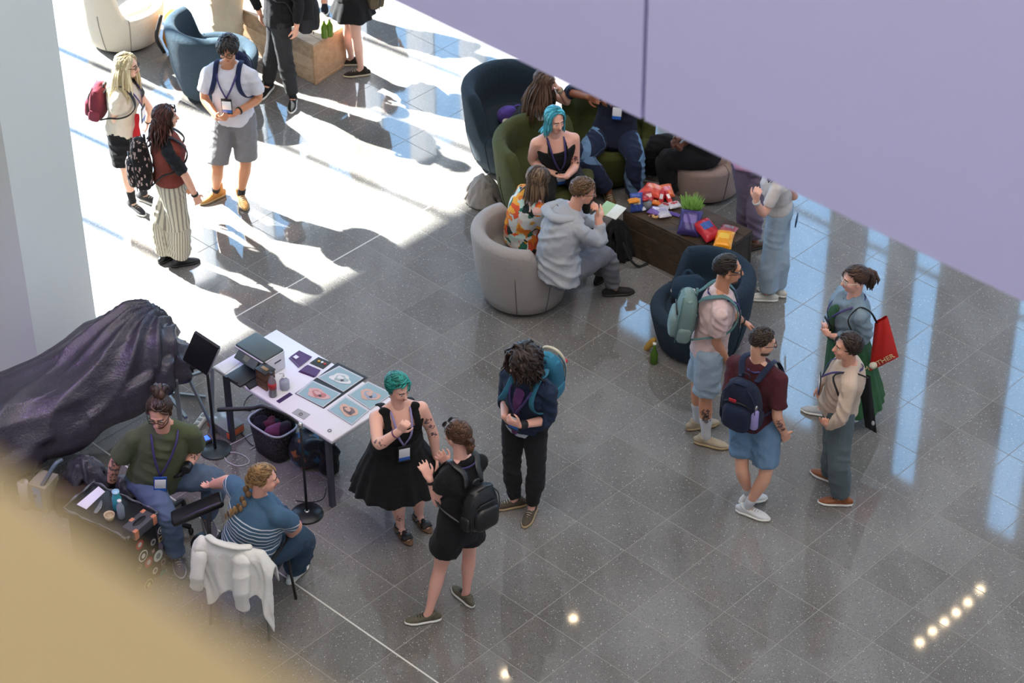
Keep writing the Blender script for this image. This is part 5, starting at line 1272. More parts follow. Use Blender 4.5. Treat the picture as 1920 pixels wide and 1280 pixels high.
bottle(on(1226, 680, 0), 'green glass bottle on the floor by the navy armchair', .21, .034, plain('green_glass2', '3f6112', .15), RUB, .5)
v_, F_ = ell((0, 0, 0), (.03, .03, .1), e=.8); p0 = on(1219, 664, 0)
tag(mk('paper_pouch', (p0 + [0, 0.05, .07] + v_ @ frame_((-.4, .3, .3)).T @ np.array([[1, 0, 0], [0, 1, 0], [0, 0, 1]]), F_), plain('yellow_paper', 'b58c3e', .7), loc=tuple(p0)), 'crumpled yellow paper pouch on the floor behind the green glass bottle', 'pouch')
def heap(name, label, cat, px, size, mat, seed, z=0, amp=.02, yaw=0, parts=5, e=.8, vox=.011, parent=None, group=None):
    """soft lumpy thing: overlapping lobes skinned together, then creased"""
    r = np.random.RandomState(seed); p = on(px[0], px[1], z); w, d, h = size; g = [ell((0, 0, h * .45), (w / 2, d / 2, h * .5), e=e)]
    for k in range(parts):
        a = r.rand() * 6.28; g.append(ell((math.cos(a) * w * .28, math.sin(a) * d * .28, h * (.3 + .4 * r.rand())), (w * .22, d * .22, h * .3), e=.9))
    Vv, F = remesh([xf(x, p, yaw) for x in g], vox, 4); N = normals(Vv, F)
    dd = amp * ((1 - 2 * np.abs(np.sin(2.4 * wob(Vv, 8, seed)))) * .7 + (1 - 2 * np.abs(np.sin(2.0 * wob(Vv, 16, seed + 3)))) * .4 + .15 * wob(Vv, 40, seed + 1))
    Vv = Vv + N * dd[:, None]; Vv[:, 2] = np.maximum(Vv[:, 2], z + .004)
    o = mk(name, (Vv, F), mat, parent, loc=tuple(p) if parent is None else None)
    if parent is None: tag(o, label, cat, group)
    return o
def crumple(name, label, cat, px, size, mat, seed, n=16, wide=.06, z=0, parent=None):
    """soft thing dropped in a pile: folds of cloth laid over one another"""
    r = np.random.RandomState(seed); p = on(px[0], px[1], z); w, d, h = size; g = [ell(p + [0, 0, h * .22], (w * .38, d * .38, h * .3), e=.9)]
    for k in range(n):
        a, tw = r.rand() * 6.28, r.uniform(.6, 1.6) * r.choice((-1, 1)); pts = []
        for t in np.linspace(-1, 1, 7):
            rr = abs(t) * .95 + .05; b = a + (0 if t > 0 else math.pi) + tw * t * .6
            pts.append(p + [math.cos(b) * rr * w * .5, math.sin(b) * rr * d * .5, h * (1 - rr ** 2.2) * r.uniform(.75, 1.0) + .022])
        g.append(tube(path(pts, 12), wide * r.uniform(.35, .6), .02, ZU * .4 + r.normal(size=3) * .6, 10, True))
    Vv, F = remesh(g, .0095, 2); N = normals(Vv, F); Vv = Vv + N * (.004 * wob(Vv, 60, seed))[:, None]; Vv[:, 2] = np.maximum(Vv[:, 2], z + .004)
    o = mk(name, (Vv, F), mat, parent, loc=tuple(p) if parent is None else None)
    return tag(o, label, cat) if parent is None else o
# bags and clothes lying about
p0 = on(335, 98, 0); b = empty('rucksack', p0, 'orange and black rucksack standing on the floor between white and blue armchairs', 'backpack')
heap('body', '', '', (335, 96), (.3, .24, .5), cloth('orange_canvas', 'a86a1f', var=.2), 21, amp=.018, parent=b)
heap('flap', '', '', (338, 60), (.24, .2, .14), cloth('orange_flap', 'c07d27', var=.3), 22, z=.4, amp=.014, parent=b, parts=3)
mk('strap', tube(path([p0 + [-.13, -.1, .05], p0 + [-.19, -.13, .25], p0 + [-.13, -.06, .47]], 14), .02, .006, None, 6), STRAPK, b)
mk('pocket', ell(p0 + [.02, -.13, .18], (.1, .035, .12), e=.6), cloth('brown_canvas', '4a3320'), b)
crumple('jacket', 'crumpled grey jacket heaped on the floor beside the navy armchair', 'jacket', (906, 372), (.34, .4, .22), cloth('grey_fleece', '8d8681', var=.2), 5, 24, .04)
b = empty('rucksack', on(1156, 482, 0), 'black rucksack on the floor between the grey trousers and snack table', 'backpack')
crumple('body', '', '', (1157, 476), (.32, .28, .36), BLACK, 6, 14, .06, parent=b); p0 = on(1160, 490, 0)
mk('strap', tube(path([p0 + [.03, -.08, .26], p0 + [.1, -.12, .1], p0 + [.18, -.1, .012], p0 + [.26, -.05, .012]], 14), .014, .005, None, 6), STRAPK, b)
b = empty('bag', on(953, 236, .45), 'purple cloth bag on the navy armchair beside the long-haired woman', 'bag')
heap('body', '', '', (952, 232), (.2, .17, .2), cloth('purple_cloth', '54408c', var=.25), 8, z=.45, amp=.016, parent=b)
p0 = on(975, 224, .5); mk('handle', tube(path([p0 + [-.1, 0, .08], p0 + [-.02, 0, .16], p0 + [.1, .02, .08]], 12), .012, .006, None, 6), cloth('purple_cloth', '54408c'), b)
p0 = on(950, 246, .45); cu = empty('coffee_cup', p0, 'takeaway coffee cup with cream lid on the navy armchair seat', 'cup')
mk('body', lathe([(0, 0), (.028, 0), (.038, .095), (0, .095)], 20, p0), plain('cup_green', '5f6b50', .5), cu); mk('lid', lathe([(.04, .095), (.041, .105), (.036, .12), (.0, .122)], 20, p0), plain('lid_cream', 'c9bfa6', .5), cu)
b = empty('bag', on(1290, 562, .45), 'navy holdall resting on the seat of the navy armchair', 'bag')
heap('body', '', '', (1290, 560), (.32, .26, .22), cloth('petrol_nylon', '182c3e', var=.2), 12, z=.45, amp=.016, parent=b)
p0 = on(1292, 548, .62); mk('lining', ell(p0, (.07, .05, .025), e=.8), plain('pale_lining', 'b9b3ad', .8), b)
mk('handle', tube(path([on(1268, 545, .55), on(1290, 507, .66), on(1315, 540, .58)], 14), .016, .008, None, 6), cloth('petrol_nylon', '182c3e'), b)
p0 = on(1264, 566, .45); cu = empty('travel_cup', p0, 'small travel cup with pale lid beside the navy holdall', 'cup')
mk('body', lathe([(0, 0), (.028, 0), (.032, .11), (0, .11)], 18, p0), plain('cup_dark', '3a3c40', .4), cu); mk('lid', lathe([(.033, .11), (.034, .125), (.0, .13)], 18, p0), plain('lid_grey', 'b5b0aa', .4), cu)

# snacks on the dark table
def packet(label, px, size, col, col2=None, yaw=0, tilt=0, name='snack_packet', rough=.3, group='snack packets on the dark table', z=TZ_, lean=0, stripe=None, cat='packet'):
    """pillow pack with crimped ends"""
    w, l, t = [q * 1.18 for q in size]; n, m = 16, 20; u = np.linspace(-1, 1, n); q = np.linspace(-1, 1, m); vs = []
    for sg in (1, -1):
        A, B = np.meshgrid(u, q); hgt = sg * t / 2 * (1 - A ** 4) ** .6 * (1 - B ** 6) ** .7
        hgt = hgt + .004 * np.sin(9 * A + 5 * B) * (1 - B ** 2) * sg
        vs.append(np.stack([A * w / 2 * (1 - .06 * (1 - B ** 2)), B * l / 2, hgt], -1).reshape(-1, 3))
    f = []
    for s_ in (0, 1):
        for a in range(m - 1):
            for c in range(n - 1):
                k = s_ * n * m + a * n + c; qd = (k, k + 1, k + n + 1, k + n); f.append(qd if s_ == 0 else qd[::-1])
    v = np.concatenate(vs); a = math.radians(lean); Rx = np.array([[1, 0, 0], [0, math.cos(a), -math.sin(a)], [0, math.sin(a), math.cos(a)]]); v = v @ Rx.T
    v[:, 2] -= v[:, 2].min(); p = on(px[0], px[1], z)
    root = empty(name, p, label, cat, group); mat = plain('foil_' + col, col, rough, .15, var=.2, scale=30, bump=.25, bscale=40); mat2 = plain('foil_' + (col2 or col), col2 or col, rough, .1, var=.2, scale=40)
    o = mk('wrapper', xf((v, np.array(f)), p, yaw), mat, root)
    if col2:
        k = [i for i in range(n * m) if abs(v[i, 0]) < w * .32 and (-.25 if not stripe else stripe[0]) < ((i // n) / (m - 1) * 2 - 1) < (.5 if not stripe else stripe[1])]
        ks = set(k); ff = [q_ for q_ in f if all(x in ks for x in q_)]
        if ff: mk('print', xf((v + [0, 0, .002], ff), p, yaw), mat2, root)
    return root
packet('blue snack packet with orange top standing at the left end of the dark table', (1193, 394), (.1, .15, .05), '3d55a0', 'd9c9b5', 10, lean=70)
packet('orange folded packet top beside the blue snack packet', (1188, 380), (.09, .05, .03), 'e08a1f', None, 15, z=TZ_ + .12)
packet('large coral red sweet box packet at the back of the dark table', (1226, 366), (.2, .15, .07), 'd8503f', 'e58a6d', -30)
packet('pink packet next to the coral red one', (1208, 372), (.1, .1, .05), 'c8476a', None, 40)
packet('small orange packet among red sweet wrappers', (1230, 384), (.08, .05, .03), 'e2752c', 'f0b070', -20)
packet('upright red chocolate bar beside the small orange packet', (1240, 381), (.045, .12, .03), 'b81f28', 'd8d0d0', -20, lean=50)
packet('red chocolate bar lying nearest the pot plant', (1253, 379), (.045, .12, .03), 'c2252b', 'e8dcd8', 25, lean=30)
packet('purple and white wrapper lying near the left table edge', (1232, 400), (.14, .1, .035), '7a5fa8', 'd6cfe0', -25)
packet('shiny white wrapper beside the red chocolate bars', (1264, 388), (.1, .08, .03), 'd3cdd4', 'c24a50', 20)
packet('clear crumpled sweet bag in front of the purple and white wrapper', (1243, 403), (.1, .13, .04), 'c0bcc6', 'a89fb8', 15, rough=.15)
packet('long purple wrapper edge beside the pot plant', (1262, 403), (.12, .04, .015), '5d4796', None, -28)
packet('standing purple foil snack bag in front of the pot plant', (1293, 434), (.17, .2, .09), '3d2f6b', '56458a', -15, lean=40)
packet('open red and blue crisp bag with biscuits spilling out', (1325, 443), (.16, .2, .08), 'b3202c', '3b5a9c', 35, lean=18)
packet('yellow biscuit wrapper on top of the red crisp bag', (1322, 424), (.11, .08, .03), 'd9bd7a', 'b58c4a', 10, z=TZ_ + .06)
packet('bright orange snack bag at the near end of the dark table', (1357, 458), (.14, .17, .06), 'ee9a1a', 'f6c04a', -15, lean=15)
packet('crumpled red and clear wrapper behind the orange snack bag', (1366, 434), (.13, .09, .035), 'a8545a', '8f8a94', -25)
packet('small red sweet bag leaning on the coral red packet', (1216, 378), (.08, .1, .04), 'a51f2b', 'd5b0a8', 20, lean=35)
packet('silver and red wrapper in the middle of the sweet pile', (1247, 390), (.09, .07, .03), 'b9b4ba', 'b03038', -35)
packet('orange and pink sweet bag behind the red chocolate bars', (1250, 366), (.1, .12, .05), 'd96a3c', 'd78aa0', 15, lean=25)
packet('small white and blue packet beside the blue snack packet', (1206, 392), (.06, .08, .03), 'cfcdd2', '5a6fb0', 30)
r_ = random.Random(3)
for k in range(14):
    q = (1217 + r_.random() * 14, 398 + r_.random() * 9) if k < 8 else (1332 + r_.random() * 16, 447 + r_.random() * 8)
    p = on(q[0], q[1], TZ_); tag(mk('sweet', ell(p + [0, 0, .008], (.009, .007, .008), n=8, m=5), plain('sweet_%d' % (k % 3), ('c98a80', 'd8b08a', '8a4a30')[k % 3], .4), loc=tuple(p)), 'loose pink sweet by the left end of the dark table' if k < 8 else 'loose brown sweet by the red crisp bag', 'sweet', 'loose sweets left' if k < 8 else 'loose sweets right')
p = on(1229, 407, TZ_); tag(mk('doughnut', tube([p + [.022 * math.cos(a), .022 * math.sin(a), .012] for a in np.linspace(0, 2 * np.pi, 17)], .012, None, None, 8), plain('biscuit', 'c79a66', .8, bump=.3), loc=tuple(p)), 'small ring biscuit on the dark table edge', 'biscuit')
p = on(1214, 393, TZ_); cu = empty('plastic_cup', p, 'clear plastic tub with a red lid on the dark table', 'cup'); mk('body', lathe([(0, 0), (.03, 0), (.042, .08), (0, .08)], 18, p), plain('tub_grey', '8f9094', .15, trans=.5), cu)
mk('lid', xf(lathe([(.045, 0), (.045, .012), (0, .014)], 18), p + [-.03, .05, .085]), plain('red_lid', 'b3202c', .4), cu)
p = on(1296, 414, TZ_); pp = empty('potted_plant', p, 'green pot plant in the middle of the dark table', 'plant'); mk('pot', lathe([(0, 0), (.05, 0), (.065, .1), (.06, .1), (.055, .09), (0, .09)], 20, p), plain('pot_white', 'cfcac4', .5), pp)
vs, fs, off = [], [], 0
for k in range(330):
    a = r_.random() * 6.28; q = math.sqrt(r_.random()); b_ = p + [.05 * q * math.cos(a), .05 * q * math.sin(a), .09]; tp_ = b_ + np.array([.07 * q * math.cos(a), .07 * q * math.sin(a), .06 + .1 * r_.random()])
    v, f = tube([b_, lerp(b_, tp_, .5) + [0, 0, .01], tp_], [.002, .0045, .0015], [.0015, .002, .001], None, 4); vs.append(v); fs += [tuple(x + off for x in y) for y in f]; off += len(v)
o = mk('leaves', (np.concatenate(vs), fs), plain('leaf_green', '7ba34a', .6, var=.3), pp); o['kind'] = 'stuff'
# book held by the man in grey, phone of the woman in white
p = on(1146, 394, .78); bk = empty('booklet', p, 'open booklet with a green cover held by the man in grey', 'book'); M = frame_((.5, .6, .2), nrm((-.3, -.3, 1)))
for q in (-1, 1): mk('page', xf(rbox(.11, .16, .008, .002), p + M @ np.array([q * .055, 0, .004 * q]), M=M), plain('booklet_%d' % q, 'd6d6cc' if q > 0 else '9dbb8d', .6), bk)

# ---------------------------------------------------------------- totes carried
def tote(px4, y, th, mat, label, root_name='tote_bag'):
    """soft flat bag: front, back and sides, bulging in the middle"""
    P = [Y(a, b, y) for a, b in px4]; nrm_ = nrm(np.cross(P[1] - P[0], P[3] - P[0])); nrm_ = nrm_ if nrm_ @ (CAMP - P[0]) > 0 else -nrm_
    n = 14; root = empty(root_name, P[2] * .5 + P[3] * .5, label, 'bag'); vs = []
    for sg in (1, -1):
        for i in range(n + 1):
            for j in range(n + 1):
                u, w = i / n, j / n; q = lerp(lerp(P[0], P[1], u), lerp(P[3], P[2], u), w)
                b = th * (math.sin(math.pi * u) ** .6 * (.35 + .65 * math.sin(math.pi * min(1, w * .9 + .1)) ** .7) * (1 if j < n else 0)) + .006 * math.sin(9 * u + 4 * w) * math.sin(math.pi * u)
                vs.append(q + nrm_ * sg * b)
    f = []; K = (n + 1) ** 2
    for s_ in (0, 1):
        for i in range(n):
            for j in range(n):
                k = s_ * K + i * (n + 1) + j; qd = (k, k + n + 1, k + n + 2, k + 1); f.append(qd if s_ == 0 else qd[::-1])
    mk('body', (vs, np.array(f)), mat, root); return root, P, nrm_
yb = DEN.pel[1] - .18
tb_, P, nb_ = tote([(1640, 606), (1664, 592), (1685, 669), (1630, 696)], yb, .035, plain('red_tote', 'c4231d', .45, var=.08, bump=.1), 'red tote bag with pale lettering at the elbow of the woman in denim')
mk('strap', tube(path([P[0] + [.02, 0, 0], DEN.tp(.9, -.9, -.5, .07), DEN.tp(1.0, -.95, .0, .075), DEN.tp(.9, -.95, .7, .07), DEN.tp(.5, -1.15, .3, .08)], 22), .012, .005, None, 6), STRAPK, tb_)
def text(s, P0, ex, ey, h, mat, parent, name='lettering', depth=.002):
    cu = bpy.data.curves.new(name, 'FONT'); cu.body = s; cu.size = h / .7; cu.extrude = depth; ob = bpy.data.objects.new(name, cu); COL.objects.link(ob)
    dg = bpy.context.evaluated_depsgraph_get(); me = ob.evaluated_get(dg).to_mesh(); v = np.array([q.co[:] for q in me.vertices]); f = [tuple(p.vertices) for p in me.polygons]; ob.evaluated_get(dg).to_mesh_clear(); bpy.data.objects.remove(ob); bpy.data.curves.remove(cu)
    M = np.stack([ex, ey, np.cross(ex, ey)], 1); return mk(name, (P0 + v @ M.T, f), mat, parent, smooth=False)
GOLDT = plain('pale_gold', 'd2b98a', .5)
ex = nrm(P[2] - P[3]); ey = nrm(np.cross(nb_, ex)); b0 = lerp(P[3], P[0], .12) + nb_ * .046 - ex * .035
W_ = np.linalg.norm(P[2] - P[3])
text('M', b0 + ex * -.02, ex, ey, .045, GOLDT, tb_); text('THER', b0 + ex * .1, ex, ey, .045, GOLDT, tb_)
mk('emblem', xf(lathe([(0, -.004), (.034, -.004), (.034, .004), (0, .004)], 20), b0 + ex * .068 + ey * .022, M=np.stack([ex, ey, nb_], 1)), plain('emblem_cream', 'd9d2bb', .6), tb_)
tb2, P, nb2 = tote([(1608, 700), (1632, 706), (1644, 812), (1622, 800)], SWE.pel[1] + .1, .02, BLACK, 'black cloth tote bag hanging behind the man in the cream sweater')
mk('print', xf(ell((0, 0, 0), (.014, .024, .003)), lerp(P[1], P[2], .8) - (P[1] - P[0]) * .22 + nb2 * .022, M=np.stack([nrm(P[1] - P[0]), ZU, nb2], 1)), plain('print_white', 'b9b9bd', .6), tb2)
mk('strap', tube(path([P[0], SWE.tp(.9, -.5, -1.0, .04), SWE.tp(.99, -.75, -.1, .045), SWE.tp(.9, -.6, .9, .04), SWE.tp(.6, -1.0, .4, .04)], 18), .011, .005, None, 6), STRAPK, tb2)
# red cloth hanging in front of the fair-haired woman
A, B, D_ = Y(257, 214, P1.pel[1] - .12), Y(256, 250, P1.pel[1] - .14), Y(250, 292, P1.pel[1] - .14)
rc = empty('cloth_bag', D_, 'folded red and white cloth hanging from the hand of the fair-haired woman', 'bag')
Pt = path([A, B, D_], 16); mk('body', tube(Pt, np.linspace(.018, .04, 16) * (1 + .2 * np.sin(np.arange(16) * 1.1)), .014, (1, .2, 0), 10), cloth('red_cloth', 'b5222a', var=.15), rc)
mk('band', tube(Pt[9:11] + [0, -.012, 0], .03, .008, (1, .2, 0), 10), cloth('white_band', 'd6d0d0'), rc)

# ---------------------------------------------------------------- the tattoo booth
# couch under a black plastic cover
def bag_plastic(name, c1, c2, rough=.28):
    t = NT(name); co = t.coord(); f = t.noise(5, 5, co); t.l(t.mix(f, lin(c1), lin(c2)), t.b.inputs['Base Color']); t.set(t.b, Roughness=rough); t.b.inputs['Specular IOR Level'].default_value = .6
    h = t.math('ADD', t.noise(60, 4, co), t.math('MULTIPLY', t.noise(18, 5, co, .7), 2.0)); t.bump(h, .4, .012); MATS[name] = t.m; return t.m
TARP = bag_plastic('black_plastic', '2b2831', '423e48', .2)
A0, B0 = G(-70, 915), G(350, 768); ax = nrm(B0 - A0); La = np.linalg.norm(B0 - A0); ac = np.array([ax[1], -ax[0], 0.0])
if ac[1] > 0: ac = -ac
couch = empty('covered_couch', (A0 + B0) / 2, 'couch under a crumpled black plastic cover beside the column', 'couch')
ns, nt_ = 170, 90; S_, T_ = np.meshgrid(np.linspace(0, 1, ns), np.linspace(-1, 1, nt_), indexing='ij')
zt = np.interp(S_, [0, .1, .3, .5, .68, .82, .9, .96, 1], [.74, .78, .86, .95, 1.06, 1.12, 1.1, .98, .8]); hem = np.interp(S_, [0, .35, .7, 1], [.3, .34, .5, .6])
prof = np.clip(1 - np.abs(T_) ** 3.2, 0, 1) ** .75; dip = .10 * np.exp(-((S_ - .42) / .2) ** 2) * np.exp(-((T_ - .1) / .45) ** 2)
Z_ = hem + (zt - hem) * prof - dip
Wd = np.interp(S_, [0, .5, .85, 1], [.46, .46, .42, .3]); X_ = T_ * Wd
Pg = A0[None, None] + ax * (S_ * La)[..., None] + ac * X_[..., None] + ZU * Z_[..., None]
fan = np.arctan2(T_ * .5 + .15, (1.02 - S_) * 1.7 + .05)
w0 = wob(Pg.reshape(-1, 3), 3.5, 71).reshape(S_.shape); w1 = wob(Pg.reshape(-1, 3), 9, 72).reshape(S_.shape); w2 = wob(Pg.reshape(-1, 3), 30, 73).reshape(S_.shape)
rid = lambda x: 1 - 2 * np.abs(np.sin(x))
fold = .030 * rid(fan * 13 + 1.6 * w0) * np.clip((S_ - .35) * 2.2, 0, 1) + .026 * rid(S_ * 8 + T_ * 3.5 + 1.5 * w0) * np.clip(1.1 - S_ * 1.2, 0, 1) + .009 * w1 + .004 * w2 + .008 * rid(T_ * 9 + w1 * 1.4) * (np.abs(T_) > .45)
du = np.gradient(Pg, axis=0); dv = np.gradient(Pg, axis=1); Nn = np.cross(du, dv); Nn /= np.linalg.norm(Nn, axis=2, keepdims=True) + 1e-9; Nn *= np.sign(Nn[..., 2:3] + .3)
Pg = Pg + Nn * fold[..., None]
Pg[..., 2] += .02 * np.sin(S_ * 23 + w1) * (np.abs(T_) > .93)
idx = np.arange(ns * nt_).reshape(ns, nt_); Fq = np.stack([idx[:-1, :-1], idx[1:, :-1], idx[1:, 1:], idx[:-1, 1:]], -1).reshape(-1, 4)
o = mk('cover', (Pg.reshape(-1, 3), Fq), TARP, couch); sm = o.modifiers.new('thick', 'SOLIDIFY'); sm.thickness = .004
ALU = plain('aluminium', '8f9699', .35, .7)
for s_, t_ in ((.12, -.3), (.12, .3), (.93, -.3), (.9, .35)):
    q = A0 + ax * La * s_ + ac * t_; mk('leg', beam(q, q + [0, 0, .62], .035, .035), ALU, couch, smooth=False)
q0 = A0 + ax * La * .93; mk('crossbar', beam(q0 + ac * -.3 + [0, 0, .2], q0 + ac * .33 + [0, 0, .2], .025, .025), ALU, couch, smooth=False)
mk('pad', xf(rbox(La * .9, .6, .1, .03), A0 + ax * La * .5 + [0, 0, .6], M=np.stack([ax, ac, ZU], 1)), BLACK, couch)
# steel easel legs showing past the end of the cover
es = empty('folding_easel', G(392, 745), 'grey metal folding trestle standing behind the light panel', 'trestle')
for a, b in (((352, 705), (398, 800)), ((398, 690), (398, 812)), ((352, 705), (398, 690))):
    mk('rail', beam(G(a[0], a[1], .55 if a[1] < 710 else .1), G(b[0], b[1], .03 if b[1] > 700 else .55), .03, .02), ALU, es, smooth=False)
mk('rail', beam(G(318, 736, .02), G(386, 744, .03), .022, .022), ALU, es, smooth=False)
# light on a stand
BLKM = plain('black_metal', '1c1c1f', .45, .2)
p = G(404, 844); ls = empty('light_stand', p, 'black flat light panel on a round-based stand beside the couch', 'lamp')
mk('base', lathe([(0, 0), (.125, 0), (.13, .008), (.12, .016), (.02, .022), (0, .022)], 40, p), plain('base_grey', '3a4444', .4, .3), ls)
mk('pole', tube([p + [0, 0, .02], p + [0, 0, .95]], .012, None, (1, 0, 0), 10), BLKM, ls)
pc = [Y(x, y, p[1] - .03) for x, y in ((357, 625), (401, 641), (398, 697), (354, 684))]; pcc = sum(pc) / 4; pe = nrm(pc[1] - pc[0] + [0, -.08, 0]); pu = nrm((pc[0] - pc[3]) * [0.3, .3, 1]); pn_ = nrm(np.cross(pe, pu)); pu = np.cross(pn_, pe)
Mp = np.stack([pe, pn_, pu], 1); mk('panel', xf(rbox(.235, .03, .34, .008), pcc, M=Mp), plain('panel_black', '0e0e10', .5), ls)
mk('rim', xf(rbox(.008, .036, .3, .003), pcc + pe * .12, M=Mp), plain('rim_grey', '9a9aa0', .3, .5), ls); mk('bracket', beam(p + [0, 0, .86], pcc - pu * .1, .02, .02), BLKM, ls)
# boom stand
p = G(576, 964); bs = empty('boom_stand', p, 'black boom arm stand with a round base in front of the white table', 'stand')
mk('base', lathe([(0, 0), (.125, 0), (.13, .008), (.125, .018), (.025, .026), (0, .026)], 40, p), plain('base_black', '202124', .35, .3), bs); mk('collar', lathe([(.02, .026), (.02, .04), (0, .04)], 16, p), STEEL, bs)
mk('pole', tube([p + [0, 0, .03], p + [0, 0, .9]], .011, None, (1, 0, 0), 10), BLKM, bs)
q = path([p + [0, 0, .9], Y(538, 778, p[1] + .05), Y(495, 762, p[1] + .12), Y(472, 765, p[1] + .14), Y(408, 768, p[1] + .16)], 20); mk('boom', tube(q, np.r_[[.011] * 10, [.018] * 10], None, None, 10), BLKM, bs); mk('clamp', ell(p + [0, 0, .9], (.024, .024, .03)), STEEL, bs)

# white table with the printer and the flash prints
ZT = .74; TA, TB, TC = G(515, 615, ZT), G(399, 687, ZT), G(622, 827, ZT); te = nrm(TC - TB); tl_ = np.linalg.norm(TC - TB); ts_ = np.cross(ZU, te); ts_ = ts_ if ts_ @ (TA - TB) > 0 else -ts_; tw = (TA - TB) @ ts_
print('table', tl_, tw, te, U)
MT = np.stack([te, ts_, ZU], 1); tc = TB + te * tl_ / 2 + ts_ * tw / 2
tbl = empty('folding_table', tc * [1, 1, 0], 'long white folding table with printer and art prints', 'table')
mk('top', xf(rbox(tl_, tw, .035, .008), tc - [0, 0, .0175], M=MT), plain('table_white', 'dcd8de', .35, var=.03, scale=4), tbl)
LEGM = plain('leg_violet_grey', '55535f', .4, .5)
for a, b in ((.07, .07), (.93, .07), (.07, .93), (.93, .93)):
    q = TB + te * tl_ * a + ts_ * tw * b; mk('leg', beam(q * [1, 1, 0], q - [0, 0, .03], .04, .04, te), LEGM, tbl, smooth=False)
for a in (.07, .93): mk('crossbar', beam(TB + te * tl_ * a + ts_ * tw * .08 - [0, 0, .08], TB + te * tl_ * a + ts_ * tw * .92 - [0, 0, .08], .03, .03), LEGM, tbl, smooth=False)
def flat(name, label, cat, quad, mat, z=ZT, th=.004, group=None, parent=None, lift=0.0):
    q = [G(x, y, z + lift) for x, y in quad]; v = np.array(q + [p + [0, 0, th] for p in q]); f = [(3, 2, 1, 0), (4, 5, 6, 7), (0, 1, 5, 4), (1, 2, 6, 5), (2, 3, 7, 6), (3, 0, 4, 7)]
    if (np.cross(q[1] - q[0], q[2] - q[1]))[2] < 0: f = [x[::-1] for x in f]
    o = mk(name, (v, f), mat, parent, smooth=False, loc=tuple(sum(q) / 4) if parent is None else None)
    if parent is None: tag(o, label, cat, group)
    return o
# printer
k0, k1, k2 = G(438, 645, .93), G(496, 676, .93), G(536, 650, .93); pe = te; pd = ts_; pw, pdp = (k1 - k0) @ te, (k2 - k1) @ ts_; MP = np.stack([pe, pd, ZU], 1); pc0 = k0 * [1, 1, 0] + ZU * ZT
print('printer', pw, pdp)
pr = empty('printer', pc0 + pe * pw / 2 + pd * pdp / 2, 'white inkjet printer with dark lid on the white table', 'printer')
def pbox(name, x0, x1, y0, y1, z0, z1, mat, r=.006): return mk(name, xf(rbox(x1 - x0, y1 - y0, z1 - z0, r), pc0 + MP @ np.array([(x0 + x1) / 2, (y0 + y1) / 2, (z0 + z1) / 2]), M=MP), mat, pr)
PWH = plain('printer_white', 'd3d1d8', .4, var=.03); PGR = plain('printer_grey', '47524f', .5, var=.05); PDK = plain('printer_dark', '232527', .5)
pbox('body', 0, pw, .04, pdp, .0, .165, PWH, .015); pbox('lid', .004, pw - .004, .012, pdp - .006, .165, .19, PGR, .01); pbox('lid_edge', 0, pw, .006, pdp, .155, .17, PWH, .006)
cp_ = pc0 + MP @ np.array([.16, -.005, .125]); Mt = frame_(-pd * .8 + ZU * .0, ZU)
mk('control_panel', xf(rbox(.24, .09, .02, .006), cp_, M=np.stack([pe, nrm(pd + ZU * .9), nrm(ZU - pd * .9)], 1)), PGR, pr); mk('screen', xf(rbox(.06, .05, .004, .002), cp_ + nrm(ZU - pd * .9) * .012, M=np.stack([pe, nrm(pd + ZU * .9), nrm(ZU - pd * .9)], 1)), plain('screen_dull', '6e7266', .2), pr)
pbox('slot', .1, pw - .07, .03, .06, .02, .085, PDK); pbox('paper_tray', .09, pw - .06, -.2, .08, .012, .03, PDK, .004); pbox('tray_stop', .13, pw - .1, -.2, -.185, .03, .045, PDK, .003); pbox('side_slot', pw - .002, pw + .002, .12, .19, .1, .112, PDK, .001); pbox('ink_window', pw - .055, pw - .035, .035, .043, .005, .15, PDK, .001)
flat('paper_sheet', 'white paper sheet beside the printer tray on the table', 'paper', [(404, 686), (440, 664), (455, 676), (421, 701)], plain('paper', 'dcdae2', .6, var=.02), lift=.001, th=.002)
# wooden box with slots, tray
p = G(499, 726, ZT); bx = empty('wooden_box', p, 'dark wooden slotted box standing on the table front', 'box')
for k in range(4): mk('tier', xf(rbox(.12, .1, .036, .004), p + [0, 0.02, .02 + .04 * k], M=MT), wood('box_wood%d' % k, '3a281a', '7a5632'), bx)
mk('lid', xf(rbox(.13, .11, .012, .003), p + [0, .02, .167], M=MT), plain('box_dark', '231d18', .5), bx); mk('lid_inlay', xf(rbox(.07, .03, .004, .001), p + [0, .02, .174], M=MT), plain('inlay', '8a6a3c', .4), bx)
flat('phone', 'black phone-sized tray lying by the wooden box', 'phone', [(458, 720), (482, 708), (492, 718), (468, 731)], PDK, th=.02)
COLA = plain('cola', '1a100c', .15); bottle(G(512, 742, ZT), 'half-empty cola bottle with a red label on the white table', .23, .033, plain('pet_clear', 'a9a4aa', .12, trans=.6), PDK, .3, (COLA, .3), band=(plain('cola_red', 'a3252b', .4), .5, .85), nr=.38)
p = G(534, 728, ZT); hs = bottle(p, 'clear hand sanitiser pump bottle on the white table', .12, .04, plain('gel_clear', 'c9ccd8', .1, trans=.5), RUB, .3, (plain('gel_blue', '9aa4c8', .2), .35))
mk('pump', join(tube([p + [0, 0, .12], p + [0, 0, .155]], .006, None, (1, 0, 0), 8), tube([p + [0, 0, .155], p + [-.035, 0, .15]], .006, None, (0, 1, 0), 8)), RUB, hs)
VIO = plain('leaflet_violet', '4a2a5c', .4, var=.3, scale=30); VIOL = plain('leaflet_lilac', '8d84a8', .5)
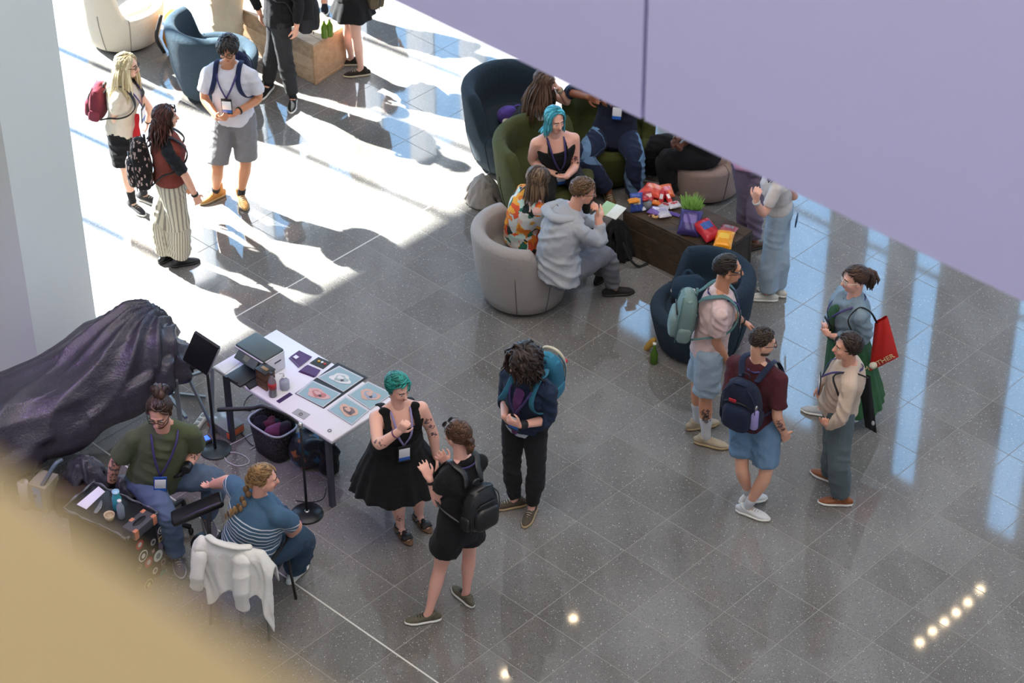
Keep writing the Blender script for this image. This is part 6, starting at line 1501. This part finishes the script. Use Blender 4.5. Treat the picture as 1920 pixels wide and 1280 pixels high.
for k in range(4): flat('leaflet', ('bottom', 'second', 'third', 'topmost')[k] + ' violet leaflet in the stack nearest the printer', 'leaflet', [(541 + k, 672 - k), (558 + k, 660 - k), (582 + k, 672 - k), (559 + k, 690 - k)], VIO if k % 2 else VIOL, lift=.003 * k, th=.003, group='violet leaflets by the printer')
for k in range(3): flat('leaflet', ('lowest', 'middle', 'top')[k] + ' violet leaflet in the fanned stack in front of the dark card', 'leaflet', [(559 + 2 * k, 697 - k), (573 + 2 * k, 686 - k), (599 + k, 696 - k), (588 + 2 * k, 708 - k)], VIO, lift=.003 * k, th=.003, group='fanned violet leaflets')
flat('ticket', 'small white square on the leaflet stack', 'paper', [(549, 669), (555, 665), (561, 669), (555, 673)], plain('paper', 'dcdae2', .6), lift=.015, th=.001)
cd = flat('picture_card', 'dark card with yellow white and red dots on the white table', 'card', [(581, 681), (597, 670), (621, 680), (606, 692)], plain('card_dark', '24261f', .4), th=.006)
for q, c_ in (((598, 677), 'd8a51c'), ((604, 679), 'd8d4d0'), ((609, 682), 'b8342c')): mk('dot', lathe([(0, 0), (.012, 0), (.012, .003), (0, .003)], 12, G(q[0], q[1], ZT + .006)), plain('dot_' + c_, c_, .5), cd)
flat('leaflet', 'dark violet leaflet alone at the front edge of the table', 'leaflet', [(518, 752), (543, 736), (549, 740), (524, 756)], plain('leaflet_dark', '3a2150', .4))
def art(name, quad, label, skin, ink, seed):
    r = random.Random(seed); TE = plain('art_teal', '8aa3a8', .5, var=.08); BK = plain('folder_black', '1f2124', .4)
    cx, cy = sum(x for x, _ in quad) / 4, sum(y for _, y in quad) / 4; sc = lambda k, q=None: [(cx + (x - cx) * k, cy + (y - cy) * k) for x, y in quad]
    o = flat('print_sheet', label, 'print', quad, plain('print_white', 'd9d7dc', .5, var=.02), th=.004, group='art prints on the white table', lift=.005); flat('picture', '', '', sc(.9), TE, parent=o, lift=.009, th=.001)
    P = [G(x, y, ZT + .011) for x, y in quad]; B_ = lambda u, w: lerp(lerp(P[0], P[1], u), lerp(P[3], P[2], u), w)
    def blob(nm, u, w, ru, rw, mat, lift, ph, n=22):
        c = B_(u, w); eu, ew = (P[1] - P[0]) * ru, (P[3] - P[0]) * rw; a = np.linspace(0, 2 * np.pi, n, endpoint=False); rr = 1 + .13 * np.sin(3 * a + ph) + .08 * np.sin(5 * a + 2 * ph)
        ring = [c + eu * math.cos(t) * q + ew * math.sin(t) * q for t, q in zip(a, rr)]; v = np.array([p_ + [0, 0, lift] for p_ in ring] + [p_ + [0, 0, lift + .0012] for p_ in ring]); f = [tuple(range(n, 2 * n))] + [(k, (k + 1) % n, n + (k + 1) % n, n + k) for k in range(n)]
        mk(nm, (v, f), mat, o, smooth=False)
    blob('figure', .5, .5, .34, .26, plain('art_' + skin, skin, .5, var=.2, scale=40), 0, seed)
    blob('motif', .52, .5, .22, .17, plain('art_' + ink, ink, .5, var=.4, scale=60), .0013, seed + 1); blob('motif', .46, .48, .11, .09, plain('art_' + skin, skin, .5), .0026, seed + 2); blob('motif', .6, .56, .05, .06, plain('art_dark', '4b3d44', .5), .0026, seed + 3)
    return o
flat('folder', 'black portfolio lying under the art prints', 'folder', [(633, 680), (690, 708), (607, 766), (553, 738)], plain('folder_black', '1f2124', .4), lift=.0005, th=.004)
art('p1', [(636, 686), (682, 709), (644, 735), (594, 708)], 'art print of pale blooms, rear left of four', 'd3cfcc', '9aa7a4', 1)
art('p2', [(585, 713), (640, 738), (606, 764), (555, 738)], 'art print with a pink motif, front left of four', 'c79a94', 'b06a66', 2)
art('p3', [(690, 715), (737, 738), (694, 768), (652, 740)], 'art print with a ringed arm, behind the woman in the black dress', 'c49c8a', '8d98a8', 3)
art('p4', [(648, 743), (692, 770), (660, 797), (614, 768)], 'art print of a tattooed arm, front right of four', 'c79d88', '6d5a58', 4)
sq = flat('coaster', 'grey square card with a ring at the front of the table', 'card', [(547, 774), (559, 766), (582, 777), (570, 787)], plain('card_grey', '9b999a', .6), th=.004)
mk('ring', tube([G(564, 776, ZT + .006) + [.014 * math.cos(a), .014 * math.sin(a), 0] for a in np.linspace(0, 2 * np.pi, 15)], .003, None, None, 5), plain('ring_grey', '5c5b5f', .5), sq)
p = G(618, 808, ZT); dk = empty('token', p, 'small white token with a blue ring near the table corner', 'token'); mk('disc', lathe([(0, 0), (.018, 0), (.018, .005), (0, .005)], 18, p), RUB, dk); mk('ring', tube([p + [.014 * math.cos(a), .014 * math.sin(a), .006] for a in np.linspace(0, 2 * np.pi, 15)], .003, None, None, 5), plain('ring_blue', '3d4468', .5), dk)

# under the table: basket, shopping bag, toolbox, leads
p = G(516, 846); bk = empty('laundry_basket', p, 'black patterned basket with a white rim full of cloths under the table', 'basket')
a = np.linspace(0, 2 * np.pi, 40, endpoint=False); sup = lambda t, q: np.sign(math.cos(t)) * abs(math.cos(t)) ** q, 
ring = lambda sc, z: np.array([p + MT @ np.array([sc * .2 * np.sign(math.cos(t)) * abs(math.cos(t)) ** .6, sc * .14 * np.sign(math.sin(t)) * abs(math.sin(t)) ** .6, z]) for t in a])
vs = np.concatenate([ring(.8, .01), ring(.9, .15), ring(1.0, .3), ring(.95, .3), ring(.86, .14), ring(.76, .03)]); f = [(r * 40 + j, r * 40 + (j + 1) % 40, (r + 1) * 40 + (j + 1) % 40, (r + 1) * 40 + j) for r in range(5) for j in range(40)] + [tuple(range(200, 240)), tuple(range(40))[::-1]]
def lace(t, base, co):
    v = t.n('TexVoronoi'); v.inputs['Scale'].default_value = 38; v.feature = 'DISTANCE_TO_EDGE'; t.l(co, v.inputs['Vector']); return t.mix(t.math('LESS_THAN', v.outputs[0], .06), base, lin('4a454a'))
mk('body', (vs, f), cloth('basket_black', '18171a', pattern=lace, rough=.5), bk); rg = ring(1.0, .305); mk('rim', tube(np.vstack([rg, rg[:1]]), .009, None, None, 8), plain('rim_pale', 'b5b3ba', .4), bk)
for k, (dx, dy, c_) in enumerate(((-.06, .02, '6a3040'), (.03, -.02, '8a4a6a'), (.08, .04, '3a2c34'), (0, .06, '1f1d22'), (-.1, -.04, '26222a'))):
    q = p + MT @ np.array([dx, dy, .24]); Vv, F = ell(q, (.075, .06, .06), n=18, m=12, e=.9); Vv = Vv + .02 * wob(Vv, 40, k)[:, None] * np.array([.3, .3, 1])
    tag(mk('cloth_bundle', (Vv, F), cloth('rag_' + c_, c_, var=.4, scale=30), loc=tuple(q)), ('wine red cloth bundle in the basket, left side', 'mauve cloth bundle at the front of the basket', 'dark plum cloth bundle at the right of the basket', 'black cloth bundle at the back of the basket', 'blackish cloth bundle at the left edge of the basket')[k], 'cloth', 'cloths in the basket')
p = G(592, 880); sb = empty('shopping_bag', p, 'dark shopping bag with blue and orange pattern under the table', 'bag')
heap('body', '', '', (590, 872), (.4, .26, .34), cloth('bag_pattern', '22262c', pattern=blobs(['2d6c94', '1d2228', '9a5a34', '20242a', '3a2c2a', '24475a'], 14, .4), rough=.4), 31, amp=.02, parent=sb); q = G(598, 868, .3)
mk('handle', tube(path([q + [-.1, 0, 0], q + [-.03, 0, .13], q + [.08, 0, .02]], 14), .012, .005, None, 6), STRAPK, sb)
heap('black_bag', 'slack black cloth bag beside the patterned shopping bag', 'bag', (618, 886), (.18, .2, .3), BLACK, 33, amp=.02)
p = G(424, 806); tx = empty('toolbox', p, 'clear plastic organiser box with orange latches under the table', 'toolbox'); mk('box', xf(rbox(.26, .16, .09, .01), p + [0, 0, .045], M=MT), plain('organiser', '8a8d88', .15, trans=.4, var=.3), tx)
for q in (-1, 1): mk('latch', xf(rbox(.03, .17, .06, .006), p + MT @ np.array([q * .12, 0, .05]), M=MT), plain('latch_orange', 'd0623a', .5), tx)
mk('lid', xf(rbox(.27, .17, .014, .004), p + [0, 0, .095], M=MT), plain('organiser_lid', '9fa39e', .15, trans=.4), tx)
p = G(376, 795); ps = empty('power_strip', p, 'white power strip on the floor behind the tattooist', 'power strip'); Mq = frame_((.35, .93, 0)); mk('body', xf(rbox(.06, .2, .05, .012), p + [0, 0, .025], M=Mq), RUB, ps)
for k in range(3): mk('socket', xf(rbox(.036, .036, .004, .002), p + Mq @ np.array([0, -.06 + .06 * k, .052]), M=Mq), plain('socket_grey', '8c8a86', .5), ps)
p = G(388, 830); ds_ = empty('power_supply', p, 'small black device with a lit blue screen by the light stand', 'device'); mk('case', xf(rbox(.09, .07, .05, .01), p + [0, 0, .025], M=frame_((.8, .5, 0))), PDK, ds_)
mk('display', xf(rbox(.06, .045, .004, .002), p + [0, 0, .052], M=frame_((.8, .5, 0))), plain('screen_blue', '2a4cc0', .3, emit=('3a63ff', 2.0)), ds_)
CW = plain('cable_white', 'c5c2c8', .5); CK = plain('cable_black', '1b1b1d', .5)
def cable(label, pts, m, r=.004): q = [G(x, y, .006) for x, y in pts]; return tag(mk('cable', tube(path(q, 10 * len(q)), r, None, None, 6), m, loc=tuple(q[0])), label, 'cable')
cable('white cable looping across the floor from the small blue device', [(380, 832), (392, 843), (410, 849), (440, 848), (462, 857), (466, 868), (445, 873), (425, 864), (420, 850), (426, 837), (449, 825), (473, 812)], CW)
cable('short white cable running to the basket', [(468, 842), (480, 836), (486, 834)], CW)
cable('black cable running below the white table to the printer', [(478, 735), (462, 748), (458, 762), (470, 770), (440, 765), (425, 768)], CK)
cable('black cable trailing near the boom stand', [(555, 938), (580, 941), (605, 935), (612, 915)], CK)
cable('black cable curled between trestle and basket', [(440, 800), (455, 815), (470, 832), (490, 842)], CK)

# cart with stickers
ZC_ = .62; K = [G(118, 953, ZC_), G(190, 908, ZC_), G(299, 962, ZC_), G(237, 1010, ZC_)]
ce = nrm(K[3] - K[0]); cl = np.linalg.norm(K[3] - K[0]); cs = np.cross(ZU, ce); cs = cs if cs @ (K[1] - K[0]) > 0 else -cs; cw = np.linalg.norm(K[2] - K[3]); print('cart', cl, cw)
MC = np.stack([ce, cs, ZU], 1); cc_ = K[0] + ce * cl / 2 + cs * cw / 2
ct = empty('tool_cart', cc_ * [1, 1, 0], 'black sticker-covered tool cart with a plastic-wrapped top', 'cart')
mk('body', xf(rbox(cl * .94, cw * .94, ZC_ - .06, .015), cc_ * [1, 1, 0] + [0, 0, (ZC_ + .02) / 2 - .0], M=MC), plain('cart_black', '131315', .5), ct); mk('tray', xf(rbox(cl, cw, .03, .01), cc_ - [0, 0, .015], M=MC), plain('tray_black', '1b1d1e', .35), ct)
for q in range(4):
    a_, b_ = ((-.5, -.5, .5, -.5), (.5, -.5, .5, .5), (.5, .5, -.5, .5), (-.5, .5, -.5, -.5))[q][:2], ((-.5, -.5, .5, -.5), (.5, -.5, .5, .5), (.5, .5, -.5, .5), (-.5, .5, -.5, -.5))[q][2:]
    pa, pb = cc_ + MC @ np.array([a_[0] * cl, a_[1] * cw, .008]), cc_ + MC @ np.array([b_[0] * cl, b_[1] * cw, .008])
    P_ = np.array([lerp(pa, pb, t) for t in np.linspace(0, 1, 30)]); P_ += .008 * np.stack([wob(P_, 50, q * 3 + c) for c in range(3)], 1); mk('film_edge', tube(P_, .008 + .005 * wob(P_, 60, q + 50), None, None, 7), bag_plastic('clear_film', '2a2c30', '6a7074', .12) if 'clear_film' not in MATS else MATS['clear_film'], ct)
for a_ in (-.42, .42):
    for b_ in (-.42, .42): mk('castor', ell(cc_ * [1, 1, 0] + MC @ np.array([a_ * cl, b_ * cw, .03]), (.03, .03, .03), n=10, m=7), RUBK, ct)
# stickers on the cart's right-hand side
fo_ = cc_ + ce * (cl * .47 + .001)
def onface(zx, zy):
    d = ray(80 + zx / 5.335, 880 + zy / 5.335); t = ((fo_ - CAMP) @ ce) / (d @ ce); return CAMP + d * t
MF = np.stack([cs, ZU, ce], 1)
for k, (x, y, r, c1_, c2_, kd) in enumerate([(970, 750, .05, 'b5262c', 'd6cfd0', 'd'), (1105, 725, .035, '9b9ca0', '2a2a2e', 'd'), (1180, 605, .04, 'c9cbcb', '303236', 'r'), (1180, 692, .04, 'a8946e', '3c352a', 'q'), (1105, 815, .03, '8a6a6e', 'b59a9a', 'q'), (1005, 862, .06, 'd3d3d3', '1d1d20', 'r'), (1155, 862, .06, 'cdd2d0', '7b8584', 'd'), (1060, 925, .055, '9a3a40', 'cbb', 'd'), (1205, 920, .045, '8f8a88', '5a3338', 'q'), (970, 982, .035, '8a7a5c', '2a2620', 'r'), (1125, 1010, .035, 'b9bcbb', '4c4e50', 'd'), (1200, 1035, .045, '3f8f86', '3f8f86', 's'), (1060, 1150, .06, 'c9b98a', '1b1a18', 'r')]):
    if len(c2_) == 3: c2_ = 'c8b8b8'
    q = onface(x, y); m1, m2 = plain('stk_' + c1_, c1_, .5), plain('stk_' + c2_, c2_, .5)
    n = 4 if kd == 'q' else 24; aa = np.linspace(0, 2 * np.pi, n, endpoint=False) + (math.pi / 4 if kd == 'q' else 0); sr = np.where(np.arange(n) % 4 < 2, 1.0, .55) if kd == 's' else np.ones(n)
    def disc(rr, z0, z1): v = np.array([q + MF @ np.array([rr * s_ * math.cos(t), rr * s_ * math.sin(t), z]) for z in (z0, z1) for t, s_ in zip(aa, sr)]); return v, [tuple(range(n, 2 * n)), tuple(range(n))[::-1]] + [(j, (j + 1) % n, n + (j + 1) % n, n + j) for j in range(n)]
    s = mk('sticker', disc(r * .82, 0, .002), m1, ct, smooth=False)
    if kd != 's': mk('emblem', disc(r * (.66 if kd == 'r' else .42), .002, .0032), m2, s, smooth=False)
    if kd == 'r': mk('emblem', disc(r * .34, .0032, .0042), m1, s, smooth=False)
flat('paper_sheet', 'white paper towel on the cart tray beside the gloved hand', 'paper', [(144, 946), (185, 912), (197, 922), (162, 955)], plain('paper', 'dcdae2', .6), z=ZC_, th=.004)
p = G(206, 973, ZC_); cu = empty('small_cup', p, 'small beige paper cup on the cart', 'cup'); mk('body', lathe([(0, 0), (.032, 0), (.042, .05), (.038, .05), (.03, .006), (0, .006)], 22, p), plain('cup_beige', 'c0ae8c', .7), cu); mk('liquid', lathe([(0, .035), (.036, .035), (.036, .04), (0, .04)], 18, p), plain('water_tan', 'a89672', .2), cu)
bottle(G(221, 953, ZC_), 'turquoise spray bottle under the gloved hand on the cart', .17, .036, plain('turquoise', '3f9aa8', .25), plain('pale_blue', '9cc6d8', .3), .3, nr=.75)
bottle(G(228, 970, ZC_), 'clear squeeze bottle beside the glove box on the cart', .17, .03, plain('clear_bottle', 'a9b3c0', .12, trans=.5), RUB, .3, (plain('water_blue', '8c98b8', .2), .45), nr=.5)
p = G(180, 962, ZC_); tag(mk('squeeze_tube', tube([p + [0, 0, .012], p + [.02, .06, .014], p + [.03, .1, .03]], [.018, .016, .008], [.012, .012, .01], None, 10, True), CLEARP, loc=tuple(p)), 'clear squeeze tube lying on the cart beside the paper towel', 'tube')
q0, q1, q2 = G(234, 985, ZC_ + .07), G(253, 997, ZC_ + .07), G(288, 968, ZC_ + .07); gc = (q0 + q2) / 2; ge = nrm((q2 - q1) * [1, 1, 0]); gp_ = nrm(np.cross(ZU, ge)); MG = np.stack([ge, gp_, ZU], 1); gb = empty('glove_box', gc - [0, 0, .07], 'dark grey box of gloves with orange patches on the cart', 'box')
mk('carton', xf(rbox(.24, .125, .075, .004), gc - [0, 0, .036], M=MG), plain('carton_grey', '45444a', .5, var=.2), gb); aa = np.linspace(0, 2 * np.pi, 20, endpoint=False)
mk('opening', xf(lathe([(0, 0), (1, 0), (1, .003), (0, .003)], 20), gc + [0, 0, .001], M=MG @ np.diag([.07, .025, 1])), plain('opening_dark', '0d0d0f', .6), gb)
for a_, b_ in ((-.1, -.05), (.1, -.05), (.1, .05), (-.02, .055)): mk('patch', xf(rbox(.04, .03, .078, .002), gc + MG @ np.array([a_, b_, -.036]), M=MG), plain('patch_orange', 'c07a5a', .5), gb)
# bin bag, odds and ends at the far left
crumple('bin_bag', 'knotted black bin bag between couch and cart', 'bin bag', (168, 930), (.46, .4, .36), TARP, 41, 20, .08)
crumple('bin_bag', 'small dark bin bag at the knee of the tattooist', 'bin bag', (232, 934), (.24, .22, .2), TARP, 43, 12)
p = G(88, 945); cb = empty('carton', p, 'pale cardboard carton with a blue panel beside the couch', 'box'); Mx = frame_((.4, .9, 0)); mk('box', xf(rbox(.16, .2, .26, .004), p + [0, 0, .13], M=Mx), plain('card_pale', '8f8a78', .8, var=.15), cb); mk('panel', xf(rbox(.07, .004, .2, .001), p + Mx @ np.array([0, -.102, .14]), M=Mx), plain('card_blue', '6f8ea8', .7), cb)
tag(mk('hose', tube(path([G(66, 930, .15), G(85, 900, .3), G(104, 870, .42), G(116, 862, .42)], 16), .018, None, None, 10), plain('hose_grey', '5c6b76', .4), loc=tuple(G(85, 940))), 'grey blue vacuum hose leaning on the pale carton', 'hose')
tag(mk('paper_roll', xf(lathe([(0, 0), (.045, 0), (.045, .26), (.02, .26), (.02, .2), (0, .2)], 22), G(50, 950), M=np.eye(3)), plain('roll_white', 'aaa39a', .8), loc=tuple(G(50, 950))), 'white paper roll standing at the left frame edge', 'paper roll')
for k, pts in enumerate(([(100, 905), (135, 895), (160, 885), (165, 872), (150, 868)], [(70, 880), (95, 893), (130, 908)], [(62, 900), (66, 885), (90, 875)])):
    q = [G(x, y, .12) for x, y in pts]; tag(mk('cord', tube(path(q, 22), .006, None, None, 6), plain('cord_%d' % k, ('6a7048', '9a9890', '8f8a84')[k], .6), loc=tuple(q[0])), ('tangled olive cord above the bin bag', 'pale cord crossing the carton', 'pale cord looped by the paper roll')[k], 'cord')
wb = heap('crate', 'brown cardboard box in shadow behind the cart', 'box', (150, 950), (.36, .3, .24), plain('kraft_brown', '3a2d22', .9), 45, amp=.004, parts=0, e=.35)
# stool, armrest
p = G(296, 985); st_ = empty('stool', p, 'black wheeled stool under the tattooist', 'stool'); mk('seat', lathe([(0, .42), (.17, .42), (.2, .44), (.2, .475), (.17, .5), (0, .505)], 32, p), plain('vinyl_black', '141416', .35), st_); mk('post', tube([p + [0, 0, .09], p + [0, 0, .43]], .025, None, (1, 0, 0), 12), BLKM, st_)
for k in range(5):
    a_ = k * 2 * math.pi / 5 - .35; e_ = p + [.29 * math.cos(a_), .29 * math.sin(a_), .06]; mk('spoke', beam(p + [0, 0, .1], e_ + [0, 0, .01], .035, .025), BLKM, st_); mk('castor', ell(e_ - [0, 0, .03], (.022, .028, .03), n=10, m=8), RUBK, st_)
q0, q1 = G(322, 974, .6), G(418, 934, .74); p = G(392, 1018); ar = empty('armrest', p, 'black padded arm rest on a metal post in front of the client', 'armrest'); Ma = frame_(q1 - q0); mk('pad', xf(rbox(.15, np.linalg.norm(q1 - q0), .06, .025, seg=4), (q0 + q1) / 2, M=Ma), plain('vinyl_black', '141416', .35), ar)
pt_ = lerp(q0, q1, .72); mk('post', beam(p, pt_ - [0, 0, .03], .03, .03), plain('post_grey', '5c5e62', .4, .6), ar); mk('foot', lathe([(0, 0), (.14, 0), (.14, .012), (.03, .02), (0, .02)], 28, p), BLKM, ar)
# client's chair with the white jacket over its back
L0, L1, L2 = G(395, 1171), G(505, 1200), G(553, 1122); fx = nrm(L1 - L0); wch = np.linalg.norm(L1 - L0); fy = np.cross(ZU, fx); print('chair', wch, (L2 - L1) @ fy, (L2 - L1) @ fx)
dch = max(.42, (L2 - L1) @ fy); Mh = np.stack([fx, fy, ZU], 1); Hc = lambda x, y, z: L0 + Mh @ np.array([x * wch, y * dch, z])
ch = empty('chair', Hc(.5, .5, 0), 'black chair with silver legs under the woman in stripes', 'chair')
SIL = plain('chair_silver', '8f9ea6', .3, .8)
for x, y, z1, m in ((0, 0, .84, SIL), (1, 0, .84, SIL), (0, 1, .46, BLKM), (1, 1, .66, BLKM)): mk('leg', tube([Hc(x, y + (.12 if y == 0 else 0) * 0, 0), Hc(x * .94 + .03, y * .9 + .1 * (1 - y), .44), Hc(x * .94 + .03, (.0 if y == 0 else .9), z1)], .011, None, None, 8), m, ch)
mk('seat', xf(rbox(wch * .92, dch * .95, .04, .018), Hc(.5, .55, .46), M=Mh), plain('vinyl_black', '141416', .35), ch); mk('backrest', xf(rbox(wch * .96, .03, .3, .014), Hc(.5, .02, .7), M=Mh), plain('vinyl_black', '141416', .35), ch)
mk('arm', tube(path([Hc(.98, .9, .64), Hc(1.0, .5, .66), Hc(.98, .05, .66)], 12), .016, None, None, 8), BLKM, ch); mk('arm', tube(path([Hc(.02, .9, .64), Hc(0, .5, .66), Hc(.02, .05, .66)], 12), .016, None, None, 8), BLKM, ch)
# jacket: a thick sheet over the back, hem hanging outside, sleeve and flap
nu, nv = 60, 44; U_, V_ = np.meshgrid(np.linspace(-.16, 1.3, nu), np.linspace(0, 1, nv), indexing='ij'); out = np.interp(V_, [0, .1, .16, .22, .3, 1], [.05, .035, .0, -.035, -.06, -.10]); drop = np.interp(V_, [0, .12, .16, .2, 1], [.14, .01, 0, .01, .44]); hm_ = 1 + .16 * np.sin(U_ * 5 + 1) + .12 * np.sin(U_ * 11)
side = np.clip(np.abs(U_ - .5) - .52, 0, 1); zj = .875 - drop * hm_ * (1 - .25 * (U_ < .1)) - side * .42
Pj = L0 + fx * ((U_ * wch) - .35 * np.sign(U_ - .5) * side * wch)[..., None] + fy * out[..., None] + ZU * zj[..., None]
fl = Pj.reshape(-1, 3); fo2 = (.006 * (1 - 2 * np.abs(np.sin(U_ * 17 - V_ * 5 + 2 * wob(fl, 14, 18).reshape(U_.shape)))) + .018 * (1 - 2 * np.abs(np.sin(U_ * 8 + 1.5 * wob(fl, 6, 8).reshape(U_.shape))))) * np.clip(V_ * 2, 0, 1) + .006 * wob(fl, 24, 9).reshape(U_.shape); Pj = Pj - fy * fo2[..., None]
idx = np.arange(nu * nv).reshape(nu, nv); Fj = np.stack([idx[:-1, :-1], idx[1:, :-1], idx[1:, 1:], idx[:-1, 1:]], -1).reshape(-1, 4)
jk = empty('jacket', Hc(.5, 0, .8), 'white denim jacket hung over the back of the chair', 'jacket'); WJ = cloth('white_denim', 'e4e2de', var=.06); o = mk('body', (Pj.reshape(-1, 3), Fj), WJ, jk); sm = o.modifiers.new('thick', 'SOLIDIFY'); sm.thickness = .012; sm.offset = 0
def sleeve(x0, x1, z0, z1, w, seed):
    P_ = path([Hc(x0, -.12, z0), Hc(lerp(x0, x1, .5) + .02, -.24, lerp(z0, z1, .5)), Hc(x1, -.2, z1)], 14); Vv, F = remesh([tube(P_, np.linspace(w, w * .8, 14), np.linspace(w * .62, w * .5, 14), fx, 14, 'start')], .011, 2); N = normals(Vv, F); tt = (Vv - P_[0]) @ nrm(P_[-1] - P_[0])
    return Vv + N * (.0035 * (1 - 2 * np.abs(np.sin(tt * 22 + 1.5 * wob(Vv, 9, seed)))))[:, None], F
mk('sleeve', sleeve(.72, .7, .8, .36, .075, 3), WJ, jk); mk('sleeve', sleeve(.02, -.06, .76, .44, .065, 4), WJ, jk); mk('collar', tube(path([Hc(.12, .02, .885), Hc(.3, -.08, .9), Hc(.6, -.09, .9), Hc(.8, .02, .885)], 16), .03, .014, None, 8, True), WJ, jk)
bpy.data.objects.remove(_tmp)
